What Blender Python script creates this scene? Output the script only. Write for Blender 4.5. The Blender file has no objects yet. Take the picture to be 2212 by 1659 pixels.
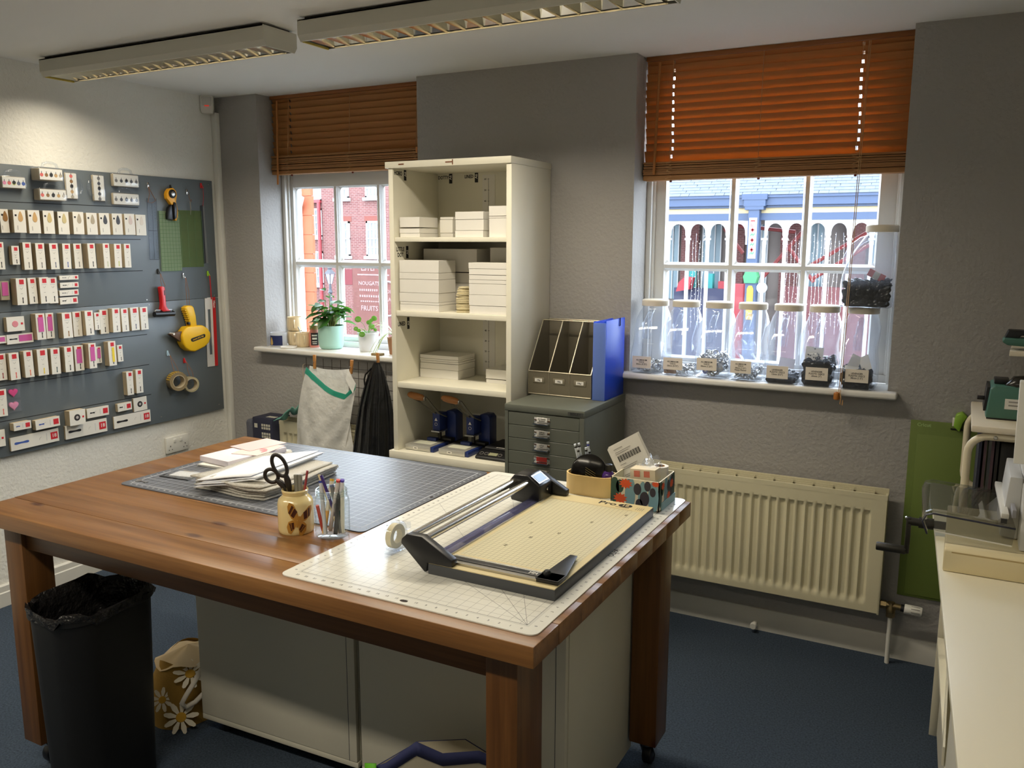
import bpy, bmesh, math, random
from mathutils import Matrix, Vector
random.seed(7)
PI = math.pi
sc = bpy.context.scene
COL = sc.collection
# ------------------------------------------------------------------ camera
F_PX, PITCH, ROLL, YAW = 1826.56, math.radians(9.488), math.radians(0.152), math.radians(28.049)
fw = Vector((-math.sin(YAW)*math.cos(PITCH), math.cos(YAW)*math.cos(PITCH), -math.sin(PITCH)))
rt0 = Vector((math.cos(YAW), math.sin(YAW), 0)); up0 = rt0.cross(fw)
rt = math.cos(ROLL)*rt0 + math.sin(ROLL)*up0
up = -math.sin(ROLL)*rt0 + math.cos(ROLL)*up0
cd = bpy.data.cameras.new('camera'); cam = bpy.data.objects.new('camera', cd); COL.objects.link(cam)
cd.sensor_fit = 'HORIZONTAL'; cd.sensor_width = 36.0; cd.lens = F_PX*36.0/2212.0
cd.clip_start = 0.02; cd.clip_end = 400
cam.matrix_world = Matrix(((rt.x, up.x, -fw.x, 3.666), (rt.y, up.y, -fw.y, -3.4433), (rt.z, up.z, -fw.z, 1.6), (0, 0, 0, 1)))
sc.camera = cam
# ------------------------------------------------------------------ world: even overcast sky
w = bpy.data.worlds.new('overcast_sky'); sc.world = w; w.use_nodes = True
bg = w.node_tree.nodes['Background']
bg.inputs[0].default_value = (0.82, 0.91, 1.0, 1); bg.inputs[1].default_value = 10.5
# daylight portals just outside the two windows (they emit nothing, they only guide sky sampling)
for nm, x, wd, z, ht in (('window_portal', 0.81, 0.95, 1.6, 1.2), ('window_portal.001', 2.92, 0.98, 1.6, 1.2)):
    ld = bpy.data.lights.new(nm, 'AREA'); ld.shape = 'RECTANGLE'; ld.size = wd; ld.size_y = ht; ld.cycles.is_portal = True
    lo = bpy.data.objects.new(nm, ld); COL.objects.link(lo); lo.location = (x, 0.33, z); lo.rotation_euler = (-PI/2, 0, 0)
LAMP_COL = (1.0, 0.90, 0.72); LAMP_W = 15.5
sc.view_settings.view_transform = 'Standard'; sc.view_settings.look = 'None'
sc.view_settings.exposure = 0.12; sc.view_settings.gamma = 1.0; sc.view_settings.use_curve_mapping = False
sc.cycles.use_denoising = True
sc.cycles.max_bounces = 6; sc.cycles.transparent_max_bounces = 20; sc.cycles.diffuse_bounces = 4; sc.cycles.glossy_bounces = 3; sc.cycles.transmission_bounces = 4
sc.cycles.use_light_tree = False; sc.cycles.use_adaptive_sampling = True; sc.cycles.adaptive_threshold = 0.07
sc.cycles.caustics_reflective = False; sc.cycles.caustics_refractive = False
sc.cycles.sample_clamp_indirect = 6.0
# ------------------------------------------------------------------ materials
def lin(c):
    def f(v):
        v /= 255.0
        return v/12.92 if v <= .04045 else ((v+.055)/1.055)**2.4
    return (f(c[0]), f(c[1]), f(c[2]), 1.0)
MATS = {}
def mat(name, col=(200, 200, 200), rough=.5, metal=0.0, var=None, bump=None, spec=.5, trans=0.0, emit=None, coat=0.0, alpha=None, rnd=0.0, sss=None):
    """var=(scale, amount[, stretch xyz]) brightness noise; bump=(scale, strength, distance)"""
    if name in MATS: return MATS[name]
    m = bpy.data.materials.new(name); m.use_nodes = True
    nt = m.node_tree; b = nt.nodes['Principled BSDF']; L = nt.links
    c = lin(col)
    b.inputs['Base Color'].default_value = c
    b.inputs['Roughness'].default_value = rough
    b.inputs['Metallic'].default_value = metal
    b.inputs['Specular IOR Level'].default_value = spec
    if coat: b.inputs['Coat Weight'].default_value = coat
    if trans: b.inputs['Transmission Weight'].default_value = trans
    if emit: m.cycles.emission_sampling = 'NONE'; b.inputs['Emission Color'].default_value = lin(emit[0]); b.inputs['Emission Strength'].default_value = emit[1]
    tc = nt.nodes.new('ShaderNodeTexCoord')
    last = None
    if var:
        mp = nt.nodes.new('ShaderNodeMapping'); L.new(tc.outputs['Object'], mp.inputs[0])
        if len(var) > 2: mp.inputs['Scale'].default_value = var[2]
        n = nt.nodes.new('ShaderNodeTexNoise'); n.inputs['Scale'].default_value = var[0]; n.inputs['Detail'].default_value = 5
        L.new(mp.outputs[0], n.inputs['Vector'])
        mr = nt.nodes.new('ShaderNodeMapRange'); mr.inputs[1].default_value = .25; mr.inputs[2].default_value = .75
        mr.inputs[3].default_value = 1-var[1]; mr.inputs[4].default_value = 1+var[1]
        L.new(n.outputs['Fac'], mr.inputs[0]); last = mr.outputs[0]
    if rnd:
        oi = nt.nodes.new('ShaderNodeObjectInfo'); mr = nt.nodes.new('ShaderNodeMapRange')
        mr.inputs[3].default_value = 1-rnd; mr.inputs[4].default_value = 1+rnd
        L.new(oi.outputs['Random'], mr.inputs[0])
        if last is None: last = mr.outputs[0]
        else:
            mu = nt.nodes.new('ShaderNodeMath'); mu.operation = 'MULTIPLY'; L.new(last, mu.inputs[0]); L.new(mr.outputs[0], mu.inputs[1]); last = mu.outputs[0]
    if last is not None:
        vm = nt.nodes.new('ShaderNodeVectorMath'); vm.operation = 'SCALE'; vm.inputs[0].default_value = c[:3]
        L.new(last, vm.inputs['Scale']); L.new(vm.outputs[0], b.inputs['Base Color'])
    if bump:
        n = nt.nodes.new('ShaderNodeTexNoise'); n.inputs['Scale'].default_value = bump[0]; n.inputs['Detail'].default_value = 3
        L.new(tc.outputs['Object'], n.inputs['Vector'])
        bp = nt.nodes.new('ShaderNodeBump'); bp.inputs['Strength'].default_value = bump[1]; bp.inputs['Distance'].default_value = bump[2]
        L.new(n.outputs['Fac'], bp.inputs['Height']); L.new(bp.outputs[0], b.inputs['Normal'])
    if sss:      # part of the light passes through a thin sheet
        tr = nt.nodes.new('ShaderNodeBsdfTranslucent'); tr.inputs[0].default_value = lin(sss[0])
        mx = nt.nodes.new('ShaderNodeMixShader'); mx.inputs[0].default_value = sss[1]
        out = nt.nodes['Material Output']
        L.new(b.outputs[0], mx.inputs[1]); L.new(tr.outputs[0], mx.inputs[2]); L.new(mx.outputs[0], out.inputs[0])
    MATS[name] = m
    return m
def clear_mat(name, tint=(250, 252, 255), gloss=.9, haze=0.0, haze_col=(235, 240, 250), rough=.02):
    """thin clear sheet: sees through, reflects by Fresnel, optional milky haze"""
    if name in MATS: return MATS[name]
    m = bpy.data.materials.new(name); m.use_nodes = True; nt = m.node_tree; L = nt.links
    nt.nodes.remove(nt.nodes['Principled BSDF']); out = nt.nodes['Material Output']
    t = nt.nodes.new('ShaderNodeBsdfTransparent'); t.inputs[0].default_value = lin(tint)
    g = nt.nodes.new('ShaderNodeBsdfGlossy'); g.inputs['Roughness'].default_value = rough
    lw = nt.nodes.new('ShaderNodeLayerWeight'); lw.inputs[0].default_value = .5
    pw = nt.nodes.new('ShaderNodeMath'); pw.operation = 'POWER'; pw.inputs[1].default_value = 4.0; L.new(lw.outputs['Facing'], pw.inputs[0])
    mu = nt.nodes.new('ShaderNodeMath'); mu.operation = 'MULTIPLY_ADD'; mu.inputs[1].default_value = gloss*.7; mu.inputs[2].default_value = .04*gloss; L.new(pw.outputs[0], mu.inputs[0])
    base = t.outputs[0]
    if haze:
        d = nt.nodes.new('ShaderNodeBsdfDiffuse'); d.inputs[0].default_value = lin(haze_col)
        tl = nt.nodes.new('ShaderNodeBsdfTranslucent'); tl.inputs[0].default_value = lin(haze_col)
        a = nt.nodes.new('ShaderNodeMixShader'); a.inputs[0].default_value = .6; L.new(d.outputs[0], a.inputs[1]); L.new(tl.outputs[0], a.inputs[2])
        h = nt.nodes.new('ShaderNodeMixShader'); h.inputs[0].default_value = haze; L.new(base, h.inputs[1]); L.new(a.outputs[0], h.inputs[2]); base = h.outputs[0]
    mx = nt.nodes.new('ShaderNodeMixShader'); L.new(mu.outputs[0], mx.inputs[0]); L.new(base, mx.inputs[1]); L.new(g.outputs[0], mx.inputs[2])
    L.new(mx.outputs[0], out.inputs[0]); MATS[name] = m
    return m
# ------------------------------------------------------------------ mesh builder
FR = {}
class MB:
    def __init__(s): s.v = []; s.f = []
    def add(s, vs, fs):
        o = len(s.v); s.v += [tuple(v) for v in vs]; s.f += [tuple(o+i for i in f) for f in fs]; return s
    def box(s, x0, x1, y0, y1, z0, z1):
        return s.add([(x0, y0, z0), (x1, y0, z0), (x1, y1, z0), (x0, y1, z0), (x0, y0, z1), (x1, y0, z1), (x1, y1, z1), (x0, y1, z1)],
                     [(0, 3, 2, 1), (4, 5, 6, 7), (0, 1, 5, 4), (1, 2, 6, 5), (2, 3, 7, 6), (3, 0, 4, 7)])
    def obox(s, c, size, m=None):
        hx, hy, hz = size[0]/2, size[1]/2, size[2]/2
        pts = [(-hx, -hy, -hz), (hx, -hy, -hz), (hx, hy, -hz), (-hx, hy, -hz), (-hx, -hy, hz), (hx, -hy, hz), (hx, hy, hz), (-hx, hy, hz)]
        c = Vector(c); pts = [c + (m @ Vector(q) if m else Vector(q)) for q in pts]
        return s.add(pts, [(0, 3, 2, 1), (4, 5, 6, 7), (0, 1, 5, 4), (1, 2, 6, 5), (2, 3, 7, 6), (3, 0, 4, 7)])
    def prism(s, poly, axis, a0, a1):
        """poly in the two other axes in cyclic order: x->(y,z)  y->(x,z)  z->(x,y)"""
        def P(p, a): return {'x': (a, p[0], p[1]), 'y': (p[0], a, p[1]), 'z': (p[0], p[1], a)}[axis]
        n = len(poly)
        fs = [tuple(range(n))[::-1], tuple(range(n, 2*n))] + [(i, (i+1) % n, n+(i+1) % n, n+i) for i in range(n)]
        return s.add([P(p, a0) for p in poly]+[P(p, a1) for p in poly], fs)
    def lathe(s, prof, c=(0, 0, 0), n=24, m=None, sx=1.0, sy=1.0):
        vs = []; c = Vector(c)
        for r, z in prof:
            for i in range(n):
                a = 2*PI*i/n; q = Vector((r*math.cos(a)*sx, r*math.sin(a)*sy, z)); vs.append(c+(m @ q if m else q))
        fs = []
        for k in range(len(prof)-1):
            for i in range(n): fs.append((k*n+i, k*n+(i+1) % n, (k+1)*n+(i+1) % n, (k+1)*n+i))
        if prof[0][0] > 1e-6: fs.append(tuple(range(n))[::-1])
        if prof[-1][0] > 1e-6: fs.append(tuple((len(prof)-1)*n+i for i in range(n)))
        return s.add(vs, fs)
    def shell(s, prof, c=(0, 0, 0), n=24, m=None, sx=1.0, sy=1.0):
        """lathe without end caps (profile may run down the inside again)"""
        k0 = len(s.f); s.lathe(prof, c, n, m, sx, sy)
        if prof[0][0] > 1e-6: s.f.pop()
        if prof[-1][0] > 1e-6: s.f.pop()
        return s
    def cyl(s, a, b, r, n=12, r2=None):
        a = Vector(a); b = Vector(b); d = b-a
        q = d.to_track_quat('Z', 'Y').to_matrix()
        return s.lathe([(r, 0), (r if r2 is None else r2, d.length)], a, n, q)
    def tube(s, pts, r, n=8, closed=False, rs=None):
        pts = [Vector(p) for p in pts]; N = len(pts); vs = []; fs = []; prev = None
        for i, p in enumerate(pts):
            if closed: t = pts[(i+1) % N]-pts[i-1]
            else: t = pts[min(i+1, N-1)]-pts[max(i-1, 0)]
            t = t.normalized() if t.length > 1e-9 else Vector((0, 0, 1))
            if prev is None:
                u = t.cross(Vector((0, 0, 1)));
                if u.length < .1: u = t.cross(Vector((0, 1, 0)))
            else: u = prev - t*prev.dot(t)
            u.normalize(); prev = u; v = t.cross(u); rr = rs[i] if rs else r
            for k in range(n):
                a = 2*PI*k/n; vs.append(p+u*(rr*math.cos(a))+v*(rr*math.sin(a)))
        for i in range(N if closed else N-1):
            j = (i+1) % N
            for k in range(n): fs.append((i*n+k, i*n+(k+1) % n, j*n+(k+1) % n, j*n+k))
        if not closed: fs += [tuple(range(n))[::-1], tuple((N-1)*n+k for k in range(n))]
        return s.add(vs, fs)
    def grid(s, fn, nu, nv, flip=False):
        vs = [fn(i/nu, j/nv) for j in range(nv+1) for i in range(nu+1)]
        fs = []
        for j in range(nv):
            for i in range(nu):
                q = (j*(nu+1)+i, j*(nu+1)+i+1, (j+1)*(nu+1)+i+1, (j+1)*(nu+1)+i)
                fs.append(q[::-1] if flip else q)
        return s.add(vs, fs)
    def quad(s, a, b, c, d): return s.add([a, b, c, d], [(0, 1, 2, 3)])
    def build(s, name, m, parent=None, bevel=0.0, smooth=None, world=True, solid=0.0, seg=2, sub=0):
        me = bpy.data.meshes.new(name)
        vs = s.v; loc = None
        if parent is not None and world:
            inv = FR[parent.name].inverted(); vs = [inv @ Vector(v) for v in vs]
        elif parent is None:
            xs = [v[0] for v in vs]; ys = [v[1] for v in vs]; zs = [v[2] for v in vs]
            loc = Vector(((min(xs)+max(xs))/2, (min(ys)+max(ys))/2, min(zs))); vs = [Vector(v)-loc for v in vs]
        me.from_pydata([tuple(v) for v in vs], [], s.f)
        if bevel > 0:
            bm = bmesh.new(); bm.from_mesh(me)
            es = [e for e in bm.edges if len(e.link_faces) == 2 and e.calc_face_angle(0) > .5]
            bmesh.ops.bevel(bm, geom=es, offset=bevel, segments=seg, affect='EDGES', profile=.5, clamp_overlap=True)
            bm.to_mesh(me); bm.free()
            if smooth is None: smooth = 40
        if smooth is not None:
            me.polygons.foreach_set('use_smooth', [True]*len(me.polygons)); me.set_sharp_from_angle(angle=math.radians(smooth))
        me.validate(); me.update()
        if isinstance(m, (list, tuple)):
            for q in m: me.materials.append(q)
        else: me.materials.append(m)
        o = bpy.data.objects.new(name, me); COL.objects.link(o)
        if parent is not None: o.parent = parent; FR[o.name] = FR[parent.name]
        else: o.location = loc; FR[o.name] = Matrix.Translation(loc)
        if solid: md = o.modifiers.new('thickness', 'SOLIDIFY'); md.thickness = solid; md.offset = 0
        if sub: md = o.modifiers.new('smooth', 'SUBSURF'); md.levels = md.render_levels = sub
        return o
def tag(o, label, cat, group=None):
    o['label'] = label; o['category'] = cat
    if group: o['group'] = group
    return o
def struct(o): o['kind'] = 'structure'; return o
def thing(name, loc, label=None, cat=None, rz=0.0, group=None, m=None):
    o = bpy.data.objects.new(name, None); COL.objects.link(o); o.empty_display_size = .05
    M = m if m is not None else Matrix.Translation(Vector(loc)) @ Matrix.Rotation(rz, 4, 'Z')
    o.matrix_world = M; FR[o.name] = M.copy()
    if label: tag(o, label, cat, group)
    return o
def copy_tree(o, parent=None):
    c = o.copy(); COL.objects.link(c)
    if parent is not None: c.parent = parent
    for ch in list(o.children): copy_tree(ch, c)
    return c
def place(root, loc, rz=0.0, label=None, scale=None):
    root.location = loc; root.rotation_euler = (0, 0, rz)
    if scale: root.scale = scale
    if label: root['label'] = label
    return root
TXT = {}
def text(s, size, m, parent, origin, right, upv, name='lettering', align='CENTER', ext=.0004, squash=1.0, world=True, res=2, lab=None):
    """flat lettering; origin at the text's centre line, lying in the plane of right/up"""
    key = (s, round(size, 5), align, round(ext, 5), squash)
    if key not in TXT:
        cu = bpy.data.curves.new('letters', 'FONT'); cu.body = s; cu.size = size; cu.align_x = align; cu.align_y = 'CENTER'
        cu.resolution_u = res; cu.extrude = ext; cu.space_line = .95; cu.offset = size*.018
        ob = bpy.data.objects.new('letters', cu)
        me = bpy.data.meshes.new_from_object(ob)
        bpy.data.objects.remove(ob); bpy.data.curves.remove(cu)
        TXT[key] = [tuple(v.co) for v in me.vertices], [tuple(p.vertices) for p in me.polygons]
        bpy.data.meshes.remove(me)
    vs, fs = TXT[key]
    r = Vector(right).normalized(); u = Vector(upv).normalized(); n = r.cross(u); o = Vector(origin)
    mb = MB(); mb.add([o+r*(v[0]*squash)+u*v[1]+n*v[2] for v in vs], fs)
    ob = mb.build(name, m, parent, world=world)
    return ob
def rotm(rx=0, ry=0, rz=0):
    return (Matrix.Rotation(rz, 3, 'Z') @ Matrix.Rotation(ry, 3, 'Y') @ Matrix.Rotation(rx, 3, 'X'))
def share(o, parent, loc=None, name=None):
    """another object on the same mesh, under parent"""
    c = bpy.data.objects.new(name or o.name.split('.')[0], o.data); COL.objects.link(c)
    if parent is not None: c.parent = parent; FR[c.name] = FR[parent.name]
    if loc is not None: c.location = loc
    return c
def ordn(i): return ['first', 'second', 'third', 'fourth', 'fifth', 'sixth', 'seventh', 'eighth', 'ninth', 'tenth', 'eleventh', 'twelfth', 'thirteenth', 'fourteenth'][i]
WHITE = mat('white_gloss_paint', (228, 226, 218), .35)
MELA = mat('white_melamine', (226, 222, 205), .42, var=(3, .02))
BLACK = mat('black_plastic', (22, 22, 24), .38)
STEEL = mat('brushed_steel', (190, 188, 184), .28, 1.0)
CHROME = mat('chrome', (215, 215, 215), .12, 1.0)
DARKM = mat('dark_metal', (60, 58, 55), .45, .8)
INK = mat('black_ink', (25, 25, 27), .7)
PAPER = mat('white_paper', (226, 223, 216), .85, rnd=.02)
GLASS = clear_mat('window_glass', gloss=.6)
BAG = clear_mat('clear_film', gloss=1.0, haze=.06, rough=.08)
# ================================================================== room shell
HC = 2.366
XR, YB = 4.75, -5.6
GREY = mat('grey_wall_paint', (164, 161, 157), .8, bump=(75, .55, .006), var=(1.5, .02))
CREAMW = mat('white_wall_paint', (232, 230, 222), .8, bump=(75, .6, .006))
CEILM = mat('ceiling_paint', (240, 239, 235), .85, bump=(30, .12, .004))
CARPET = mat('blue_carpet', (66, 77, 91), .95, var=(160, .45), bump=(400, .9, .004), spec=.1)
b = MB(); b.box(-.3, XR+.3, YB-.3, .3, -.2, 0); struct(b.build('floor', CARPET))
b = MB(); b.box(-.3, XR+.3, YB-.3, .3, HC, HC+.2); struct(b.build('ceiling', CEILM))
b = MB(); b.box(-.25, 0, YB, .3, 0, HC); struct(b.build('wall_left', CREAMW))
b = MB(); b.box(XR, XR+.25, YB, .3, 0, HC); struct(b.build('wall_right', CREAMW))
b = MB(); b.box(-.25, XR+.25, YB-.25, YB, 0, HC); struct(b.build('wall_back', CREAMW))
Z1, Z2 = 1.012, 1.028     # wall tops under the two sill boards
W1 = (.304, 1.32); W2 = (2.408, 3.439)
b = MB()
b.box(0, W1[0], 0, .3, 0, HC); b.box(W1[0], W1[1], 0, .3, 0, Z1); b.box(W1[1], W2[0], 0, .3, 0, HC)
b.box(W2[0], W2[1], 0, .3, 0, Z2); b.box(W2[1], XR, 0, .3, 0, HC)
struct(b.build('wall_window', GREY))
# skirting
SKIRT = mat('skirting_paint', (214, 211, 202), .45, var=(6, .05))
b = MB(); b.prism([(0, 0), (-.018, 0), (-.018, .078), (-.010, .092), (0, .092)], 'x', .02, XR); struct(b.build('baseboard_window', SKIRT, smooth=30))
b = MB(); b.prism([(0, 0), (.018, 0), (.018, .062), (.013, .066), (.013, .092), (.006, .098), (0, .098)], 'y', YB, -.02); struct(b.build('baseboard_left', SKIRT, smooth=30))
b = MB(); b.cyl((3.0, -.018, .03), (3.0, -.045, .03), .010, 12); b.cyl((3.0, -.045, .03), (3.0, -.062, .03), .014, 12, .012)
tag(b.build('door_stop', WHITE, smooth=40), 'small white door stop on skirting under the radiator', 'door stop')
# cable trunking in the corner
b = MB(); b.box(.0, .034, -.030, 0, .09, HC-.08); struct(b.build('trim_1', WHITE, bevel=.003))
# sills
SILL = mat('sill_paint', (232, 230, 224), .32)
for k, (x0, x1, zt, sx0, sx1) in enumerate(((W1[0], W1[1], 1.0364, .262, 1.372), (W2[0], W2[1], 1.0527, 2.372, 3.475))):
    b = MB(); b.box(sx0, sx1, -.062, .0, zt-.026, zt); b.box(x0, x1, -.001, .175, zt-.026, zt)
    struct(b.build('trim_%d' % (k+2), SILL, bevel=.009, seg=3))
# alarm sensor in corner
t = thing('motion_sensor', (.02, -.068, 2.275), 'white motion sensor high in the wall corner', 'sensor', rz=math.radians(42))
b = MB(); b.prism([(-.03, .0), (.03, 0), (.034, .02), (.034, .085), (.026, .098), (-.026, .098), (-.034, .085), (-.034, .02)], 'y', -.02, .018); b.build('body', WHITE, t, bevel=.006, world=False)
b = MB(); b.prism([(-.022, .04), (.022, .04), (.024, .084), (-.024, .084)], 'y', -.026, -.019); b.build('lens', mat('sensor_lens', (205, 203, 196), .25), t, bevel=.002, world=False)
b = MB(); b.box(-.011, .011, -.0275, -.02, .036, .041); b.build('red_light', mat('red_led', (214, 60, 48), .4, emit=((220, 60, 40), .4)), t, world=False)
# twin socket on the left wall
t = thing('wall_socket', (0, -.39, .49), 'white double plug socket on wall below grey panel', 'socket')
b = MB(); b.box(.0, .016, -.465, -.318, .492, .578); b.build('plate', WHITE, t, bevel=.004)
for y in (-.412, -.372):
    b = MB(); b.box(.014, .020, y-.008, y+.008, .545, .566); b.build('switch', WHITE, t, bevel=.002)
for y in (-.44, -.345):
    for dy, dz, hy, hz in ((0, .529, .002, .004), (-.010, .5105, .002, .0025), (.010, .5105, .002, .0025)):
        b = MB(); b.box(.0155, .0165, y+dy-hy, y+dy+hy, dz-hz, dz+hz); b.build('pin_hole', INK, t)
# ------------------------------------------------------------------ windows
FRAME = mat('window_frame_paint', (226, 225, 222), .4)
def window(n, x0, x1, zs, gl, bars, gr, rails, zb, zt):
    """gl/gr glass edges, bars: list of (a,b) vertical bars, rails: list of (z0,z1) horizontal bars"""
    t = thing('window_%d' % n, ((x0+x1)/2, .17, zs)); struct(t)
    b = MB(); b.box(x0, x0+.022, .165, .30, zs, HC); b.box(x1-.022, x1, .165, .30, zs, HC); b.box(x0+.022, x1-.022, .165, .30, HC-.04, HC); b.box(x0+.022, x1-.022, .18, .30, zs, zs+.03)
    b.build('outer_frame', FRAME, t, bevel=.003)
    b = MB(); b.box(x0+.022, x0+.032, .185, .2, zs+.03, HC-.04); b.box(x1-.032, x1-.022, .185, .2, zs+.03, HC-.04); b.build('beading', FRAME, t, bevel=.003)
    b = MB(); b.box(x0+.022, gl, .2, .245, zs+.03, HC-.04); b.build('stile', FRAME, t, bevel=.004)
    b = MB(); b.box(gr, x1-.022, .2, .245, zs+.03, HC-.04); b.build('stile', FRAME, t, bevel=.004)
    b = MB(); b.box(gl, gr, .2, .245, zs+.03, zb); b.build('bottom_rail', FRAME, t, bevel=.004)
    b = MB(); b.box(gl, gr, .2, .245, zt, HC-.04); b.build('top_rail', FRAME, t, bevel=.004)
    for a, c in bars:
        b = MB(); b.prism([(a, .245), (a, .222), ((a+c)/2-.008, .204), ((a+c)/2+.008, .204), (c, .222), (c, .245)], 'z', zb, zt); b.build('glazing_bar', FRAME, t)
    for a, c in rails:
        b = MB(); b.prism([(.2445, a), (.2225, a), (.2047, (a+c)/2-.008), (.2047, (a+c)/2+.008), (.2225, c), (.2445, c)], 'x', gl, gr); b.build('glazing_bar', FRAME, t)
    xs = [gl]+[v for p in bars for v in p]+[gr]; zz = [zb]+[v for p in rails for v in p]+[zt]
    for i in range(0, len(xs), 2):
        for j in range(0, len(zz), 2):
            # putty bead with rounded corners, then the pane
            a, c, d, e = xs[i], xs[i+1], zz[j], zz[j+1]; r = .014; s = .007
            def rr(a, c, d, e, r):
                o = []
                for cx_, cz_, a0 in ((c-r, e-r, 0), (a+r, e-r, 90), (a+r, d+r, 180), (c-r, d+r, 270)):
                    for q in range(5):
                        an = math.radians(a0+q*22.5); o.append((cx_+r*math.cos(an), cz_+r*math.sin(an)))
                return o
            outer = [(c, e)]*5+[(a, e)]*5+[(a, d)]*5+[(c, d)]*5; inner = rr(a+s, c-s, d+s, e-s, r)
            b = MB(); n_ = 20; vs = [(q[0], .212, q[1]) for q in outer]+[(q[0], .224, q[1]) for q in inner]
            b.add(vs, [(k, n_+k, n_+(k+1) % n_, (k+1) % n_) for k in range(n_)]); b.build('bead', FRAME, t)
            b = MB(); b.box(a-.002, c+.002, .226, .229, d-.002, e+.002); b.build('pane', GLASS, t)
    return t
window(1, W1[0], W1[1], 1.0364, .354, [(.628, .66), (.915, .945)], 1.25, [(1.469, 1.499)], 1.092, 1.895)
window(2, W2[0], W2[1], 1.0527, 2.484, [(2.762, 2.788), (3.061, 3.086)], 3.344, [(1.487, 1.511), (1.925, 1.965)], 1.10, 2.32)
# ------------------------------------------------------------------ wooden venetian blinds
SLAT = mat('orange_wood_slat', (194, 136, 76), .5, var=(14, .10, (.6, 30, 30)), rnd=.04, sss=((226, 152, 76), .32))
STACK = mat('stacked_wood_slat', (168, 118, 68), .55, var=(14, .12, (.6, 30, 30)), rnd=.06)
CORD = mat('beige_cord', (190, 150, 105), .8)
def slat_mesh(x0, x1, holes):
    b = MB(); wd, th, hw, hd = .05, .0026, .0045, .008
    cuts = [x0]
    for h in holes: cuts += [h-hw, h+hw]
    cuts.append(x1)
    for i in range(len(cuts)-1):
        if i % 2 == 0: b.box(cuts[i], cuts[i+1], -wd/2, wd/2, -th/2, th/2)
        else:
            b.box(cuts[i], cuts[i+1], -wd/2, -hd, -th/2, th/2); b.box(cuts[i], cuts[i+1], hd, wd/2, -th/2, th/2)
    return b
def blind(name, x0, x1, yc, zt, zslat, zbot, holes, label, wand, pull, tilt=0.0):
    t = thing(name, ((x0+x1)/2, yc, zbot), label, 'blind')
    FRt = FR[t.name]; lx = lambda x: x-(x0+x1)/2
    b = MB(); b.box(x0, x1, yc-.022, yc+.025, zt-.018, zt); b.build('head_rail', mat('rail_wood', (150, 92, 45), .5), t, bevel=.002)
    n = int(round((zt-.012-zslat)/.0325)); pitch = (zt-.012-zslat)/n
    first = None
    for i in range(n):
        if first is None:
            first = slat_mesh(lx(x0), lx(x1), [lx(h) for h in holes]).build('slat', SLAT, t, world=False); o = first
        else: o = share(first, t)
        o.location = (random.uniform(-.003, .003), 0, zt-.012-pitch*(i+.5)-zbot); o.rotation_euler = (math.radians(-68+random.uniform(-1.5, 1.5)), tilt, 0)
    m = int((zslat-zbot-.02)/.0064)
    st = None
    for i in range(m):
        if st is None:
            b = MB(); b.box(lx(x0), lx(x1), -.025, .025, -.0026, .0026); st = b.build('stacked_slat', STACK, t, world=False); o = st
        else: o = share(st, t)
        o.location = (random.uniform(-.003, .003), random.uniform(-.003, .003), .024+i*.0064)
        o.rotation_euler = (math.radians(random.uniform(-5, 5)), random.uniform(-.0012, .0012), 0)
    b = MB(); b.box(x0, x1, yc-.027, yc+.027, zbot, zbot+.02); b.build('bottom_rail', STACK, t, bevel=.003)
    for h in holes+[(holes[0]+holes[-1])/2]:
        b = MB(); b.cyl((h, yc-.03, zslat), (h, yc-.012, zt-.01), .0012, 5); b.build('ladder_cord', CORD, t)
        pts = []
        for q in range(26):
            a = q*1.05; pts.append((h+.014*math.sin(a*1.3)*(1-.2*math.cos(a)), yc-.034-.006*abs(math.sin(a*.7)), zslat-.004-(zslat-zbot+.004)*q/26))
        b = MB(); b.tube(pts, .0011, 5); b.build('slack_cord', CORD, t)
        b = MB(); b.lathe([(.004, 0), (.006, .004), (.004, .009)], (h, yc-.005, zbot-.008), 8); b.build('cord_knot', mat('red_brown_knot', (120, 45, 30), .5), t, smooth=40)
    b = MB(); b.cyl((wand, yc-.036, zt-.03), (wand-.012, yc-.040, wand_bottom[name]), .0055, 8); b.build('tilt_wand', SLAT, t, smooth=40)
    if pull:
        (xa, ya, za), (xb, yb, zb_) = pull
        for d in (-.003, .003):
            b = MB(); b.tube([(xa+d, ya, za), ((xa+xb)/2+d, (ya+yb)/2, (za+zb_)/2), (xb+d, yb, zb_)], .0014, 5); b.build('pull_cord', CORD, t)
        b = MB(); b.lathe([(.0035, 0), (.0105, -.004), (.012, -.026), (.009, -.030)], (xb-.010, yb, zb_), 12); b.build('toggle', mat('toggle_wood', (190, 120, 55), .5), t, smooth=40)
        b = MB(); b.tube([(xb, yb, zb_), (xb+.006, yb-.003, zb_-.02), (xb+.004, yb-.002, zb_-.045), (xb+.012, yb, zb_-.05), (xb+.013, yb, zb_-.03)], .0022, 6); b.build('cord_loop', CORD, t)
    return t
wand_bottom = {'venetian_blind': 1.885, 'venetian_blind.001': 1.905}
blind('venetian_blind', W2[0]+.006, W2[1]-.004, .118, HC, 1.945, 1.862, [2.53, 3.26], 'wide orange wooden venetian blind half raised above the jars', 2.478, ((3.285, .075, 2.34), (3.278, -.075, 1.045)))
blind('venetian_blind.001', W1[0]-.012+.016, W1[1]-.006, .118, HC, 2.06, 1.958, [.43, 1.25], 'narrower orange wooden venetian blind behind the white bookcase', .372, ((1.285, .075, 2.34), (1.285, .07, 2.06)))
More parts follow.
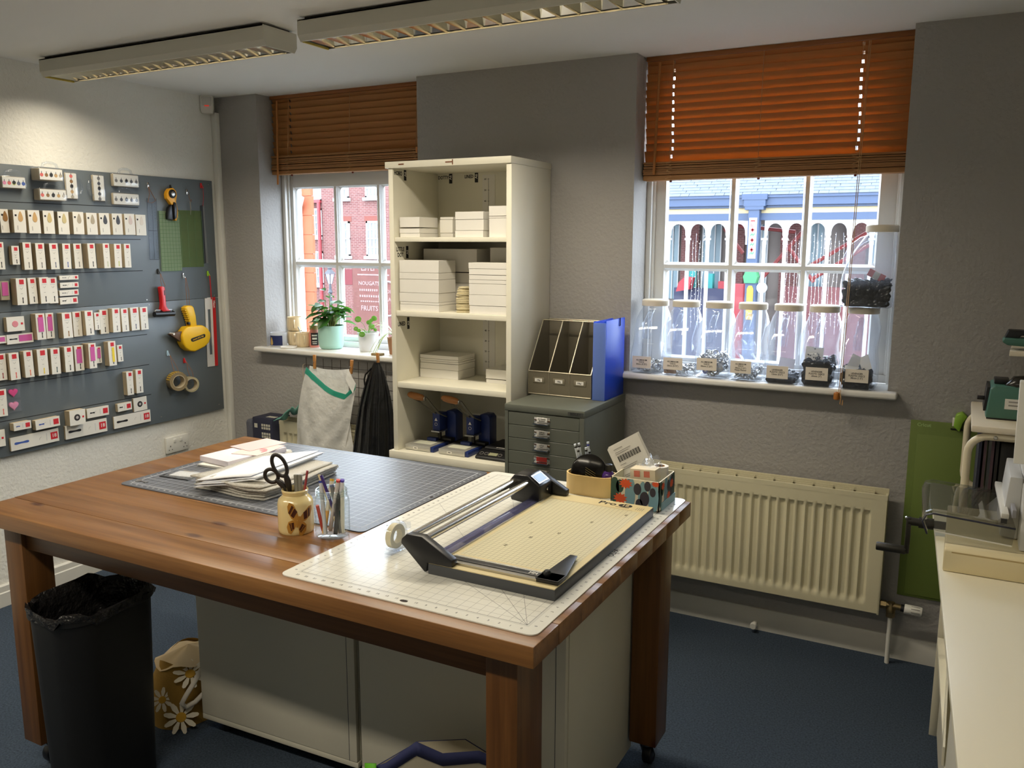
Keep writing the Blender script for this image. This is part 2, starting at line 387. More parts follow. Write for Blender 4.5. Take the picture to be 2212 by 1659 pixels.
# ------------------------------------------------------------------ ceiling lights with louvres
def fixture(x0, x1, y0, y1, label, power=1.0):
    zb, zt = 2.288, 2.356; xm, ym = (x0+x1)/2, (y0+y1)/2
    t = thing('ceiling_light', (xm, ym, zb), label, 'ceiling light', group='louvred strip lights on the ceiling')
    HOUS = mat('light_housing', (205, 202, 188), .4)
    b = MB(); b.box(x0+.02, x1-.02, y0+.012, y1-.012, zt, HC); b.build('mounting_plate', mat('shadow_gap', (40, 36, 32), .8), t)
    b = MB()
    b.prism([(y0, zt), (y0, zb+.018), (y0+.014, zb), (y0+.020, zb), (y0+.006, zb+.02), (y0+.006, zt-.004)], 'x', x0, x1)
    b.prism([(y1, zt), (y1-.006, zt-.004), (y1-.006, zb+.02), (y1-.020, zb), (y1-.014, zb), (y1, zb+.018)], 'x', x0, x1)
    b.box(x0, x1, y0, y1, zt-.004, zt); b.build('housing', HOUS, t, smooth=30)
    for xa in (x0-.004, x1):
        b = MB(); b.prism([(y0, zt), (y0, zb+.018), (y0+.014, zb-.002), (y1-.014, zb-.002), (y1, zb+.018), (y1, zt)], 'x', xa, xa+.004); b.build('end_cap', HOUS, t)
    REF = mat('bright_reflector', (225, 222, 210), .18, 1.0)
    for s in (0, 1):
        ya, yb = (y0+.022, ym-.002) if s == 0 else (ym+.002, y1-.022)
    prof = []
    for q in range(9):
        a = q/8; prof.append((y0+.022+(y1-y0-.044)*a, zb+.004+.05*math.sin(PI*a)))
    b = MB(); b.grid(lambda u, v: (x0+(x1-x0)*u, prof[int(round(v*8))][0], prof[int(round(v*8))][1]+.004), 1, 8); b.build('reflector', REF, t, smooth=60)
    n = 19; lv = None
    for i in range(n):
        x = x0+(x1-x0)*(i+.5)/n-xm
        if lv is None:
            b = MB(); hw = (y1-y0)/2-.024
            b.add([(-.010, -hw, .040), (.010, -hw, .040), (0, -hw, .0), (-.010, hw, .040), (.010, hw, .040), (0, hw, 0), (-.006, 0, .010), (.006, 0, .010)],
                  [(0, 2, 5, 3), (1, 4, 5, 2), (0, 3, 4, 1), (0, 1, 2), (3, 5, 4)])
            lv = b.build('louvre_blade', REF, t, world=False); o = lv
        else: o = share(lv, t)
        o.location = (x, 0, 0)
    b = MB(); b.cyl((x0+.05, ym, zb+.036), (x1-.05, ym, zb+.036), .008, 10); b.build('tube', mat('lamp_tube', (255, 240, 210), .5, emit=((255, 226, 176), 18.0)), t, smooth=50)
    for y in (y0+.006, y1-.020):
        b = MB(); b.box(x0, x0+.006, y0+.02, y1-.02, zb-.003, zb+.004)
    b.build('yellow_end_strip', mat('yellow_end_tint', (224, 200, 92), .5), t)  # evenly yellow strip across one end of the fixture
    ld = bpy.data.lights.new('strip_lamp', 'AREA'); ld.shape = 'RECTANGLE'; ld.size = x1-x0-.1; ld.size_y = .10; ld.energy = LAMP_W*power; ld.color = LAMP_COL; ld.spread = math.radians(150)
    lo = bpy.data.objects.new('strip_lamp', ld); COL.objects.link(lo); lo.parent = t; lo.location = (0, 0, -.006)
    return t
fixture(.151, 1.41, -1.085, -.915, 'louvred strip light on the ceiling nearest the white wall', .7)
fixture(1.562, 2.865, -1.072, -.900, 'louvred strip light above the bookcase and table')
# ================================================================== outside the windows
def brick_mat(name, c1, c2, mortar, sx, sz):
    m = bpy.data.materials.new(name); m.use_nodes = True; nt = m.node_tree; L = nt.links; bs = nt.nodes['Principled BSDF']
    tc = nt.nodes.new('ShaderNodeTexCoord'); sp = nt.nodes.new('ShaderNodeSeparateXYZ'); cb = nt.nodes.new('ShaderNodeCombineXYZ')
    L.new(tc.outputs['Object'], sp.inputs[0]); L.new(sp.outputs[0], cb.inputs[0]); L.new(sp.outputs[2], cb.inputs[1])
    br = nt.nodes.new('ShaderNodeTexBrick'); L.new(cb.outputs[0], br.inputs['Vector'])
    br.inputs['Color1'].default_value = lin(c1); br.inputs['Color2'].default_value = lin(c2); br.inputs['Mortar'].default_value = lin(mortar)
    br.inputs['Scale'].default_value = 1.0; br.inputs['Brick Width'].default_value = sx; br.inputs['Row Height'].default_value = sz; br.inputs['Mortar Size'].default_value = sz*.14
    L.new(br.outputs[0], bs.inputs['Base Color']); bs.inputs['Roughness'].default_value = .9
    return m
BRICK = brick_mat('red_brick', (108, 64, 60), (94, 54, 51), (122, 99, 94), .23, .078)
OWHITE = mat('outside_white_paint', (177, 177, 175), .6)
NAVY = mat('navy_paint', (46, 62, 89), .5)
OCREAM = mat('cream_paint', (169, 151, 112), .6)
OGLASS = mat('far_window_glass', (89, 96, 105), .12, spec=.8)
SLATE = mat('slate', (72, 79, 88), .7, rnd=.10, var=(4, .08))
b = MB(); b.box(-60, 40, .6, 80, -3.4, -3.2); struct(b.build('ground', mat('street_paving', (89, 88, 86), .9, var=(1.5, .1))))
# market hall opposite window 2
Y2 = 30.0  # hall positions from image pixels on a nearer plane, scaled about the camera
t = thing('market_hall', (-3, Y2, -3.2), 'white arcaded market hall with navy gutter and slate roof across street', 'building')
cols = [-9.46, -8.65, -7.84, -7.03, -6.23, -5.43, -4.63, -3.25, -2.48, -1.72, -.95, -.20, .55, 1.3, 2.1]
b = MB(); b.box(-10, 3.2, Y2-.30, Y2+.1, 3.02, 3.40); b.box(-10, 3.2, Y2-.36, Y2, 3.30, 3.40); b.box(-10, 3.2, Y2-.16, Y2+.1, 2.93, 3.02); b.build('gutter', NAVY, t)
b = MB(); b.box(-10, 3.2, Y2-.06, Y2+.1, 2.73, 2.93); b.build('cream_band', OCREAM, t)
b = MB(); b.box(-10, 3.2, Y2-.12, Y2+.1, 2.47, 2.73); b.build('navy_band', NAVY, t)
for i in range(len(cols)-1):
    a, c = cols[i], cols[i+1]
    if a == -4.63: c = -4.63+.75
    m_ = (a+c)/2; r = (c-a)/2-.10
    # spandrel with a stilted round arch cut out
    pts = [(a, 2.47), (a, 1.55), (a+.075, 1.55), (a+.075, 1.86), (m_-r, 1.92)]
    for q in range(11):
        an = PI-PI*q/10; pts.append((m_+r*math.cos(an), 2.02+.33*math.sin(an)))
    pts += [(m_+r, 1.92), (c-.075, 1.86), (c-.075, 1.55), (c, 1.55), (c, 2.47)]
    n_ = len(pts); b = MB()
    top = [(p[0], 2.47) for p in pts]
    vs = [(p[0], Y2-.05, p[1]) for p in pts]+[(p[0], Y2-.05, 2.47) for p in pts]+[(p[0], Y2+.05, p[1]) for p in pts]
    b.add(vs, [(k, k+1, n_+k+1, n_+k) for k in range(n_-1)]+[(k+1, k, 2*n_+k, 2*n_+k+1) for k in range(n_-1)])
    b.build('arch', OWHITE, t)
    b = MB(); b.tube([(m_+(r+.03)*math.cos(PI-PI*q/10), Y2-.06, 2.05+.34*math.sin(PI-PI*q/10)) for q in range(11)], .018, 5); b.build('arch_moulding', mat('pale_moulding', (214, 214, 210), .6), t)  # moulding colour is paler than the white of the arch
cm = None
for x in cols:
    b = MB(); b.box(x-.055, x+.055, Y2-.09, Y2+.09, -3.2, 1.72); b.box(x-.10, x+.10, Y2-.12, Y2+.12, 1.72, 1.80); b.build('column', OWHITE, t)
# slate roof: courses of slates, each its own piece
roof = MB(); roof.prism([(Y2-.34, 3.40), (Y2+4.0, 6.6), (Y2+4.0, 6.5), (Y2-.30, 3.36)], 'x', -10, 3.2); ro = roof.build('roof', mat('roof_underlay', (92, 100, 112), .9), t)
sl = MB(); ang = math.atan2(3.2, 4.34)
sl.obox((0, 0, 0), (.335, .31, .012)); s0 = None
rows = 9
for r_ in range(rows):
    d = .05+r_*.2
    for k in range(31):
        x = -8.4+.345*k+(.17 if r_ % 2 else 0)
        if x > 2.6: continue
        if s0 is None: s0 = sl.build('slate', SLATE, ro, world=False); o = s0
        else: o = share(s0, ro)
        o.location = Vector((x+random.uniform(-.01, .01), Y2-.30+d*math.cos(ang), 3.46+d*math.sin(ang)))-FR[t.name].translation
        o.rotation_euler = (ang-.05, 0, random.uniform(-.01, .01))
b = MB(); b.box(-10, 3.2, Y2+.9, Y2+4, 4.75, 6.6)
# blue pillar with festive panel
p_ = MB(); p_.box(-3.80, -3.40, Y2-.42, Y2-.02, -3.2, 3.0); po = p_.build('pillar', NAVY, t)
b = MB(); b.box(-4.06, -3.12, Y2-.50, Y2-.02, 3.22, 3.43); b.box(-3.98, -3.18, Y2-.48, Y2-.02, 2.98, 3.22); b.box(-3.94, -3.24, Y2-.47, Y2-.02, 2.85, 2.98); b.build('pillar_capital', NAVY, t)
b = MB(); b.box(-3.75, -3.46, Y2-.45, Y2-.42, 1.03, 2.55); b.build('white_panel', OWHITE, po)
b = MB()
for k in range(3): b.box(-3.68+.055*k, -3.665+.055*k, Y2-.462, Y2-.45, 2.20, 2.46)
b.box(-3.69, -3.53, Y2-.462, Y2-.45, 2.42, 2.46)
for z in (2.10, 1.72, 1.36): b.box(-3.68, -3.54, Y2-.462, Y2-.45, z-.03, z+.03); b.box(-3.64, -3.58, Y2-.462, Y2-.45, z-.08, z+.08)
b.build('red_decoration', mat('signal_red', (177, 34, 38), .5), po)
b = MB()
for z in (1.92, 1.55, 1.22):
    for k in range(4): b.box(-3.68+.04*k, -3.65+.04*k, Y2-.462, Y2-.45, z-.05+.04*(k % 2), z+.03+.04*(k % 2))
b.build('green_decoration', mat('leaf_green_paint', (43, 120, 72), .5), po)
b = MB(); b.prism([(-3.82, .10), (-3.40, .10), (-3.34, .34), (-3.40, .52), (-3.80, .52), (-3.88, .34)], 'y', Y2-.50, Y2-.02); b.build('green_collar', mat('leaf_green_paint'), t)
b = MB(); b.prism([(-3.72, -1.3), (-3.48, -1.3), (-3.48, -.12), (-3.54, .0), (-3.66, .0), (-3.72, -.12)], 'y', Y2-.45, Y2-.42); b.build('yellow_panel', mat('yellow_paint', (177, 134, 31), .5), po)
# inside the market: brick back wall, shop fronts, red braces, stalls
b = MB(); b.box(-12, 4, Y2+4.2, Y2+4.4, -3.2, 3.3); b.build('inner_wall', mat('pale_inner_wall', (129, 119, 112), .8, var=(.9, .25)), t)
for x in (-9.2, -7.3, -5.3, -3.0, -.4, 1.9):
    b = MB(); b.box(x-.38, x+.38, Y2+3.9, Y2+4.2, -3.2, 3.2); b.build('brick_pier', BRICK, t)
    b = MB(); b.box(x+.55, x+1.35, Y2+4.1, Y2+4.2, -.9, 2.4); b.build('shop_window', mat('shop_glass', (103, 126, 134), .2), t)
    b = MB()
    for q in range(4): b.box(x+.52+.27*q, x+.57+.27*q, Y2+4.05, Y2+4.14, -.9, 2.4)
    b.build('shop_mullion', OWHITE, t)
RED = mat('dull_red_paint', (120, 45, 43), .6)
for (xa, za, xb, zb_) in ((-3.6, .2, -2.1, 2.1), (-4.6, 2.3, -2.4, 2.05), (-2.9, 1.8, -1.6, .1), (-2.0, .6, .2, 2.0), (-1.7, .2, .4, 1.6), (-5.2, 2.2, -4.4, 1.2)):
    b = MB(); b.cyl((xa, Y2+1.6, za), (xb, Y2+1.6, zb_), .075, 8); b.build('red_brace', RED, t)
def market_bits():
    tag(MB().prism([(-6.9, -.38), (-6.35, -.28), (-6.25, .2), (-6.55, .24), (-6.8, .0)], 'y', Y2+.8, Y2+1.3).build('red_stall_cover', mat('stall_red', (144, 34, 43), .5)), 'red cover on a market stall behind leftmost arch', 'stall cover')
    t2 = thing('market_stall', (-6.2, Y2+1.2, -3.2), 'navy market stall with red and teal panels inside the arcade', 'stall')
    MB().box(-7.2, -5.1, Y2+1.5, Y2+1.9, -3.2, -.25).build('counter', mat('stall_navy', (43, 46, 72), .6), t2)
    MB().box(-6.6, -6.35, Y2+1.6, Y2+1.9, -.25, .55).build('teal_panel', mat('stall_teal', (26, 129, 126), .5), t2)
    MB().box(-5.9, -5.6, Y2+1.6, Y2+1.9, -.25, .35).build('teal_panel', mat('stall_teal'), t2)
    MB().box(-5.35, -5.05, Y2+1.55, Y2+1.9, -.4, .05).build('red_panel', mat('stall_red'), t2)
    tag(MB().box(-4.55, -4.1, Y2+.7, Y2+1.2, -3.2, .0).build('red_booth', mat('stall_red'), bevel=.03), 'plain red booth left of the blue and yellow pillar', 'booth')
    tag(MB().box(-2.9, .5, Y2+1.8, Y2+2.3, -3.2, -.1).build('maroon_counter', mat('maroon_paint', (96, 45, 46), .6), bevel=.02), 'long maroon counter inside the arcade right of the pillar', 'counter')
    t3 = thing('round_sign', (-3.05, Y2-1.2, -3.2), 'pale round sign on a post right of the yellow panel', 'sign')
    MB().cyl((-3.05, Y2-1.2, -3.2), (-3.0, Y2-1.2, -.2), .03, 8).build('post', OWHITE, t3)
    MB().cyl((-3.0, Y2-1.18, -.03), (-3.0, Y2-1.24, -.03), .19, 20).build('disc', mat('pale_blue_disc', (190, 220, 232), .5), t3)
market_bits()
# strings of festive lights hanging inside the arches
BULB = mat('fairy_bulb', (255, 246, 225), .5, emit=((255, 244, 222), 1.6)); WIRE = mat('pale_wire', (205, 205, 210), .6)
for q, (xa, xb, n) in enumerate(((-6.15, -5.6, 5), (-2.6, -1.9, 6), (-1.65, -1.1, 5), (-.9, -.3, 5))):
    t = thing('fairy_lights', ((xa+xb)/2, Y2+.5, -1.5), 'curtain of fairy lights in the arcade, %s arch group from left' % ordn(q), 'fairy lights')
    for k in range(n):
        x = xa+(xb-xa)*k/(n-1); zt_ = 2.0 if k % 2 else 1.7
        b = MB(); b.tube([(x+random.uniform(-.03, .03), Y2+.5, zt_-j*.5) for j in range(8)], .005, 4); b.build('wire', WIRE, t)
        b = MB()
        for j in range(16):
            z = zt_-.1-j*.21+random.uniform(-.04, .04); b.obox((x+random.uniform(-.03, .03), Y2+.48, z), (.016, .016, .024))
        o = b.build('bulbs', BULB, t); o['kind'] = 'stuff'
# brick buildings beyond window 1
Y1 = 28.0  # brick house, wing, lamp and orange corner: pixel positions scaled about the camera
t = thing('brick_house', (-20, Y1, -3.2), 'red brick house with white sash windows and faded painted wall sign', 'building')
b = MB(); b.box(-23.2, -14, Y1, Y1+6, -3.2, 9); b.build('wall', BRICK, t)
def sash(x0, x1, z0, z1, par, Y, nx=3, nz=4):
    b = MB(); b.box(x0, x1, Y-.05, Y+.02, z0, z0+.07); b.box(x0, x1, Y-.05, Y+.02, z1-.09, z1); b.box(x0, x0+.09, Y-.05, Y+.02, z0, z1); b.box(x1-.09, x1, Y-.05, Y+.02, z0, z1); b.box(x0, x1, Y-.06, Y+.02, (z0+z1)/2-.03, (z0+z1)/2+.03)
    f = b.build('sash_window', OWHITE, par)
    for i in range(1, nx): b = MB(); x = x0+.09+(x1-x0-.18)*i/nx; b.box(x-.014, x+.014, Y-.045, Y+.01, z0, z1); b.build('glazing_bar', OWHITE, f)
    for i in (1, 3): b = MB(); z = z0+(z1-z0)*i/nz; b.box(x0+.09, x1-.09, Y-.045, Y+.01, z-.014, z+.014); b.build('glazing_bar', OWHITE, f)
    b = MB(); b.box(x0+.05, x1-.05, Y-.02, Y-.01, z0, z1); b.build('pane', OGLASS, f)
    b = MB(); b.box(x0-.08, x1+.08, Y-.16, Y+.02, z0-.14, z0); b.build('stone_sill', OWHITE, f)
    return f
for x in (-22.32, -20.62, -18.9, -17.2):
    sash(x, x+.75, .98, 2.55, t, Y1); sash(x, x+.75, 3.60, 5.2, t, Y1)
    b = MB(); b.box(x-.1, x+.85, Y1-.01, Y1+.02, 2.55, 2.78); b.build('brick_lintel', mat('lintel_brick', (112, 62, 53), .9), t)
GH = mat('ghost_sign_paint', (138, 114, 110), .9, var=(5, .25))
b = MB(); b.box(-21.5, -14.5, Y1-.012, Y1+.01, -3.0, .62); b.build('painted_panel', mat('faded_maroon_paint', (100, 62, 56), .9, var=(3, .12)), t)
for s, z, sz in (('ESTEP', .42, .34), ('NOUGATS', -.27, .25), ('FRUITS', -1.42, .32)):
    text(s, sz, GH, t, (-20.55, Y1-.02, z), (1, 0, 0), (0, 0, 1), 'painted_letters', ext=.004)
b = MB(); b.box(-21.2, -19.4, Y1-.022, Y1-.01, .10, .16)
for k in range(9): b.box(-21.1+.12*k, -21.03+.12*k, Y1-.022, Y1-.01, -.62, -.52); b.box(-21.1+.13*k, -21.02+.13*k, Y1-.022, Y1-.01, -.90, -.80); b.box(-21.05+.12*k, -20.97+.12*k, Y1-.022, Y1-.01, -1.12, -1.06)
b.build('faded_small_print', GH, t)
b = MB(); b.tube([(-19.45+.52*math.cos(2*PI*q/32), Y1-.015, -.95+.78*math.sin(2*PI*q/32)) for q in range(32)], .055, 4, closed=True); b.build('painted_oval', GH, t)
for s, z in (('DI', -.62), ('LA', -.98)): text(s, .24, GH, t, (-19.45, Y1-.02, z), (1, 0, 0), (0, 0, 1), 'painted_letters', ext=.004)
b = MB(); b.box(-21.95, -21.5, Y1-.02, Y1+.01, -.35, .35); b.build('blocked_opening', mat('dark_brick_patch', (103, 45, 48), .9), t)
# lower wing with slate roof and red downpipe
t = thing('brick_wing', (-24, Y1+.3, -3.2), 'lower brick wing with grey roof and red drainpipe at left', 'building')
b = MB(); b.box(-27, -23.21, Y1+.3, Y1+4, -3.2, 3.5); b.build('wall', BRICK, t)
b = MB(); b.prism([(Y1-.1, 3.55), (Y1+4, 6.0), (Y1+4, 5.9), (Y1, 3.5)], 'x', -27, -23.21); b.build('roof', mat('grey_slates', (95, 96, 98), .8, var=(3, .25)), t)
b = MB(); b.box(-27, -23.21, Y1-.12, Y1+.3, 3.42, 3.56); b.cyl((-23.30, Y1-.1, -3.2), (-23.30, Y1-.1, 3.45), .085, 10); b.build('red_gutter_and_pipe', mat('pipe_red', (129, 41, 46), .5), t)
sash(-24.08, -23.44, 1.86, 3.18, t, Y1+.3); sash(-24.08, -23.44, -.40, 1.17, t, Y1+.3)
# street lamp
t = thing('street_lamp', (-16.1, 20, -3.2), 'black traditional street lamp with glass lantern', 'street lamp')
IR = mat('black_iron', (52, 54, 60), .5)
b = MB(); b.lathe([(.10, 0), (.09, .5), (.05, .8), (.045, 3.0), (.08, 3.05), (.05, 3.15), (.04, 3.35)], (-16.1, 20, -3.2), 10); b.build('post', IR, t)
b = MB(); b.lathe([(.07, 0), (.16, .36)], (-16.1, 20, .15), 4, Matrix.Rotation(PI/4, 3, 'Z')); b.build('lantern', clear_mat('lantern_glass', haze=.25), t)
b = MB()
for k in range(4):
    a = PI/4+k*PI/2; b.cyl((-16.1+.07*math.cos(a), 20+.07*math.sin(a), .15), (-16.1+.16*math.cos(a), 20+.16*math.sin(a), .51), .012, 5)
b.lathe([(.20, 0), (.08, .13), (.06, .16), (.09, .18), (.02, .26)], (-16.1, 20, .51), 4, Matrix.Rotation(PI/4, 3, 'Z')); b.build('lantern_frame', IR, t)
# orange wall corner of the neighbouring house
t = thing('orange_house_corner', (-12.5, 14, -3.2), 'orange terracotta house corner with white downpipe', 'building')
OR = mat('orange_terracotta', (151, 76, 46), .8, rnd=.05, var=(2, .06))
for k in range(14):
    b = MB(); b.box(-11.93, -11.60+.012*(k % 2), 14, 14.10, -3.2+.5*k, -2.712+.5*k); b.build('stone', OR, t)
b = MB(); b.box(-13.5, -11.64, 14.03, 14.08, -3.2, 3.8); b.build('core', OR, t)
b = MB(); b.cyl((-11.98, 13.9, -3.2), (-11.98, 13.9, 2.35), .075, 10); b.cyl((-11.98, 13.9, 2.35), (-11.75, 13.8, 2.75), .085, 10); b.box(-12.6, -11.94, 13.92, 14, -3.2, 3.8); b.build('white_downpipe', OWHITE, t)
# ================================================================== grey display panel on the left wall
CARDS = [r.split(',') for r in '''A,clamh,-1.229,-1.126,1.824,1.872,0.047,multi;A,clamh,-1.082,-0.972,1.865,1.915,0.079,warm;A,clamh,-1.078,-0.952,1.78,1.828,0.064,warm;A,clamvR,-0.928,-0.871,1.793,1.908,0.031,warm;A,clamvL,-0.793,-0.735,1.789,1.907,0.037,grey;A,clamh,-0.693,-0.549,1.776,1.83,0.039,grey;A,clamh,-0.688,-0.548,1.862,1.92,0.043,grey;B,tear,-1.248,-1.212,1.636,1.735,0.042,brown;B,tear,-1.203,-1.15,1.637,1.734,0.061,tan;B,tear,-1.125,-1.072,1.635,1.735,0.042,tan;B,tear,-1.06,-1.009,1.634,1.735,0.046,gold;B,tear,-0.991,-0.938,1.632,1.733,0.046,palegold;B,tear,-0.923,-0.87,1.633,1.734,0.054,beige;B,tear,-0.849,-0.795,1.632,1.732,0.046,beige;B,tear,-0.779,-0.726,1.633,1.733,0.043,dark;B,tear,-0.714,-0.66,1.633,1.733,0.047,dark;B,tear,-0.643,-0.586,1.633,1.734,0.043,pinkpale;B,tear,-0.572,-0.514,1.631,1.732,0.032,cream;C,card,-1.28,-1.245,1.482,1.597,0.04,black;C,cards,-1.213,-1.181,1.501,1.581,0.043,black;C,card,-1.162,-1.125,1.478,1.596,0.043,grey;C,card,-1.109,-1.068,1.477,1.593,0.049,grey;C,card,-1.047,-1.007,1.477,1.592,0.054,slate;C,card,-0.982,-0.944,1.477,1.591,0.046,blue;C,card,-0.923,-0.884,1.477,1.591,0.043,grey;C,card,-0.865,-0.827,1.477,1.592,0.062,black;C,card,-0.794,-0.761,1.476,1.592,0.073,palegreen;C,card,-0.722,-0.684,1.476,1.59,0.054,lime;C,card,-0.658,-0.623,1.475,1.59,0.043,pale;D,pink,-1.272,-1.234,1.351,1.433,0.035,pink;D,card,-1.219,-1.175,1.328,1.443,0.061,black;D,card,-1.148,-1.11,1.328,1.442,0.035,black;D,card,-1.103,-1.061,1.327,1.443,0.046,black;D,card,-1.052,-1.012,1.324,1.44,0.032,black;D,hcard,-1.006,-0.918,1.317,1.348,0.035,black;D,hcard,-1.005,-0.911,1.355,1.381,0.035,grey;D,hcard,-0.999,-0.906,1.427,1.447,0.035,grey;D,hcard,-0.999,-0.908,1.391,1.415,0.035,black;E,hpink,-1.354,-1.266,1.167,1.2,0.032,pinkL;E,hpink,-1.265,-1.147,1.16,1.202,0.035,pinkR;E,sq,-1.264,-1.186,1.215,1.278,0.043,pinkdisc;E,card,-1.142,-1.101,1.169,1.285,0.058,pinkstrip;E,card,-1.081,-1.044,1.167,1.282,0.032,pinkstrip;E,card,-1.018,-0.972,1.164,1.28,0.058,brown;E,card,-0.949,-0.906,1.163,1.279,0.032,beige;E,card,-0.901,-0.86,1.166,1.281,0.054,black;E,cards,-0.841,-0.813,1.185,1.268,0.035,black;E,card,-0.81,-0.766,1.163,1.279,0.032,black;E,card,-0.759,-0.719,1.167,1.283,0.055,grey;E,card,-0.696,-0.658,1.164,1.278,0.039,grey;E,card,-0.643,-0.597,1.165,1.279,0.039,slate;E,card,-0.585,-0.542,1.163,1.277,0.036,grey;F,card,-1.32,-1.279,1.009,1.124,0.035,red;F,card,-1.27,-1.227,1.005,1.123,0.047,coral;F,card,-1.207,-1.167,1.008,1.126,0.051,orange;F,card,-1.147,-1.099,1.008,1.126,0.051,yellow;F,card,-1.086,-1.043,1.006,1.124,0.054,teal;F,card,-1.025,-0.984,1.008,1.126,0.062,black;F,card,-0.965,-0.921,1.005,1.123,0.047,pinkstrip;F,card,-0.909,-0.871,1.011,1.129,0.07,pinkstrip;F,cards,-0.841,-0.813,1.025,1.105,0.028,pinkstrip;F,card,-0.793,-0.753,1.008,1.126,0.055,yellowstrip;F,cards,-0.73,-0.701,1.019,1.101,0.036,black;G,card,-1.332,-1.29,0.852,0.97,0.032,coral;G,heart,-1.281,-1.235,0.866,0.909,0.03,softpink;G,heart,-1.277,-1.233,0.925,0.965,0.029,hotpink;G,card,-0.702,-0.666,0.849,0.966,0.051,black;G,card,-0.647,-0.608,0.85,0.969,0.047,black;H,sq,-1.376,-1.312,0.722,0.796,0.032,palepinkdisc;H,hbig,-1.29,-1.066,0.692,0.752,0.032,blue;H,hcard,-1.281,-1.203,0.782,0.817,0.051,blue;H,hcard,-1.18,-1.065,0.766,0.811,0.047,blue;H,hbig,-1.033,-0.816,0.69,0.755,0.032,black;H,sq,-1.024,-0.945,0.755,0.826,0.059,blackdisc;H,hcard,-0.919,-0.803,0.77,0.816,0.036,black;H,hbig,-0.775,-0.563,0.691,0.752,0.03,black;H,hcard,-0.755,-0.676,0.774,0.814,0.04,black;H,sq,-0.658,-0.58,0.756,0.825,0.032,ring'''.split(';')]  # packet positions, sizes and stack depths back-projected from image pixels
PANEL = mat('blue_grey_panel', (104, 112, 117), .38, var=(1.2, .03), spec=.4)
t = thing('display_panel', (.001, -1.0, .67), 'large blue-grey metal display panel with slots fixed to white wall', 'panel')
b = MB(); b.box(.0008, .02, -1.95, -.064, 1.2985, 1.925); b.build('upper_sheet', PANEL, t, bevel=.001)
b = MB(); b.box(.0008, .02, -1.95, -.064, .670, 1.2965); b.build('lower_sheet', PANEL, t, bevel=.001)
SLOT = mat('dark_slot', (18, 18, 20), .8)
for z in (1.767, 1.611, 1.457, 1.136, .982, .827):
    b = MB(); b.box(.0195, .0203, -1.9, -.542, z-.0016, z+.0016); b.build('slot', SLOT, t)
for y, z in ((-.09, 1.905), (-.1, .70), (-.49, .70), (-.53, 1.31), (-.52, 1.285), (-.09, 1.31)):
    b = MB(); b.lathe([(.0035, 0), (.0025, .002)], (.02, y, z), 8, rotm(0, PI/2, 0)); b.build('screw', STEEL, t)
COLS = dict(black=(24, 24, 26), grey=(120, 118, 116), slate=(92, 100, 124), blue=(62, 92, 170), palegreen=(186, 196, 150), lime=(196, 204, 92), pale=(200, 196, 182),
            brown=(150, 108, 58), beige=(176, 164, 142), red=(150, 52, 50), coral=(226, 104, 96), orange=(232, 118, 84), yellow=(236, 204, 62), teal=(52, 84, 84),
            tan=(200, 160, 104), gold=(206, 184, 128), palegold=(200, 184, 134), dark=(72, 74, 82), pinkpale=(214, 196, 188), cream=(222, 212, 200), warm=(150, 110, 96), multi=(150, 140, 150),
            pink=(206, 92, 160), hotpink=(240, 62, 140), softpink=(240, 150, 184))
CN = dict(palegreen='pale green', palegold='pale gold', pinkpale='pale pink', pinkstrip='pink strip', yellowstrip='yellow strip', hotpink='hot pink', softpink='soft pink', dark='dark grey', gold='light gold')
CARDF = mat('card_front', (232, 228, 218), .6, rnd=.02); CARDS_ = mat('card_edges', (198, 180, 148), .8, var=(1, .35, (260, 2, 1)))
LOGO = mat('red_logo_print', (206, 36, 48), .6); GREYP = mat('grey_print', (150, 146, 142), .7)
def pr(c): return mat('print_'+c, COLS.get(c, (24, 24, 26)), .6)
PINKS = mat('pink_paper_strip', (203, 92, 162), .7); YELS = mat('yellow_paper_strip', (240, 212, 60), .7)
def bow(b, x, yc, zc, L_, w_, vert=True):
    """flat double-spoon shape: two round ends joined by a narrow waist"""
    pts = []
    for q in range(24):
        a = 2*PI*q/24; s = math.cos(a); c = abs(s); ww = w_*(.30+.70*(c**2.2 if c > .0 else 0))
        end = math.copysign(1, s)
        pts.append((s*L_/2, math.sin(a)*ww*1.05))
    pts = [(p[1], p[0]) if vert else (p[0], p[1]) for p in pts]
    b.prism([(yc+p[0], zc+p[1]) for p in pts], 'x', x, x+.0006)
rowtot = {}
RN = dict(A='top', B='second', C='third', D='fourth', E='fifth', F='sixth', G='seventh', H='bottom')
for r in CARDS: rowtot[r[0]] = rowtot.get(r[0], 0)+1
cnt = {}
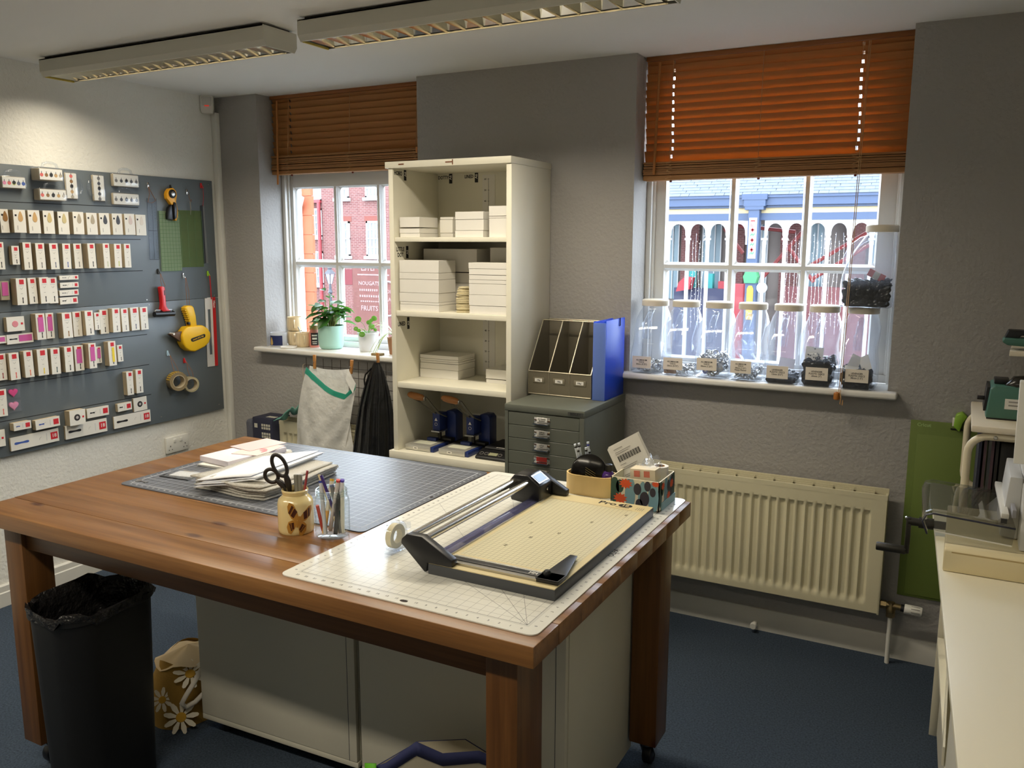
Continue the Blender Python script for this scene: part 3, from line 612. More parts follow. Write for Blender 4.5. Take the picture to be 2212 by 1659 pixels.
for row, kind, y0, y1, z0, z1, d, col in CARDS:
    y0, y1, z0, z1, d = map(float, (y0, y1, z0, z1, d)); i = cnt.get(row, 0); cnt[row] = i+1
    ym, zm, wy, hz = (y0+y1)/2, (z0+z1)/2, y1-y0, z1-z0; cn = CN.get(col, col)
    where = '%s from left, %s row' % (ordn(i), RN[row])
    if kind[:4] == 'clam':
        t = thing('stitch_marker_pack', (.0205, ym, z0), 'clear handled pack with %s pictures, %s of grey panel' % ({'warm': 'brown', 'grey': 'grey', 'multi': 'pastel'}[col], where), 'pack', group='clear packs on the grey panel')
        b = MB(); b.box(.0205, d-.004, y0, y1, z0, z1); b.build('inner_cards', CARDS_, t, bevel=.003)
        b = MB(); b.box(d-.004, d, y0+.002, y1-.002, z0+.002, z1-.002); b.build('front_card', CARDF, t)
        e_ = .006; b = MB(); b.box(.0205, d+.003, y0-e_, y1+e_, z0-e_, z1+e_); b.build('clear_case', BAG, t, bevel=.008, seg=3)
        vert = kind != 'clamh'
        if kind == 'clamh': pts = [(ym-.036, z1+.002), (ym-.030, z1+.020), (ym-.012, z1+.026), (ym+.012, z1+.026), (ym+.030, z1+.020), (ym+.036, z1+.002)]
        else:
            yy, s = (y1, 1) if kind == 'clamvR' else (y0, -1)
            pts = [(yy+s*.002, zm-.034), (yy+s*.018, zm-.030), (yy+s*.024, zm-.012), (yy+s*.024, zm+.012), (yy+s*.018, zm+.030), (yy+s*.002, zm+.034)]
        b = MB(); b.tube([(d-.006, p[0], p[1]) for p in pts], .006, 8); b.build('handle', BAG, t, smooth=50)
        n = 5; cs = {'warm': ['coral', 'brown', 'dark', 'tan', 'beige'], 'grey': ['grey', 'dark', 'slate', 'dark', 'grey'], 'multi': ['softpink', 'coral', 'lime', 'slate', 'blue']}[col]
        for q in range(n):
            b = MB(); f = (q+.5)/n
            yc, zc = (y0+wy*f, zm) if not vert else (ym, z1-hz*f)
            b.lathe([(.0082, 0), (.0060, .0008)], (d, yc, zc-.003), 12, rotm(0, PI/2, 0)); b.build('marker_picture', pr(cs[q]), t)
            b = MB(); b.box(d, d+.0008, yc-.0012, yc+.0012, zc, zc+.012); b.build('marker_pin', pr('dark'), t)
        b = MB(); b.lathe([(.0075, 0), (.0070, .0012)], (d+.001, ym, zm), 14, rotm(0, PI/2, 0)); b.build('round_badge', INK, t)
        continue
    if kind == 'heart':
        pts = []
        for q in range(28):
            a = 2*PI*q/28; hx = 16*math.sin(a)**3; hy = 13*math.cos(a)-5*math.cos(2*a)-2*math.cos(3*a)-math.cos(4*a); pts.append((ym+hx*wy*.028, zm+.003+hy*wy*.028))
        t = thing('heart_pack', (.0205, ym, z0), '%s heart in a clear bag on the lower left of grey panel' % cn, 'heart', group='heart packs on the grey panel')
        b = MB(); b.prism(pts, 'x', .0215, d); b.build('heart', pr(col), t, bevel=.002)
        b = MB(); b.box(.0205, d+.002, y0-.006, y1+.006, z0-.004, z1+.004); b.build('clear_bag', BAG, t)
        continue
    horiz = kind in ('hcard', 'hbig', 'hpink'); wob_ = random.uniform(-.018, .018)
    if kind == 'tear': lab = '%s leather marker in cream bag, %s of panel' % (cn, where)
    elif kind == 'sq': lab = 'square white packet with %s print, %s of grey panel' % ({'pinkdisc': 'pink disc', 'palepinkdisc': 'pale disc', 'blackdisc': 'black disc', 'ring': 'black ring'}[col], where)
    elif kind in ('pink', 'hpink'): lab = 'packet with pink strip, %s of grey panel' % where
    else: lab = '%s white card packet with %s print, %s of grey panel' % ({'cards': 'small', 'card': 'tall', 'hcard': 'sideways', 'hbig': 'long flat'}[kind], cn, where)
    t = thing('card_packet' if kind != 'tear' else 'marker_bag', (.0205, ym, z0), lab, 'packet', group='packets hanging on the grey panel')
    b = MB(); b.box(.0205, d-.0012, y0, y1, z0, z1-.0015); t.rotation_euler = (wob_, 0, 0)
    b.build('card_stack', CARDS_, t, bevel=.0008, seg=1)
    b = MB(); b.box(d-.0012, d, y0, y1, z0, z1); b.build('front_card', CARDF if kind != 'pink' else BAG, t)
    X = d
    if kind == 'tear':
        pts = []
        for q in range(22):
            a = 2*PI*q/22; rr = .0105*(1-.42*max(0, math.cos(a))**1.5); pts.append((ym+.004+rr*math.sin(a), zm+.012+(.030 if math.cos(a) > 0 else .014)*math.cos(a)))
        b = MB(); b.prism(pts, 'x', X, X+.0012); b.build('leather_drop', pr(col), t)
        b = MB(); b.box(X, X+.0006, y0+.006, y0+.014, z1-.028, z1-.020); b.build('black_logo', INK, t)
        b = MB(); b.box(X, X+.0004, ym-.012, ym-.010, z0+.012, z0+.030); b.build('fold_line', GREYP, t)
        continue
    if kind == 'pink':
        b = MB(); b.box(X, X+.0008, y0+.006, y1-.006, zm-.022, z1-.006); b.build('pink_strip', PINKS, t); continue
    if kind == 'sq':
        rr = min(wy, hz)*.22; c_ = {'pinkdisc': (224, 140, 150), 'palepinkdisc': (205, 205, 205), 'blackdisc': (50, 46, 50), 'ring': (40, 38, 42)}[col]
        b = MB(); b.lathe([(rr, 0), (rr*.9, .001)], (X, ym-wy*.03, zm), 20, rotm(0, PI/2, 0)); b.build('disc_print', mat('print_'+col, c_, .5), t)
        if col in ('ring', 'blackdisc'): b = MB(); b.lathe([(rr*.45, 0), (rr*.4, .0005)], (X+.001, ym-wy*.03, zm), 16, rotm(0, PI/2, 0)); b.build('disc_centre', mat('print_pale_centre', (190, 184, 180), .5), t)
        s = .009; b = MB(); b.box(X, X+.0006, y1-.016, y1-.016+s, zm-s/2, zm+s/2); b.build('red_logo', LOGO, t); continue
    if horiz:
        s = hz*.55; b = MB(); b.box(X, X+.0006, y1-.006-s, y1-.006, zm-s/2, zm+s/2); b.build('red_logo', LOGO, t)
        if kind == 'hbig':
            text('18', s*.7, CARDF, t, (X+.0008, y1-.006-s/2, zm), (0, 1, 0), (0, 0, 1), 'logo_mark', ext=.0001)
        if kind == 'hpink': b = MB(); b.box(X, X+.0008, ym-.006 if col == 'pinkR' else y0+.01, y1-.006, z0+.008, z1-.006); b.build('pink_strip', PINKS, t)
        b = MB(); bow(b, X, y0+wy*(.24 if kind != 'hbig' else .22), zm, wy*(.30 if kind != 'hcard' else .22), hz*(.20 if kind == 'hbig' else .16), False); b.build('bookmark_print', pr(col if col in COLS else 'black'), t)
        b = MB(); b.box(X, X+.0004, y1-.010-s*1.5, y1-.008-s*1.5, zm-s*.5, zm+s*.5); b.build('name_print', mat('soft_red_print', (206, 110, 110), .7), t)
        b = MB(); b.tube([(X+.0003, y1-.02-s*1.9, zm+.006), (X+.0003, y1-.028-s*1.9, zm+.002), (X+.0003, y1-.03-s*1.9, zm-.006)], .0005, 4); b.build('doodle_print', GREYP, t)
        continue
    # upright card
    s = wy*.46; zt_ = z1-.006
    b = MB(); b.box(X, X+.0006, ym-s/2+.002, ym+s/2+.002, zt_-s, zt_); b.build('red_logo', LOGO, t)
    b = MB(); b.box(X, X+.0004, ym-wy*.28, ym+wy*.28, zt_-s-.008, zt_-s-.006); b.build('name_print', mat('soft_red_print'), t)
    b = MB(); b.tube([(X+.0003, ym-wy*.15, zt_-s-.016), (X+.0003, ym, zt_-s-.022), (X+.0003, ym+wy*.15, zt_-s-.014)], .0005, 4); b.build('doodle_print', GREYP, t)
    b = MB(); b.box(X, X+.0004, ym-.004, ym+.004, zm-.010, zm-.0085); b.build('small_print', GREYP, t)
    b = MB(); bow(b, X, ym+.003, z0+hz*.17, hz*.22, wy*.12); b.build('bookmark_print', pr(col if col in COLS else 'black'), t)
    if col == 'pinkstrip': b = MB(); b.box(X+.0006, X+.0016, ym-wy*.3, ym+wy*.3, z0+hz*.30, z0+hz*.86); b.build('pink_strip', PINKS, t)
    if col == 'yellowstrip': b = MB(); b.box(X+.0006, X+.0016, ym-wy*.05, ym+wy*.25, z0+hz*.15, z0+hz*.75); b.build('yellow_strip', YELS, t)
# ------------------------------------------------------------------ tools hung on hooks at the right of the panel
TWINE = mat('twine', (150, 100, 60), .9)
def hook(y, z, col, label, m=None):
    m = m or CHROME
    t = thing('hook', (.0205, y, z), label, 'hook', group='hooks on the grey panel')
    b = MB(); b.prism([(y-.005, z-.014), (y+.005, z-.014), (y+.006, z), (y+.004, z+.014), (y-.004, z+.014), (y-.006, z)], 'x', .0203, .026); b.build('plate', m, t, bevel=.002)
    b = MB(); b.tube([(.025, y, z+.006), (.034, y, z-.004), (.036, y, z-.012), (.040, y, z-.010)], .0018, 6); b.build('arm', m, t, smooth=50)
    return t
LIMEP = mat('lime_plastic', (160, 205, 40), .4); REDP = mat('red_plastic', (205, 32, 34), .35)
hook(-.481, 1.879, 0, 'chrome hook holding the clear long ruler on grey panel')
hook(-.342, 1.875, 0, 'chrome hook behind the yellow rotary cutter', DARKM)
hook(-.240, 1.858, 0, 'chrome hook with twine above green ruler')
hook(-.142, 1.896, 0, 'red hook at top right of grey panel', REDP)
hook(-.452, 1.450, 0, 'dark hook above the red roller', DARKM)
hook(-.296, 1.424, 0, 'large chrome hook above the yellow tape gun')
hook(-.130, 1.430, 0, 'lime green hook above red and white ruler', LIMEP)
hook(-.427, 1.027, 0, 'pale blue hook above printed tape roll', mat('pale_blue_plastic', (176, 204, 220), .4))
hook(-.323, .976, 0, 'red hook above plain tape roll', REDP)
def cord(par, pts, m=TWINE, r=.0012, name='cord'):
    b = MB(); b.tube(pts, r, 5); return b.build(name, m, par)
# clear ruler
CLR = clear_mat('clear_acrylic', haze=.07, gloss=.0, haze_col=(190, 194, 198))
t = thing('clear_ruler', (.023, -.467, 1.51), 'long clear plastic ruler with black markings on grey panel', 'ruler')
b = MB(); b.prism([(-.498, 1.511), (-.442, 1.511), (-.436, 1.815), (-.492, 1.815)], 'x', .0215, .0245); b.build('blade', CLR, t)
b = MB()
for a, c in (((-.498, 1.511), (-.492, 1.815)), ((-.442, 1.511), (-.436, 1.815)), ((-.498, 1.511), (-.442, 1.511)), ((-.470, 1.511), (-.464, 1.79)), ((-.496, 1.655), (-.440, 1.655))):
    b.cyl((.025, a[0], a[1]), (.025, c[0], c[1]), .0007, 4)
for q in range(38):
    z = 1.52+q*.0075; y = -.442+.00002*q; b.box(.0247, .0252, -.452+(.004 if q % 2 else 0), -.4425+(z-1.511)*.02, z, z+.0009)
b.build('markings', INK, t)['kind'] = 'stuff'
cord(t, [(.028, -.481, 1.872), (.027, -.476, 1.835), (.026, -.488, 1.795), (.026, -.464, 1.792), (.027, -.442, 1.805), (.028, -.480, 1.868)])
# rotary cutter
YEL = mat('yellow_plastic', (240, 170, 32), .4); YEL2 = mat('mustard_plastic', (236, 184, 20), .42)
t = thing('rotary_cutter', (.03, -.345, 1.71), 'yellow and black rotary cutter hanging on grey panel', 'cutter')
b = MB(); b.prism([(-.381, 1.855), (-.368, 1.868), (-.344, 1.872), (-.327, 1.857), (-.323, 1.835), (-.331, 1.805), (-.323, 1.763), (-.326, 1.732), (-.334, 1.707), (-.345, 1.709), (-.340, 1.74), (-.338, 1.765), (-.344, 1.80), (-.356, 1.785), (-.362, 1.788), (-.373, 1.804), (-.386, 1.816), (-.388, 1.839)][::-1], 'x', .022, .046); b.build('body', YEL, t, bevel=.003)
b = MB(); b.prism([(-.350, 1.802), (-.336, 1.798), (-.331, 1.763), (-.338, 1.721), (-.352, 1.713), (-.353, 1.762)][::-1], 'x', .024, .052); b.build('grip', BLACK, t, bevel=.003)
b = MB(); b.prism([(-.378, 1.772), (-.357, 1.792), (-.352, 1.75), (-.352, 1.71), (-.390, 1.714), (-.388, 1.742)][::-1], 'x', .022, .044); b.build('lower_grip', BLACK, t, bevel=.004)
b = MB(); b.lathe([(.022, 0), (.022, .003), (.018, .006)], (.046, -.354, 1.842), 20, rotm(0, PI/2, 0)); b.build('wheel_guard', BLACK, t, smooth=40)
b = MB(); b.lathe([(.013, 0), (.012, .004), (.004, .006)], (.051, -.354, 1.842), 18, rotm(0, PI/2, 0)); b.build('blade_nut', STEEL, t, smooth=40)
# green acrylic rulers
GRN = clear_mat('green_acrylic', tint=(240, 248, 230), gloss=.0, haze=.62, haze_col=(198, 214, 180)); GRL = mat('green_grid_line', (92, 128, 84), .6)
for nm, poly, lab, gap in (('quilting_ruler', [(-.432, 1.451), (-.304, 1.451), (-.304, 1.755), (-.425, 1.755)], 'pale green gridded square ruler below the yellow cutter', .019),
                      ('quilting_ruler', [(-.300, 1.468), (-.155, 1.468), (-.156, 1.763), (-.300, 1.763)], 'olive green transparent ruler beside the gridded one', .048)):
    t = thing(nm, (.022, poly[0][0]+.06, poly[0][1]), lab, 'ruler')
    x_ = .0212 if gap > .03 else .0245
    b = MB(); b.prism(poly, 'x', x_, x_+.003); b.build('sheet', GRN if gap < .03 else clear_mat('olive_acrylic', tint=(216, 226, 186), gloss=.0, haze=.62, haze_col=(158, 176, 128)), t)
    ys, zs_ = [p[0] for p in poly], [p[1] for p in poly]; n = int((max(zs_)-min(zs_))/gap); ny = int((max(ys)-min(ys))/gap)
    for q in range(n+1): z = min(zs_)+gap*q; b = MB(); b.box(x_+.003, x_+.0036, min(ys)+.003, max(ys)-.001, z-.0007 if gap < .03 else z-.0003, z+.0007 if gap < .03 else z+.0003); b.build('grid_line', GRL, t)
    for q in range(ny+1): y = min(ys)+gap*q+.004; b = MB(); b.box(x_+.003, x_+.0036, y-.0006, y+.0006, min(zs_), max(zs_)); b.build('grid_line', GRL, t)
# tweezers hung over the green ruler
t = thing('tweezers', (.03, -.233, 1.74), 'small steel tweezers on twine in front of green ruler', 'tweezers')
b = MB(); b.tube([(.032, -.232, 1.81), (.034, -.230, 1.775), (.032, -.231, 1.74)], .0025, 6, rs=[.0035, .003, .001]); b.build('tweezer_body', STEEL, t, smooth=50)
cord(t, [(.036, -.240, 1.852), (.034, -.236, 1.83), (.033, -.230, 1.815), (.034, -.222, 1.82), (.034, -.226, 1.806)])
# long black steel rule
t = thing('steel_rule', (.025, -.137, 1.484), 'long narrow black and grey steel rule near panel edge', 'ruler')
b = MB(); b.prism([(-.153, 1.484), (-.138, 1.487), (-.140, 1.795), (-.154, 1.791)], 'x', .0215, .024); b.build('black_edge', BLACK, t)
b = MB(); b.prism([(-.138, 1.487), (-.122, 1.484), (-.130, 1.795), (-.140, 1.795)], 'x', .0215, .0235); b.build('grey_blade', mat('grey_steel_paint', (120, 120, 116), .4, .4), t)
cord(t, [(.036, -.142, 1.888), (.03, -.136, 1.84), (.025, -.139, 1.79)], mat('red_cord', (190, 40, 40), .8))
# brayer roller
t = thing('ink_roller', (.03, -.45, 1.228), 'red handled roller with black rubber barrel on grey panel', 'roller')
b = MB(); b.prism([(-.469, 1.372), (-.456, 1.376), (-.44, 1.371), (-.439, 1.339), (-.438, 1.274), (-.426, 1.257), (-.41, 1.248), (-.459, 1.246), (-.471, 1.255), (-.463, 1.287), (-.465, 1.34)][::-1], 'x', .028, .052); b.build('handle', REDP, t, bevel=.004)
b = MB(); b.cyl((.045, -.510, 1.236), (.045, -.390, 1.232), .0135, 20); b.build('barrel', BLACK, t, smooth=40)
b = MB(); b.tube([(.044, -.506, 1.250), (.044, -.50, 1.256), (.044, -.40, 1.252), (.044, -.392, 1.246)], .003, 6); b.build('roller_frame', STEEL, t)
b = MB(); b.box(.0515, .0525, -.449, -.443, 1.33, 1.355); b.build('hanging_slot', BLACK, t)
cord(t, [(.038, -.452, 1.44), (.042, -.456, 1.40), (.046, -.452, 1.37)]); cord(t, [(.038, -.450, 1.44), (.044, -.440, 1.395), (.048, -.435, 1.375)])
# yellow tape gun
t = thing('tape_gun', (.03, -.27, 1.02), 'yellow adhesive tape gun hanging on grey panel', 'tape gun')
b = MB(); b.prism([(-.332, 1.16), (-.227, 1.159), (-.196, 1.14), (-.178, 1.115), (-.178, 1.09), (-.191, 1.06), (-.225, 1.04), (-.29, 1.022), (-.324, 1.029), (-.35, 1.048), (-.365, 1.077), (-.369, 1.111), (-.357, 1.137)][::-1], 'x', .022, .074); b.build('body', YEL2, t, bevel=.009, seg=3)
b = MB(); b.prism([(-.336, 1.259), (-.313, 1.269), (-.282, 1.267), (-.273, 1.255), (-.263, 1.213), (-.259, 1.150), (-.304, 1.150), (-.312, 1.194), (-.326, 1.234)][::-1], 'x', .030, .066); b.build('handle', YEL2, t, bevel=.008, seg=3)
for q in range(7):
    b = MB(); z = 1.245-q*.011; y = -.330+q*.004; b.cyl((.034, y, z), (.064, y, z), .003, 6); b.build('grip_rib', YEL2, t)
b = MB(); b.prism([(-.354, 1.137), (-.434, 1.129), (-.425, 1.122), (-.368, 1.083)][::-1], 'x', .036, .060); b.build('nose', mat('brown_plastic', (96, 70, 48), .5), t, bevel=.002)
b = MB(); b.cyl((.034, -.412, 1.128), (.064, -.412, 1.128), .006, 12); b.build('nose_wheel', WHITE, t, smooth=40)
b = MB(); b.prism([(-.316, 1.090), (-.310, 1.096), (-.225, 1.112), (-.217, 1.106), (-.220, 1.094), (-.302, 1.077), (-.312, 1.080)][::-1], 'x', .074, .0755); b.build('label_strip', BLACK, t)
text('scotch ATG 700', .011, YEL2, t, (.0758, -.267, 1.094), (0, .98, .185), (0, -.185, .98), 'label_lettering', ext=.0002)
b = MB(); b.box(.05, .068, -.318, -.306, 1.168, 1.182); b.build('trigger', BLACK, t, bevel=.002)
cord(t, [(.040, -.297, 1.415), (.046, -.303, 1.34), (.05, -.306, 1.262)]); cord(t, [(.040, -.295, 1.415), (.046, -.286, 1.34), (.05, -.290, 1.262)])
# red and white cutting ruler
t = thing('cutting_ruler', (.024, -.13, .92), 'red and white metal cutting ruler at panel right edge', 'ruler')
b = MB(); b.prism([(-.168, .921), (-.149, .921), (-.145, 1.297), (-.161, 1.297)], 'x', .0215, .0245); b.prism([(-.130, .921), (-.117, .921), (-.110, 1.30), (-.126, 1.30)], 'x', .0215, .0245)
b.prism([(-.149, .921), (-.130, .921), (-.130, .987), (-.149, .987)], 'x', .0215, .0245); b.prism([(-.147, 1.236), (-.127, 1.236), (-.126, 1.30), (-.145, 1.30)], 'x', .0215, .0245); b.build('white_blade', mat('white_print_metal', (224, 220, 214), .5), t)
b = MB(); b.prism([(-.117, .921), (-.096, .921), (-.090, 1.301), (-.110, 1.30)], 'x', .0215, .026); b.build('red_edge', REDP, t)
text('Maun', .018, CARDF, t, (.0262, -.101, 1.262), (0, 0, -1), (0, 1, 0), 'edge_lettering', ext=.0002)
cord(t, [(.036, -.130, 1.42), (.03, -.122, 1.35), (.026, -.118, 1.29)], mat('red_cord'), .003)
# tape rolls
def tape(y, z, ro_, ri, wd, label, m, side, strings, rz=.0):
    t = thing('tape_roll', (.03, y, z-ro_), label, 'tape roll')
    R = rotm(0, PI/2, math.radians(-14+rz))
    b = MB(); b.shell([(ri, 0), (ro_, 0), (ro_, wd), (ri, wd), (ri, 0)], (.030, y, z), 32, R); b.build('tape', m, t, smooth=40)
    b = MB(); b.shell([(ri-.0025, -.0004), (ri, -.0004), (ri, wd+.0004), (ri-.0025, wd+.0004), (ri-.0025, -.0004)], (.030, y, z), 32, R); b.build('card_core', mat('card_core', (196, 180, 150), .8), t, smooth=40)
    for s in strings: cord(t, s)
    return t
t = tape(-.398, .878, .049, .034, .046, 'brown tape roll with yellow print hanging on blue hook', mat('brown_tape', (140, 122, 90), .4), 0, [[(.04, -.427, 1.018), (.045, -.42, .96), (.05, -.41, .915)], [(.04, -.427, 1.018), (.05, -.395, .95), (.056, -.388, .918)]])
for q in range(9):
    a = math.radians(150+q*13); R = rotm(0, PI/2, math.radians(-14)); p = Vector((.030, -.398, .878))+R @ Vector((.0494*math.cos(a), .0494*math.sin(a), .023))
    b = MB(); b.obox(p, (.003, .006, .034), R @ Matrix.Rotation(a, 3, 'Z')); b.build('yellow_print', mat('ochre_print', (196, 160, 60), .6), t)
tape(-.308, .848, .041, .033, .034, 'plain buff tape roll hanging on red hook', mat('buff_tape', (176, 164, 128), .35), 0, [[(.04, -.323, .968), (.045, -.322, .92), (.05, -.312, .880)], [(.04, -.323, .968), (.05, -.30, .92), (.056, -.296, .878)]])
# ================================================================== white bookcase
t = thing('bookcase', (1.715, -.19, 0), 'tall white bookcase with open shelves against grey wall', 'bookcase')
b = MB(); b.box(1.405, 2.026, -.378, -.004, 1.915, 1.943); b.build('top_board', MELA, t, bevel=.002)
CHIP = mat('chipped_board_core', (120, 70, 45), .9)
for x0, x1 in ((1.478, 1.505), (1.716, 1.752)): b = MB(); b.box(x0, x1, -.3795, -.377, 1.928, 1.9325); b.build('edge_chip', CHIP, t)
b = MB(); b.box(1.749, 1.753, -.3797, -.377, 1.919, 1.940); b.build('edge_chip', CHIP, t)
b = MB(); b.box(1.417, 1.441, -.37, -.004, .664, 1.915); b.build('side_panel', MELA, t, bevel=.0015)
b = MB(); b.box(2.0, 2.024, -.37, -.004, .664, 1.915); b.build('side_panel', MELA, t, bevel=.0015)
b = MB(); b.box(1.441, 2.0, -.012, -.004, .664, 1.915); b.build('back_panel', MELA, t)
for z1, th in ((1.622, .019), (1.301, .023), (.980, .025)):
    b = MB(); b.box(1.441, 2.0, -.366, -.012, z1-th, z1); b.build('shelf', MELA, t, bevel=.0015)
b = MB(); b.box(1.402, 2.034, -.388, -.004, .630, .664); b.build('base_top', MELA, t, bevel=.002)
b = MB(); b.box(1.41, 2.026, -.36, -.004, .0, .630); b.build('base_unit', MELA, t)
for x0, x1 in ((1.41, 1.716), (1.72, 2.026)):
    b = MB(); b.box(x0, x1, -.380, -.361, .07, .626); d_ = b.build('cupboard_door', MELA, t, bevel=.0015)
    b = MB(); xx = x1-.03 if x0 < 1.5 else x0+.03; b.cyl((xx, -.380, .52), (xx, -.400, .52), .010, 12); b.build('knob', STEEL, d_, smooth=40)
# printed shelf labels
def shelf_tag(words, x, y, z, on_side, tagtxt, dz=0):
    r, u = ((0, 1, 0), (0, 0, 1)) if on_side else ((1, 0, 0), (0, 0, 1))
    n = Vector(r).cross(Vector(u)); o = Vector((x, y, z))
    text(words, .026 if on_side else .0215, INK, t, o+n*.0006+(Vector((0, -.052, 0)) if on_side else Vector((-.040, 0, 0))), r, u, 'shelf_label', ext=.0002, squash=.8)
    b = MB(); c = o+n*.0008
    if on_side: b.box(c.x-.0006, c.x+.0004, c.y-.0085, c.y+.0085, c.z-.027, c.z+.027)
    else: b.box(c.x-.0085, c.x+.0085, c.y-.0004, c.y+.0006, c.z-.027, c.z+.027)
    q = b.build('black_size_tag', INK, t)
    text(tagtxt, .018, CARDF, q, c+n*.0012, (0, 0, 1), [-v for v in r], 'size_lettering', ext=.0002)
shelf_tag('HOBO', 1.4412, -.279, 1.897, True, 'A6'); shelf_tag('DOTTY', 1.512, -.0125, 1.898, False, 'A6'); shelf_tag('LINED', 1.651, -.0125, 1.899, False, 'A6')
shelf_tag('LITTLE\nDOT', 1.4412, -.273, 1.557, True, 'A5'); shelf_tag('LINED', 1.4412, -.274, 1.238, True, 'A5')
# paper height scales stuck to the back
for zt_, zb_, nums in ((1.905, 1.625, ('60', '50', '40', '30', '20')), (1.262, 1.0, ('50', '40', '30', '20', '10'))):
    s_ = thing('paper_scale', (1.715, -.0135, zb_), 'paper measuring strip on bookcase back, %s shelf' % ('topmost' if zt_ > 1.5 else 'third'), 'paper strip')
    b = MB(); b.box(1.683, 1.748, -.0135, -.0125, zb_, zt_); b.build('strip', PAPER, s_)
    b = MB(); b.box(1.7135, 1.7148, -.0139, -.0134, zb_+.004, zt_-.016); b.build('scale_line', INK, s_)
    for q, w_ in enumerate(nums):
        z = zt_-.02-q*.049; b = MB(); b.box(1.709, 1.719, -.0139, -.0134, z-.0006, z+.0006); b.build('tick', INK, s_)
        text(w_, .011, INK, s_, (1.698, -.0138, z), (1, 0, 0), (0, 0, 1), 'scale_number', ext=.0001)
# paper stacks built of reams
def stack(name, x0, x1, y0, y1, z0, z1, n, label, jit=.0015, m=None, cat='paper stack'):
    t = thing(name, ((x0+x1)/2, (y0+y1)/2, z0), label, cat, group='paper stacks in the bookcase')
    cuts = [0]+sorted(random.uniform(.12, .9) for _ in range(n-1))+[1]
    for i in range(n):
        a = z0+(z1-z0)*cuts[i]; c = z0+(z1-z0)*cuts[i+1]-.0012
        if c-a < .004: continue
        dx, dy = random.uniform(-jit, jit), random.uniform(-jit, jit)
        b = MB(); b.box(x0+dx, x1+dx, y0+dy, y1+dy, a, c); b.build('ream', m or PAPER, t, bevel=.0007, seg=1)
    return t
stack('paper_stack', 1.456, 1.560, -.345, -.20, 1.6222, 1.710, 4, 'small square paper stack on top shelf, nearest the window')
stack('paper_stack', 1.585, 1.652, -.22, -.12, 1.6222, 1.712, 3, 'narrow paper stack tucked behind the others on top shelf')
stack('paper_stack', 1.741, 1.878, -.345, -.21, 1.6222, 1.729, 3, 'middle square paper stack on top shelf beside the scale')
stack('paper_stack', 1.905, 1.997, -.345, -.21, 1.6222, 1.750, 3, 'tallest paper stack on top shelf at its inner corner')
stack('paper_stack', 1.453, 1.659, -.352, -.215, 1.3012, 1.524, 6, 'large front paper stack on second shelf, nearest the window')
stack('paper_stack', 1.470, 1.752, -.185, -.03, 1.3012, 1.573, 4, 'shaded paper stack at back of second shelf')
stack('paper_stack', 1.811, 1.997, -.352, -.215, 1.3012, 1.518, 7, 'front paper stack on second shelf beside the felt pile')
stack('paper_stack', 1.820, 1.997, -.185, -.04, 1.3012, 1.580, 4, 'rear paper stack behind the felt pile on second shelf')
stack('paper_stack', 1.449, 1.657, -.195, -.045, .9802, 1.088, 5, 'wide low paper stack on third shelf')
stack('paper_stack', 1.803, 1.997, -.195, -.04, .9802, 1.044, 3, 'short paper stack on third shelf beside the scale')
# felt pile
t = thing('felt_pile', (1.75, -.25, 1.3012), 'pile of cream fluffy sheets between two paper stacks', 'felt pile')
FELT = mat('cream_felt', (214, 202, 166), .95, bump=(300, .8, .004))
for q in range(16):
    b = MB(); z = 1.3012+q*.0069; w_ = .042+random.uniform(-.004, .002)-.0006*max(0, q-11)**2
    b.lathe([(w_*.96, 0), (w_, .0022), (w_, .0045), (w_*.96, .0064)], (1.752+random.uniform(-.003, .003), -.27, z), 14, None, 1.0, 1.5); b.build('felt_sheet', FELT, t, smooth=60)
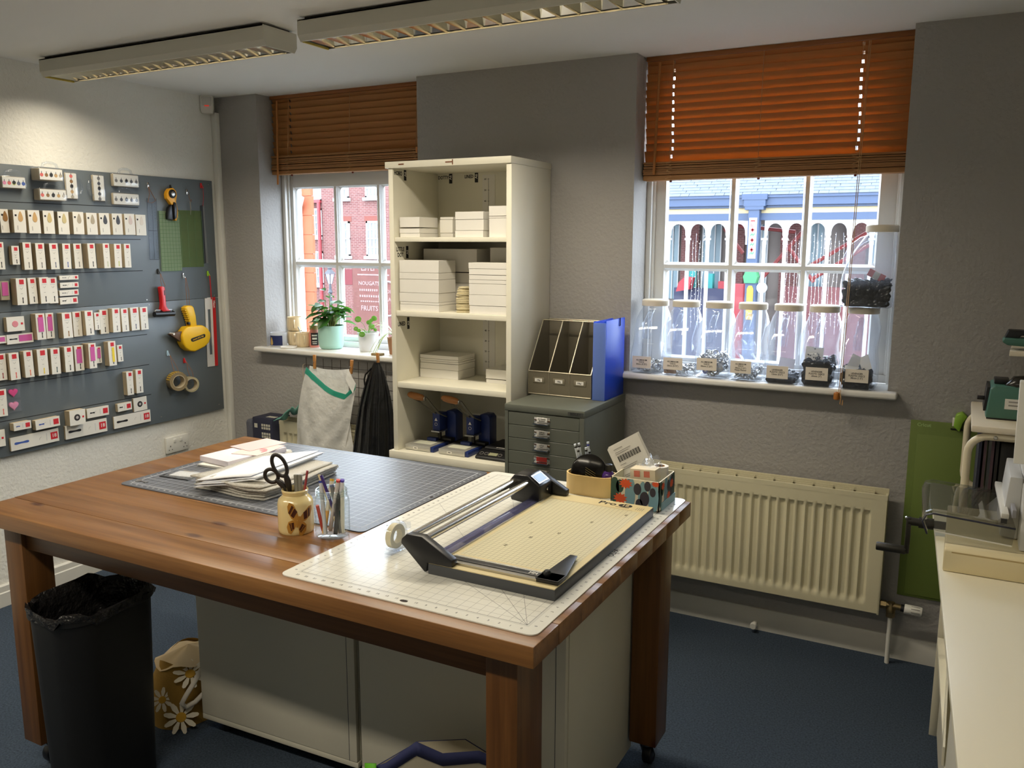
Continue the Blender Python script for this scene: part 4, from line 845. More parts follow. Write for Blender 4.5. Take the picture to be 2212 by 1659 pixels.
# ------------------------------------------------------------------ two corner punches
BLUE = mat('royal_blue_paint', (28, 46, 104), .4); SILV = mat('silver_plate', (196, 194, 186), .4, .6); OAK = mat('turned_wood', (176, 116, 60), .45, var=(40, .12, (1, 8, 8)))
def punch(x, label, lettr):
    t = thing('corner_punch', (x+.068, -.27, .664), label, 'punch', group='corner punches on the bottom shelf')
    b = MB(); b.box(x, x+.136, -.340, -.215, .666, .6895); b.build('platform', SILV, t, bevel=.0015)
    b = MB(); b.box(x+.004, x+.132, -.336, -.219, .664, .6665); b.build('feet', BLACK, t)
    b = MB(); b.box(x+.06, x+.170, -.216, -.06, .6645, .684); b.build('base', DARKM, t, bevel=.003)
    b = MB(); b.box(x+.134, x+.152, -.335, -.2, .664, .688); b.build('blue_side', BLUE, t, bevel=.002)
    b = MB(); b.box(x+.05, x+.10, -.235, -.212, .690, .705); b.build('blue_fence', BLUE, t, bevel=.002)
    b = MB(); b.prism([(x+.105, .684), (x+.165, .684), (x+.165, .812), (x+.152, .826), (x+.118, .826), (x+.105, .815)], 'y', -.165, -.10); b.build('column', BLUE, t, bevel=.003)
    b = MB(); b.box(x+.082, x+.122, -.235, -.175, .742, .824); hd = b.build('press_head', BLUE, t, bevel=.003)
    b = MB(); b.prism([(x+.094, .788), (x+.110, .788), (x+.102, .802)], 'y', -.2362, -.235); b.build('warning_triangle', CARDF, hd)
    b = MB(); b.shell([(.0075, 0), (.0075, .001), (.0062, .001), (.0062, 0)], (x+.102, -.2352, .772), 16, rotm(PI/2, 0, 0)); b.build('warning_ring', CARDF, hd)
    b = MB(); b.box(x+.080, x+.126, -.245, -.175, .736, .742); b.build('clamp_plate', STEEL, t)
    b = MB(); b.cyl((x+.102, -.205, .70), (x+.102, -.205, .738), .009, 12); b.build('punch_pin', DARKM, t, smooth=40)
    b = MB(); b.box(x+.09, x+.16, -.20, -.12, .690, .702); b.build('die_block', DARKM, t, bevel=.002)
    b = MB(); b.lathe([(.009, 0), (.0145, .012), (.0165, .045), (.0145, .078), (.009, .090)], (x+.005, -.312, .917), 16, rotm(0, math.radians(97), math.radians(-4))); b.build('wooden_grip', OAK, t, smooth=50)
    b = MB(); b.cyl((x+.092, -.314, .906), (x+.099, -.314, .905), .011, 12); b.build('grip_cap', STEEL, t, smooth=40)
    for (xa, xm, xb) in ((x+.010, x+.052, x+.092), (x+.102, x+.106, x+.118)):
        b = MB(); pts = [(xa, -.315, .908), (xm, -.290, .882), (xb, -.235, .824), (xb+.012, -.2, .806)]
        for k in range(3):
            a_, c_ = Vector(pts[k]), Vector(pts[k+1]); d_ = (c_-a_); q = d_.to_track_quat('Z', 'Y').to_matrix(); b.obox((a_+c_)/2, (.018, .004, d_.length+.008), q)
        b.build('lever_arm', mat('grey_lever', (120, 116, 104), .4, .5), t)
    b = MB(); b.box(x+.045, x+.069, -.3408, -.34, .672, .682); lb = b.build('name_sticker', CARDF, t)
    b = MB(); b.box(x+.050, x+.064, -.3412, -.3408, .6755, .6785); b.build('sticker_print', INK, lb)
    b = MB(); b.box(x+.02, x+.115, -.30, -.24, .6895, .6899); b.build('top_sticker', mat('pale_sticker', (206, 206, 186), .6), t)
punch(1.458, 'blue corner punch with wooden grip, nearer the window', 'Mini'); punch(1.640, 'blue corner punch with wooden grip, beside black postal scale', 'Luxe')
# black postal scale
t = thing('postal_scale', (1.91, -.25, .6645), 'black digital postal scale at end of bottom shelf', 'scale')
b = MB(); b.prism([(-.335, .6645), (-.335, .676), (-.285, .696), (-.09, .696), (-.09, .6645)], 'x', 1.824, 1.998); b.build('body', BLACK, t, bevel=.006)
b = MB(); b.prism([(-.270, .699), (-.262, .706), (-.10, .706), (-.095, .699)], 'x', 1.836, 1.99); b.build('weighing_plate', mat('matt_black', (16, 16, 17), .6), t, bevel=.003)
sn = Vector((0, -.371, .928)); su = Vector((0, .928, .371)); pc = Vector((1.905, -.311, .6868))
def onslope(dx, du): return pc+Vector((dx, 0, 0))+su*du+sn*.0006
for dx, nm in ((-.058, 'power_button'), (-.034, 'unit_button'), (.034, 'hold_button')):
    b = MB(); b.tube([onslope(dx+.009*math.cos(2*PI*q/16), .009*math.sin(2*PI*q/16)) for q in range(16)], .0008, 4, closed=True); b.build(nm, GREYP, t)
b = MB(); b.obox(onslope(0, 0), (.042, .020, .001), Matrix((Vector((1, 0, 0)), su, sn)).transposed()); b.build('display', mat('lcd_green', (150, 150, 120), .3), t)
text('DYMO', .014, CARDF, t, (1.915, -.262, .7065), (1, 0, 0), (0, 1, 0), 'brand_lettering', ext=.0002)
# ------------------------------------------------------------------ grey metal drawer cabinet
GM = mat('grey_green_metal', (92, 95, 86), .42, spec=.45)
t = thing('drawer_cabinet', (2.238, -.27, 0), 'grey metal multi-drawer cabinet beside the bookcase', 'cabinet')
b = MB(); b.box(2.064, 2.411, -.486, -.05, .0, .932); b.build('carcass', GM, t, bevel=.002)
b = MB(); b.box(2.062, 2.413, -.497, -.048, .932, .960); b.build('top', GM, t, bevel=.003)
b = MB(); b.box(2.064, 2.078, -.496, -.485, .02, .932); b.build('front_stile', GM, t); b = MB(); b.box(2.392, 2.411, -.496, -.485, .02, .932); b.build('front_stile', GM, t)
LABS = ['PATTERNED\nMARBLES', 'SHINY &\nSPARKLY', 'LITTLE\nDOT', None, '']
for i in range(16):
    zt_ = .929-i*.0533
    b = MB(); b.box(2.0795, 2.3905, -.4945, -.486, zt_-.0515, zt_); dr = b.build('drawer', GM, t, bevel=.0012, seg=1)
    if i > 5: continue
    zc = zt_-.024
    b = MB(); b.box(2.196, 2.266, -.4965, -.4945, zc-.015, zc+.013); b.build('label_holder', CHROME, dr, bevel=.001)
    b = MB(); b.box(2.208, 2.254, -.4985, -.4962, zc-.007, zc+.012); cd_ = b.build('label_card', mat('red_label_card', (176, 42, 34), .5) if i == 3 else PAPER, dr, bevel=.0005)
    b = MB(); b.prism([(-.4965, zc-.012), (-.514, zc-.014), (-.516, zc-.010), (-.4965, zc-.008)], 'x', 2.198, 2.264); b.build('pull', CHROME, dr)
    if i < 3: text(LABS[i], .0075, INK, cd_, (2.231, -.4988, zc+.0025), (1, 0, 0), (0, 0, 1), 'card_lettering', ext=.0001, squash=.85)
b = MB(); b.box(2.343, 2.408, -.4985, -.497, .938, .952); pl = b.build('name_plate', mat('dark_plate', (60, 62, 58), .5), t)
text('BISLEY', .0135, INK, pl, (2.3755, -.4988, .945), (1, 0, 0), (0, 0, 1), 'plate_lettering', ext=.0002, squash=1.2)
# mesh magazine file
def mesh_mat():
    m = clear_mat('wire_mesh', tint=(255, 255, 255), gloss=.0, haze=.0)
    nt = m.node_tree; L = nt.links; out = nt.nodes['Material Output']
    tr = nt.nodes.new('ShaderNodeBsdfTransparent'); pb = nt.nodes.new('ShaderNodeBsdfPrincipled'); pb.inputs['Base Color'].default_value = lin((150, 142, 122)); pb.inputs['Metallic'].default_value = .6; pb.inputs['Roughness'].default_value = .45
    mx = nt.nodes.new('ShaderNodeMixShader'); mx.inputs[0].default_value = .62; L.new(tr.outputs[0], mx.inputs[1]); L.new(pb.outputs[0], mx.inputs[2]); L.new(mx.outputs[0], out.inputs[0])
    return m
MESH = mesh_mat(); SW = mat('silver_wire', (170, 162, 142), .35, .9)
t = thing('magazine_file', (2.19, -.15, .9602), 'silver wire mesh magazine file with three compartments', 'magazine file')
xs = [2.048, 2.143, 2.238, 2.335]; side = [(-.253, .963), (-.253, 1.061), (-.115, 1.268), (-.055, 1.268), (-.055, .963)]
for x in xs:
    b = MB(); b.prism(side, 'x', x-.0008, x+.0008); b.build('mesh_divider', MESH, t)
    b = MB(); b.tube([(x, p[0], p[1]) for p in side], .003, 6, closed=True); b.build('divider_rim', SW, t)
b = MB(); b.box(2.048, 2.335, -.2538, -.2522, .963, 1.061); b.build('mesh_front', MESH, t)
b = MB(); b.box(2.048, 2.335, -.056, -.0545, .963, 1.268); b.build('mesh_back', MESH, t)
b = MB(); b.box(2.048, 2.335, -.253, -.055, .9605, .963); b.build('base', MESH, t)
for y, z in ((-.253, 1.061), (-.253, .964), (-.055, 1.268), (-.115, 1.268)): b = MB(); b.cyl((2.048, y, z), (2.335, y, z), .003, 6); b.build('rim_wire', SW, t)
for i, s_ in enumerate(('140g', '180g', '100g 1')):
    x = (xs[i]+xs[i+1])/2; b = MB(); b.box(x-.027, x+.027, -.256, -.2545, 1.012, 1.036); lh = b.build('label_frame', SW, t, bevel=.0005)
    b = MB(); b.box(x-.017, x+.017, -.2568, -.2558, 1.017, 1.031); b.build('label_card', PAPER, lh)
    text(s_, .009, INK, lh, (x, -.2572, 1.024), (1, 0, 0), (0, 0, 1), 'label_lettering', ext=.0001)
# blue plastic folder
t = thing('document_folder', (2.372, -.16, .9602), 'bright blue translucent plastic folder standing on the cabinet', 'folder')
BLU = mat('blue_polypropylene', (42, 92, 226), .3, sss=((70, 130, 255), .35))
b = MB(); b.prism([(2.345, -.262), (2.352, -.262), (2.352, -.060), (2.345, -.060)], 'z', .9602, 1.284); b.build('cover', BLU, t, bevel=.001)
b = MB(); b.prism([(2.393, -.262), (2.400, -.258), (2.402, -.052), (2.395, -.052)], 'z', .9602, 1.289); b.build('cover', BLU, t, bevel=.001)
for q in range(5): b = MB(); x = 2.355+q*.008; b.box(x, x+.005, -.258, -.062, .965, 1.278); b.build('pocket', BLU, t)
b = MB(); b.box(2.345, 2.400, -.264, -.258, .9602, 1.280); b.build('spine', mat('pale_blue_polypropylene', (120, 150, 226), .35, sss=((150, 180, 255), .4)), t, bevel=.002)
b = MB(); b.tube([(2.403, -.11, 1.292), (2.404, -.112, 1.26), (2.398, -.114, 1.254)], .0018, 5); b.build('elastic', BLACK, t)
# ------------------------------------------------------------------ radiators
RADM = mat('radiator_enamel', (216, 208, 176), .35)
def radiator(name, x0, x1, z0, z1, label, valve):
    yf, yb = -.100, -.034
    t = thing(name, ((x0+x1)/2, -.07, z0), label, 'radiator')
    pitch = .0345; n = int((x1-x0-.03)/pitch)
    b = MB(); k = 8; xa = x0+.018
    def fn(u, v):
        x = x0+(x1-x0)*u; z = z0+(z1-.03-z0)*v; ph = ((x-xa)/pitch) % 1.0; zz = (z-z0)/(z1-.03-z0)
        tap = max(0, min(1, (zz-.07)/.05))*max(0, min(1, (.90-zz)/.02)); inside = 1 if xa < x < xa+n*pitch else 0
        g = .5-.5*math.cos(2*PI*ph); g = min(1, g*1.6)
        return (x, yf+.010*tap*inside*g-.0005, z)
    b.grid(fn, n*k, 40); b.build('front_panel', RADM, t, smooth=35)
    b = MB(); b.box(x0, x1, yf+.012, yb, z0+.004, z1-.03); b.build('back_panel', RADM, t)
    b = MB(); b.box(x1-.003, x1+.006, yf, yb, z0-.006, z1-.018); b.build('side_cover', RADM, t, bevel=.002); b = MB(); b.box(x0-.006, x0+.003, yf, yb, z0-.006, z1-.018); b.build('side_cover', RADM, t, bevel=.002)
    b = MB(); b.box(x0-.006, x1+.006, yf-.001, yf+.010, z1-.03, z1-.012); b.box(x0-.006, x1+.006, yb-.010, yb, z1-.03, z1); b.build('top_edge', RADM, t)
    m_ = int((x1-x0)/.075); fin = None
    for i in range(m_):
        x = x0+.02+i*.075
        for q in range(4):
            b = MB(); y = yf+.014+q*.0105; z = z1-.020+q*.004
            if fin is None or True:
                b.box(x, x+.066, y, y+.004, z-.008, z); b.build('grille_slat', RADM, t)
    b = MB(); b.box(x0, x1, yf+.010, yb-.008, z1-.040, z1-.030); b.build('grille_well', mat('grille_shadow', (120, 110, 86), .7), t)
    for s in (.12, .88):
        x = x0+(x1-x0)*s; b = MB(); b.box(x-.02, x+.02, yb, -.001, z0+.05, z1-.08); b.build('bracket', RADM, t)
    if valve:
        BR = mat('plated_brass', (150, 132, 96), .3, .9); zc = z0+.03; xv = x1+.045
        b = MB(); b.cyl((x1, -.067, zc), (xv, -.067, zc), .012, 14); b.cyl((x1+.008, -.067, zc), (x1+.028, -.067, zc), .016, 6); b.lathe([(.010, -.03), (.017, -.026), (.017, -.006), (.013, 0), (.013, .014), (.006, .016)], (xv, -.067, zc), 14); b.cyl((xv, -.067, zc), (xv+.034, -.067, zc-.002), .012, 14); b.cyl((xv, -.067, zc-.046), (xv, -.067, zc-.026), .016, 6); b.build('valve_body', BR, t, smooth=40)
        b = MB(); b.cyl((xv, -.067, 0), (xv, -.067, zc-.04), .0085, 12); b.build('pipe', WHITE, t, smooth=40)
        b = MB(); b.cyl((xv+.034, -.067, zc-.002), (xv+.046, -.067, zc-.003), .014, 14); b.build('dark_collar', BLACK, t, smooth=40)
        b = MB(); b.cyl((xv+.046, -.067, zc-.003), (xv+.108, -.067, zc-.006), .0185, 18); b.build('thermostat_head', WHITE, t, bevel=.003)
        for q in range(10):
            a = 2*PI*q/10; b = MB(); b.box(xv+.07, xv+.10, -.067+.0186*math.cos(a)-.001, -.067+.0186*math.cos(a)+.001, zc-.005+.0186*math.sin(a)-.001, zc-.005+.0186*math.sin(a)+.001); b.build('head_rib', GREYP, t)
    return t
radiator('radiator', 2.44, 3.468, .205, .683, 'white panel radiator under the jar window', True)
radiator('radiator.001', .47, 1.30, .20, .665, 'white radiator behind the hanging bin bags', False)
# ------------------------------------------------------------------ wire grid with pegs and bags under window 1
WIREM = mat('dark_brown_wire', (56, 48, 40), .5, .5)
t = thing('wire_grid', (.97, -.112, .45), 'dark wire grid panel hung below the plant window sill', 'wire grid')
for q in range(11):
    x = .676+q*.0565; b = MB(); b.cyl((x, -.112, .45), (x+.006, -.112, 1.012), .0014, 5); b.build('upright_wire', WIREM, t)
for q in range(11):
    z = .972-q*.047; b = MB(); b.cyl((.672, -.114, z), (1.245, -.114, z+.002), .0014, 5); b.build('cross_wire', WIREM, t)
t2 = thing('hanging_string', (.668, -.118, .87), 'loose pale string dangling from the wire grid', 'string')
b = MB(); b.tube([(.676, -.117, .978), (.668, -.122, .972), (.664, -.121, .94), (.667, -.12, .90), (.666, -.122, .87)], .0016, 5); b.build('string', mat('pale_string', (190, 170, 140), .9), t2)
PEG = mat('peg_wood', (186, 128, 66), .6, var=(60, .1, (1, 1, .2)))
for x, z, rz_, lab in ((.752, .995, .03, 'wooden clothes peg holding the open end of white bag'), (.990, .985, .12, 'wooden clothes peg at the tied corner of white bag'), (1.155, 1.030, -.05, 'wooden clothes peg holding the black bag')):
    t = thing('clothes_peg', (x, -.128, z-.036), lab, 'clothes peg', group='clothes pegs on the wire grid')
    for s in (-1, 1):
        b = MB(); b.obox((x+s*.0035, -.128, z), (.006, .011, .072), rotm(0, s*.03+rz_, 0)); b.build('peg_half', PEG, t, bevel=.001)
    b = MB(); b.tube([(x-.006+.0015*math.cos(q*.9), -.136, z-.002+.004*math.sin(q*.9)) for q in range(9)]+[(x+.006, -.136, z)], .001, 5); b.build('spring', STEEL, t)
# white bin bag
PLAS = mat('white_bin_bag', (240, 239, 234), .42, sss=((240, 238, 232), .25), bump=(16, .5, .02))
TEAL = mat('teal_drawstring', (64, 176, 148), .4, sss=((90, 210, 180), .3))
t = thing('bin_bag', (.80, -.14, .40), 'white plastic bin bag with teal drawstring pegged to grid', 'bin bag')
rnd = random.Random(3)
def nz(u, v, s): return .5*math.sin(7*u+3*v+s)+.35*math.sin(15*u-9*v+2*s)+.25*math.sin(23*u+17*v)
b = MB(); b.grid(lambda u, v: ((.715-.02*v)+(.255+.06*v)*u-.02*math.sin(PI*v), -.122-.010*nz(u, v, 1)*min(1, .3+v)-.01*v, .972+.012*math.sin(PI*u)*-1-.56*v), 24, 24); b.build('back_sheet', PLAS, t, smooth=60)
def lip(u):
    pts = [(.705, .965), (.745, .955), (.795, .935), (.865, .888), (.925, .862), (.972, .846), (1.022, .900)]
    f = u*(len(pts)-1); i = min(int(f), len(pts)-2); a = f-i; return (pts[i][0]*(1-a)+pts[i+1][0]*a, pts[i][1]*(1-a)+pts[i+1][1]*a)
def front(u, v):
    x, z = lip(u); xb = .600+.30*u; zb_ = .40+.03*math.sin(PI*u)
    vv = v**.9; bul = math.sin(PI*min(1, u*1.05))
    return (x*(1-vv)+xb*vv-.045*math.sin(PI*vv)*(1-u)*.6, -.135-.050*bul*(1-.4*v)-.012*nz(u, v, 2)*(.4+v), z*(1-vv)+zb_*vv)
b = MB(); b.grid(front, 30, 28); b.build('front_sheet', PLAS, t, smooth=60)
b = MB(); b.grid(lambda u, v: Vector(front(u, v*.045))+Vector((0, -.0025, .003)), 30, 3); b.build('drawstring_band', TEAL, t, smooth=60)
b = MB(); b.grid(lambda u, v: ((.972+.05*u)-.012*v, -.13-.02*u+.012*u*u-.01*v, .975*(1-u)+.905*u-.05*v), 8, 4); b.build('folded_corner', PLAS, t, smooth=60)
# black bag
BB = mat('black_bin_bag', (16, 16, 17), .32, bump=(22, .5, .015))
t = thing('black_bag', (1.12, -.15, .40), 'black plastic bag hanging in folds from a peg', 'bin bag')
def blk(u, v):
    w_ = .018+.105*(1-math.exp(-3.2*v))+.03*v; cx_ = 1.152-.035*v; s = (u-.5)*2
    pl = math.sin(s*13+2*math.sin(3*v))*.6+math.sin(s*29+4*v)*.3
    return (cx_+w_*s+.004*pl, -.132-.045*math.cos(s*PI/2)*min(1, v*2+.25)-.010*pl*min(1, v*3), 1.02-.60*v)
b = MB(); b.grid(blk, 48, 26); b.build('bag_sheet', BB, t, smooth=60)
b = MB(); b.tube([(1.12, -.135, .99), (1.085, -.14, .955), (1.075, -.138, .93), (1.08, -.14, .90)], .004, 6); b.build('tie_handle', BB, t, smooth=60)
# navy house-print storage box and cloth on the radiator
t = thing('fabric_box', (.375, -.10, .0), 'navy fabric storage box printed with white windows, under plant window', 'storage box')
NV = mat('navy_fabric', (40, 42, 62), .85, bump=(200, .3, .002)); FG = mat('grey_felt', (86, 88, 98), .95, bump=(150, .6, .003)); WIN = mat('printed_cream', (196, 192, 176), .8)
b = MB(); b.box(.318, .462, -.150, -.008, .0, .668); b.build('body', NV, t, bevel=.006)
b = MB(); b.box(.262, .317, -.150, -.008, .0, .650); b.build('felt_side', FG, t, bevel=.02, seg=3)
def win(x0, z0, nx, ny, s=.017):
    for i in range(nx):
        for j in range(ny):
            b = MB(); b.box(x0+i*s, x0+i*s+s*.72, -.1512, -.1495, z0+j*s, z0+j*s+s*.76); b.build('printed_pane', WIN, t)
win(.385, .607, 4, 2, .0165); win(.385, .560, 4, 2, .0165); win(.334, .612, 1, 1, .03); win(.345, .498, 2, 1, .028); win(.345, .44, 2, 1, .028)
b = MB(); b.box(.318, .462, -.1514, -.1495, .546, .550); b.build('printed_line', WIN, t)
for q in range(4): b = MB(); b.box(.39+q*.016, .402+q*.016, -.12, -.09, .6675, .6688); b.build('printed_pane', WIN, t)
t = thing('cloth', (.56, -.11, .666), 'crumpled teal cloth lying on radiator beside navy box', 'cloth')
def clo(u, v):
    return (.485+.13*u+.016*math.sin(5*v), -.165+.12*v+.008*math.sin(9*u), .690+.065*u*u*(1-.3*v)+.018*math.sin(11*u+6*v)*(.4+u)*(1 if v > .1 else .3)+.004-.03*(1-v)*(1-u))
b = MB(); b.grid(clo, 26, 16); b.build('cloth_sheet', mat('teal_cloth', (104, 156, 142), .9, bump=(400, .3, .002)), t, smooth=60, solid=.003)
# ================================================================== big work table
def wood(name, col, dark, upright=False):
    m = bpy.data.materials.new(name); m.use_nodes = True; nt = m.node_tree; L = nt.links; bs = nt.nodes['Principled BSDF']
    tc = nt.nodes.new('ShaderNodeTexCoord'); oi = nt.nodes.new('ShaderNodeObjectInfo')
    ad = nt.nodes.new('ShaderNodeVectorMath'); ad.operation = 'ADD'; L.new(tc.outputs['Object'], ad.inputs[0]); L.new(oi.outputs['Location'], ad.inputs[1])
    def noise(scale, st, det=5):
        mp = nt.nodes.new('ShaderNodeMapping'); mp.inputs['Scale'].default_value = st if not upright else (st[1], st[2], st[0]); L.new(ad.outputs[0], mp.inputs[0])
        n = nt.nodes.new('ShaderNodeTexNoise'); n.inputs['Scale'].default_value = scale; n.inputs['Detail'].default_value = det; L.new(mp.outputs[0], n.inputs['Vector']); return n.outputs['Fac']
    g1 = noise(6, (.35, 9, 9)); g2 = noise(22, (.25, 8, 8), 3)
    mx = nt.nodes.new('ShaderNodeMix'); mx.data_type = 'RGBA'; mx.inputs[6].default_value = lin(col); mx.inputs[7].default_value = lin(dark)
    mr = nt.nodes.new('ShaderNodeMapRange'); mr.inputs[1].default_value = .38; mr.inputs[2].default_value = .72; mr.inputs[4].default_value = .8; L.new(g1, mr.inputs[0]); L.new(mr.outputs[0], mx.inputs[0])
    m2 = nt.nodes.new('ShaderNodeMix'); m2.data_type = 'RGBA'; m2.blend_type = 'MULTIPLY'; m2.inputs[0].default_value = .5; L.new(mx.outputs[2], m2.inputs[6])
    cr = nt.nodes.new('ShaderNodeMapRange'); cr.inputs[1].default_value = .3; cr.inputs[2].default_value = .7; cr.inputs[3].default_value = .72; cr.inputs[4].default_value = 1.1; L.new(g2, cr.inputs[0]); L.new(cr.outputs[0], m2.inputs[7])
    # knots: stretched cells
    mp = nt.nodes.new('ShaderNodeMapping'); mp.inputs['Scale'].default_value = (3.2, 8.0, 8.0) if not upright else (8.0, 8.0, 2.2); L.new(ad.outputs[0], mp.inputs[0])
    vo = nt.nodes.new('ShaderNodeTexVoronoi'); vo.inputs['Scale'].default_value = 1.0; L.new(mp.outputs[0], vo.inputs['Vector'])
    kr = nt.nodes.new('ShaderNodeMapRange'); kr.inputs[1].default_value = .06; kr.inputs[2].default_value = .125; kr.inputs[3].default_value = .92; kr.inputs[4].default_value = 0.0; L.new(vo.outputs['Distance'], kr.inputs[0])
    m3 = nt.nodes.new('ShaderNodeMix'); m3.data_type = 'RGBA'; m3.inputs[7].default_value = lin((70, 34, 18)); L.new(kr.outputs[0], m3.inputs[0]); L.new(m2.outputs[2], m3.inputs[6])
    # each stave has its own tone
    vm = nt.nodes.new('ShaderNodeVectorMath'); vm.operation = 'SCALE'; rr = nt.nodes.new('ShaderNodeMapRange'); rr.inputs[3].default_value = .94; rr.inputs[4].default_value = 1.06
    L.new(oi.outputs['Random'], rr.inputs[0]); L.new(m3.outputs[2], vm.inputs[0]); L.new(rr.outputs[0], vm.inputs['Scale']); L.new(vm.outputs[0], bs.inputs['Base Color'])
    bs.inputs['Roughness'].default_value = .32; bs.inputs['Specular IOR Level'].default_value = .4
    return m
PINE = wood('stained_pine', (140, 98, 55), (104, 68, 37)); PINE_D = wood('stained_pine_dark', (110, 73, 37), (82, 51, 23))
PINE_L = wood('stained_pine_legs', (110, 73, 37), (82, 51, 23), True)
TX0, TX1, TY0, TY1, TZ = 1.180, 2.994, -2.092, -1.040, .837
t = thing('work_table', (2.087, -1.566, 0), 'large stained pine work table on castors', 'table')
n = 9; dy = (TY1-TY0)/n
for i in range(n):
    b = MB(); b.box(TX0, TX1, TY0+dy*i+.0002, TY0+dy*(i+1)-.0002, TZ-.045, TZ); b.build('plank', PINE, t, bevel=.0025 if i in (0, n-1) else .0004, seg=2)
LEGS = [(2.862, 2.936, -2.047, -1.930), (2.868, 2.952, -1.178, -1.075), (1.232, 1.314, -2.047, -1.955), (1.25, 1.334, -1.17, -1.08)]
for (a, c, d, e) in LEGS:
    b = MB(); b.box(a, c, d, e, .095, TZ-.045); b.build('leg', PINE_L, t, bevel=.003)
    xm, ym = (a+c)/2, (d+e)/2
    b = MB(); b.cyl((xm, ym, .07), (xm, ym, .095), .018, 14); b.box(xm-.026, xm+.026, ym-.03, ym+.03, .088, .095); b.prism([(ym-.02, .085), (ym+.02, .085), (ym+.03, .03), (ym+.015, .03)], 'x', xm-.022, xm-.018); b.prism([(ym-.02, .085), (ym+.02, .085), (ym+.03, .03), (ym+.015, .03)], 'x', xm+.018, xm+.022); cs = b.build('castor_fork', CHROME, t, smooth=40)
    b = MB(); b.cyl((xm-.014, ym+.02, .034), (xm+.014, ym+.02, .034), .034, 22); b.build('castor_wheel', BLACK, t, bevel=.004)
b = MB(); b.box(1.314, 2.862, -2.033, -2.005, .715, TZ-.045); b.build('apron', PINE_D, t, bevel=.002)
b = MB(); b.box(1.334, 2.868, -1.115, -1.09, .715, TZ-.045); b.build('apron', PINE_D, t, bevel=.002)
b = MB(); b.box(1.26, 1.285, -1.955, -1.17, .715, TZ-.045); b.build('apron', PINE_D, t, bevel=.002)
# ------------------------------------------------------------------ cutting mats
def grid_mat(name, base, line, s, wl, hx, hy, mg, rough, s2=None):
    m = bpy.data.materials.new(name); m.use_nodes = True; nt = m.node_tree; L = nt.links; bs = nt.nodes['Principled BSDF']
    tc = nt.nodes.new('ShaderNodeTexCoord'); sp = nt.nodes.new('ShaderNodeSeparateXYZ'); L.new(tc.outputs['Object'], sp.inputs[0])
    def M(op, a, b_=None):
        q = nt.nodes.new('ShaderNodeMath'); q.operation = op
        for i, v in enumerate((a, b_)):
            if v is None: continue
            if isinstance(v, (int, float)): q.inputs[i].default_value = v
            else: L.new(v, q.inputs[i])
        return q.outputs[0]
    X, Y = sp.outputs[0], sp.outputs[1]
    def lines(v, s_, w_): return M('LESS_THAN', M('FRACT', M('ADD', M('DIVIDE', v, s_), 100.0)), w_/s_)
    g = M('MAXIMUM', lines(X, s, wl), lines(Y, s, wl))
    if s2: g = M('MAXIMUM', g, M('MULTIPLY', M('MAXIMUM', lines(X, s2[0], s2[1]), lines(Y, s2[0], s2[1])), s2[2]))
    inside = M('MULTIPLY', M('LESS_THAN', M('ABSOLUTE', X), hx-mg), M('LESS_THAN', M('ABSOLUTE', Y), hy-mg))
    # ruler ticks just outside the grid
    band = M('MULTIPLY', M('MULTIPLY', M('LESS_THAN', M('ABSOLUTE', X), hx-mg+.006), M('LESS_THAN', M('ABSOLUTE', Y), hy-mg+.006)), M('SUBTRACT', 1.0, inside))
    tick = M('MULTIPLY', band, M('MAXIMUM', lines(X, s/8, s/40), lines(Y, s/8, s/40)))
    fac = M('MAXIMUM', M('MULTIPLY', g, inside), M('MULTIPLY', tick, .6))
    mx = nt.nodes.new('ShaderNodeMix'); mx.data_type = 'RGBA'; mx.inputs[6].default_value = lin(base); mx.inputs[7].default_value = lin(line); L.new(fac, mx.inputs[0]); L.new(mx.outputs[2], bs.inputs['Base Color'])
    bs.inputs['Roughness'].default_value = rough; bs.inputs['Specular IOR Level'].default_value = .5
    return m
def rrect(x0, x1, y0, y1, r, n=5):
    o = []
    for cx_, cy_, a0 in ((x1-r, y1-r, 0), (x0+r, y1-r, 90), (x0+r, y0+r, 180), (x1-r, y0+r, 270)):
        for q in range(n+1):
            a = math.radians(a0+90*q/n); o.append((cx_+r*math.cos(a), cy_+r*math.sin(a)))
    return o
GX0, GX1, GY0, GY1 = 1.335, 2.306, -1.733, -1.052
GMAT = grid_mat('grey_mat_print', (86, 90, 98), (168, 172, 182), .0254, .0011, (GX1-GX0)/2, (GY1-GY0)/2, .028, .38, (.127, .0020, .9))
t = thing('cutting_mat', ((GX0+GX1)/2, (GY0+GY1)/2, TZ), 'dark grey cutting mat with white grid on table', 'cutting mat')
b = MB(); b.prism(rrect(GX0, GX1, GY0, GY1, .02), 'z', TZ+.0003, TZ+.0032); b.build('sheet', GMAT, t, world=True)
b = MB()
for a, c in (((GX0+.026, GY0+.026), (GX1-.026, GY0+.0278)), ((GX0+.026, GY1-.0278), (GX1-.026, GY1-.026)), ((GX0+.026, GY0+.026), (GX0+.0278, GY1-.026)), ((GX1-.0278, GY0+.026), (GX1-.026, GY1-.026))):
    b = MB(); b.box(a[0], c[0], a[1], c[1], TZ+.0032, TZ+.0034); b.build('border_line', mat('mat_white_ink', (196, 198, 204), .6), t)
NUMI = mat('mat_white_ink')
for q in range(0, 36):
    x = GX0+.040+q*.0254
    if x < GX1-.03: text(str(36-q), .0085, NUMI, t, (x, GY0+.015, TZ+.0034), (1, 0, 0), (0, 1, 0), 'ruler_number', ext=.0001)
for q in range(0, 25):
    y = GY0+.035+q*.0254
    if y < GY1-.03: text(str(q), .0085, NUMI, t, (GX1-.014, y, TZ+.0034), (0, -1, 0), (1, 0, 0), 'ruler_number', ext=.0001); text(str(q), .0085, NUMI, t, (GX0+.014, y, TZ+.0034), (0, -1, 0), (1, 0, 0), 'ruler_number', ext=.0001)
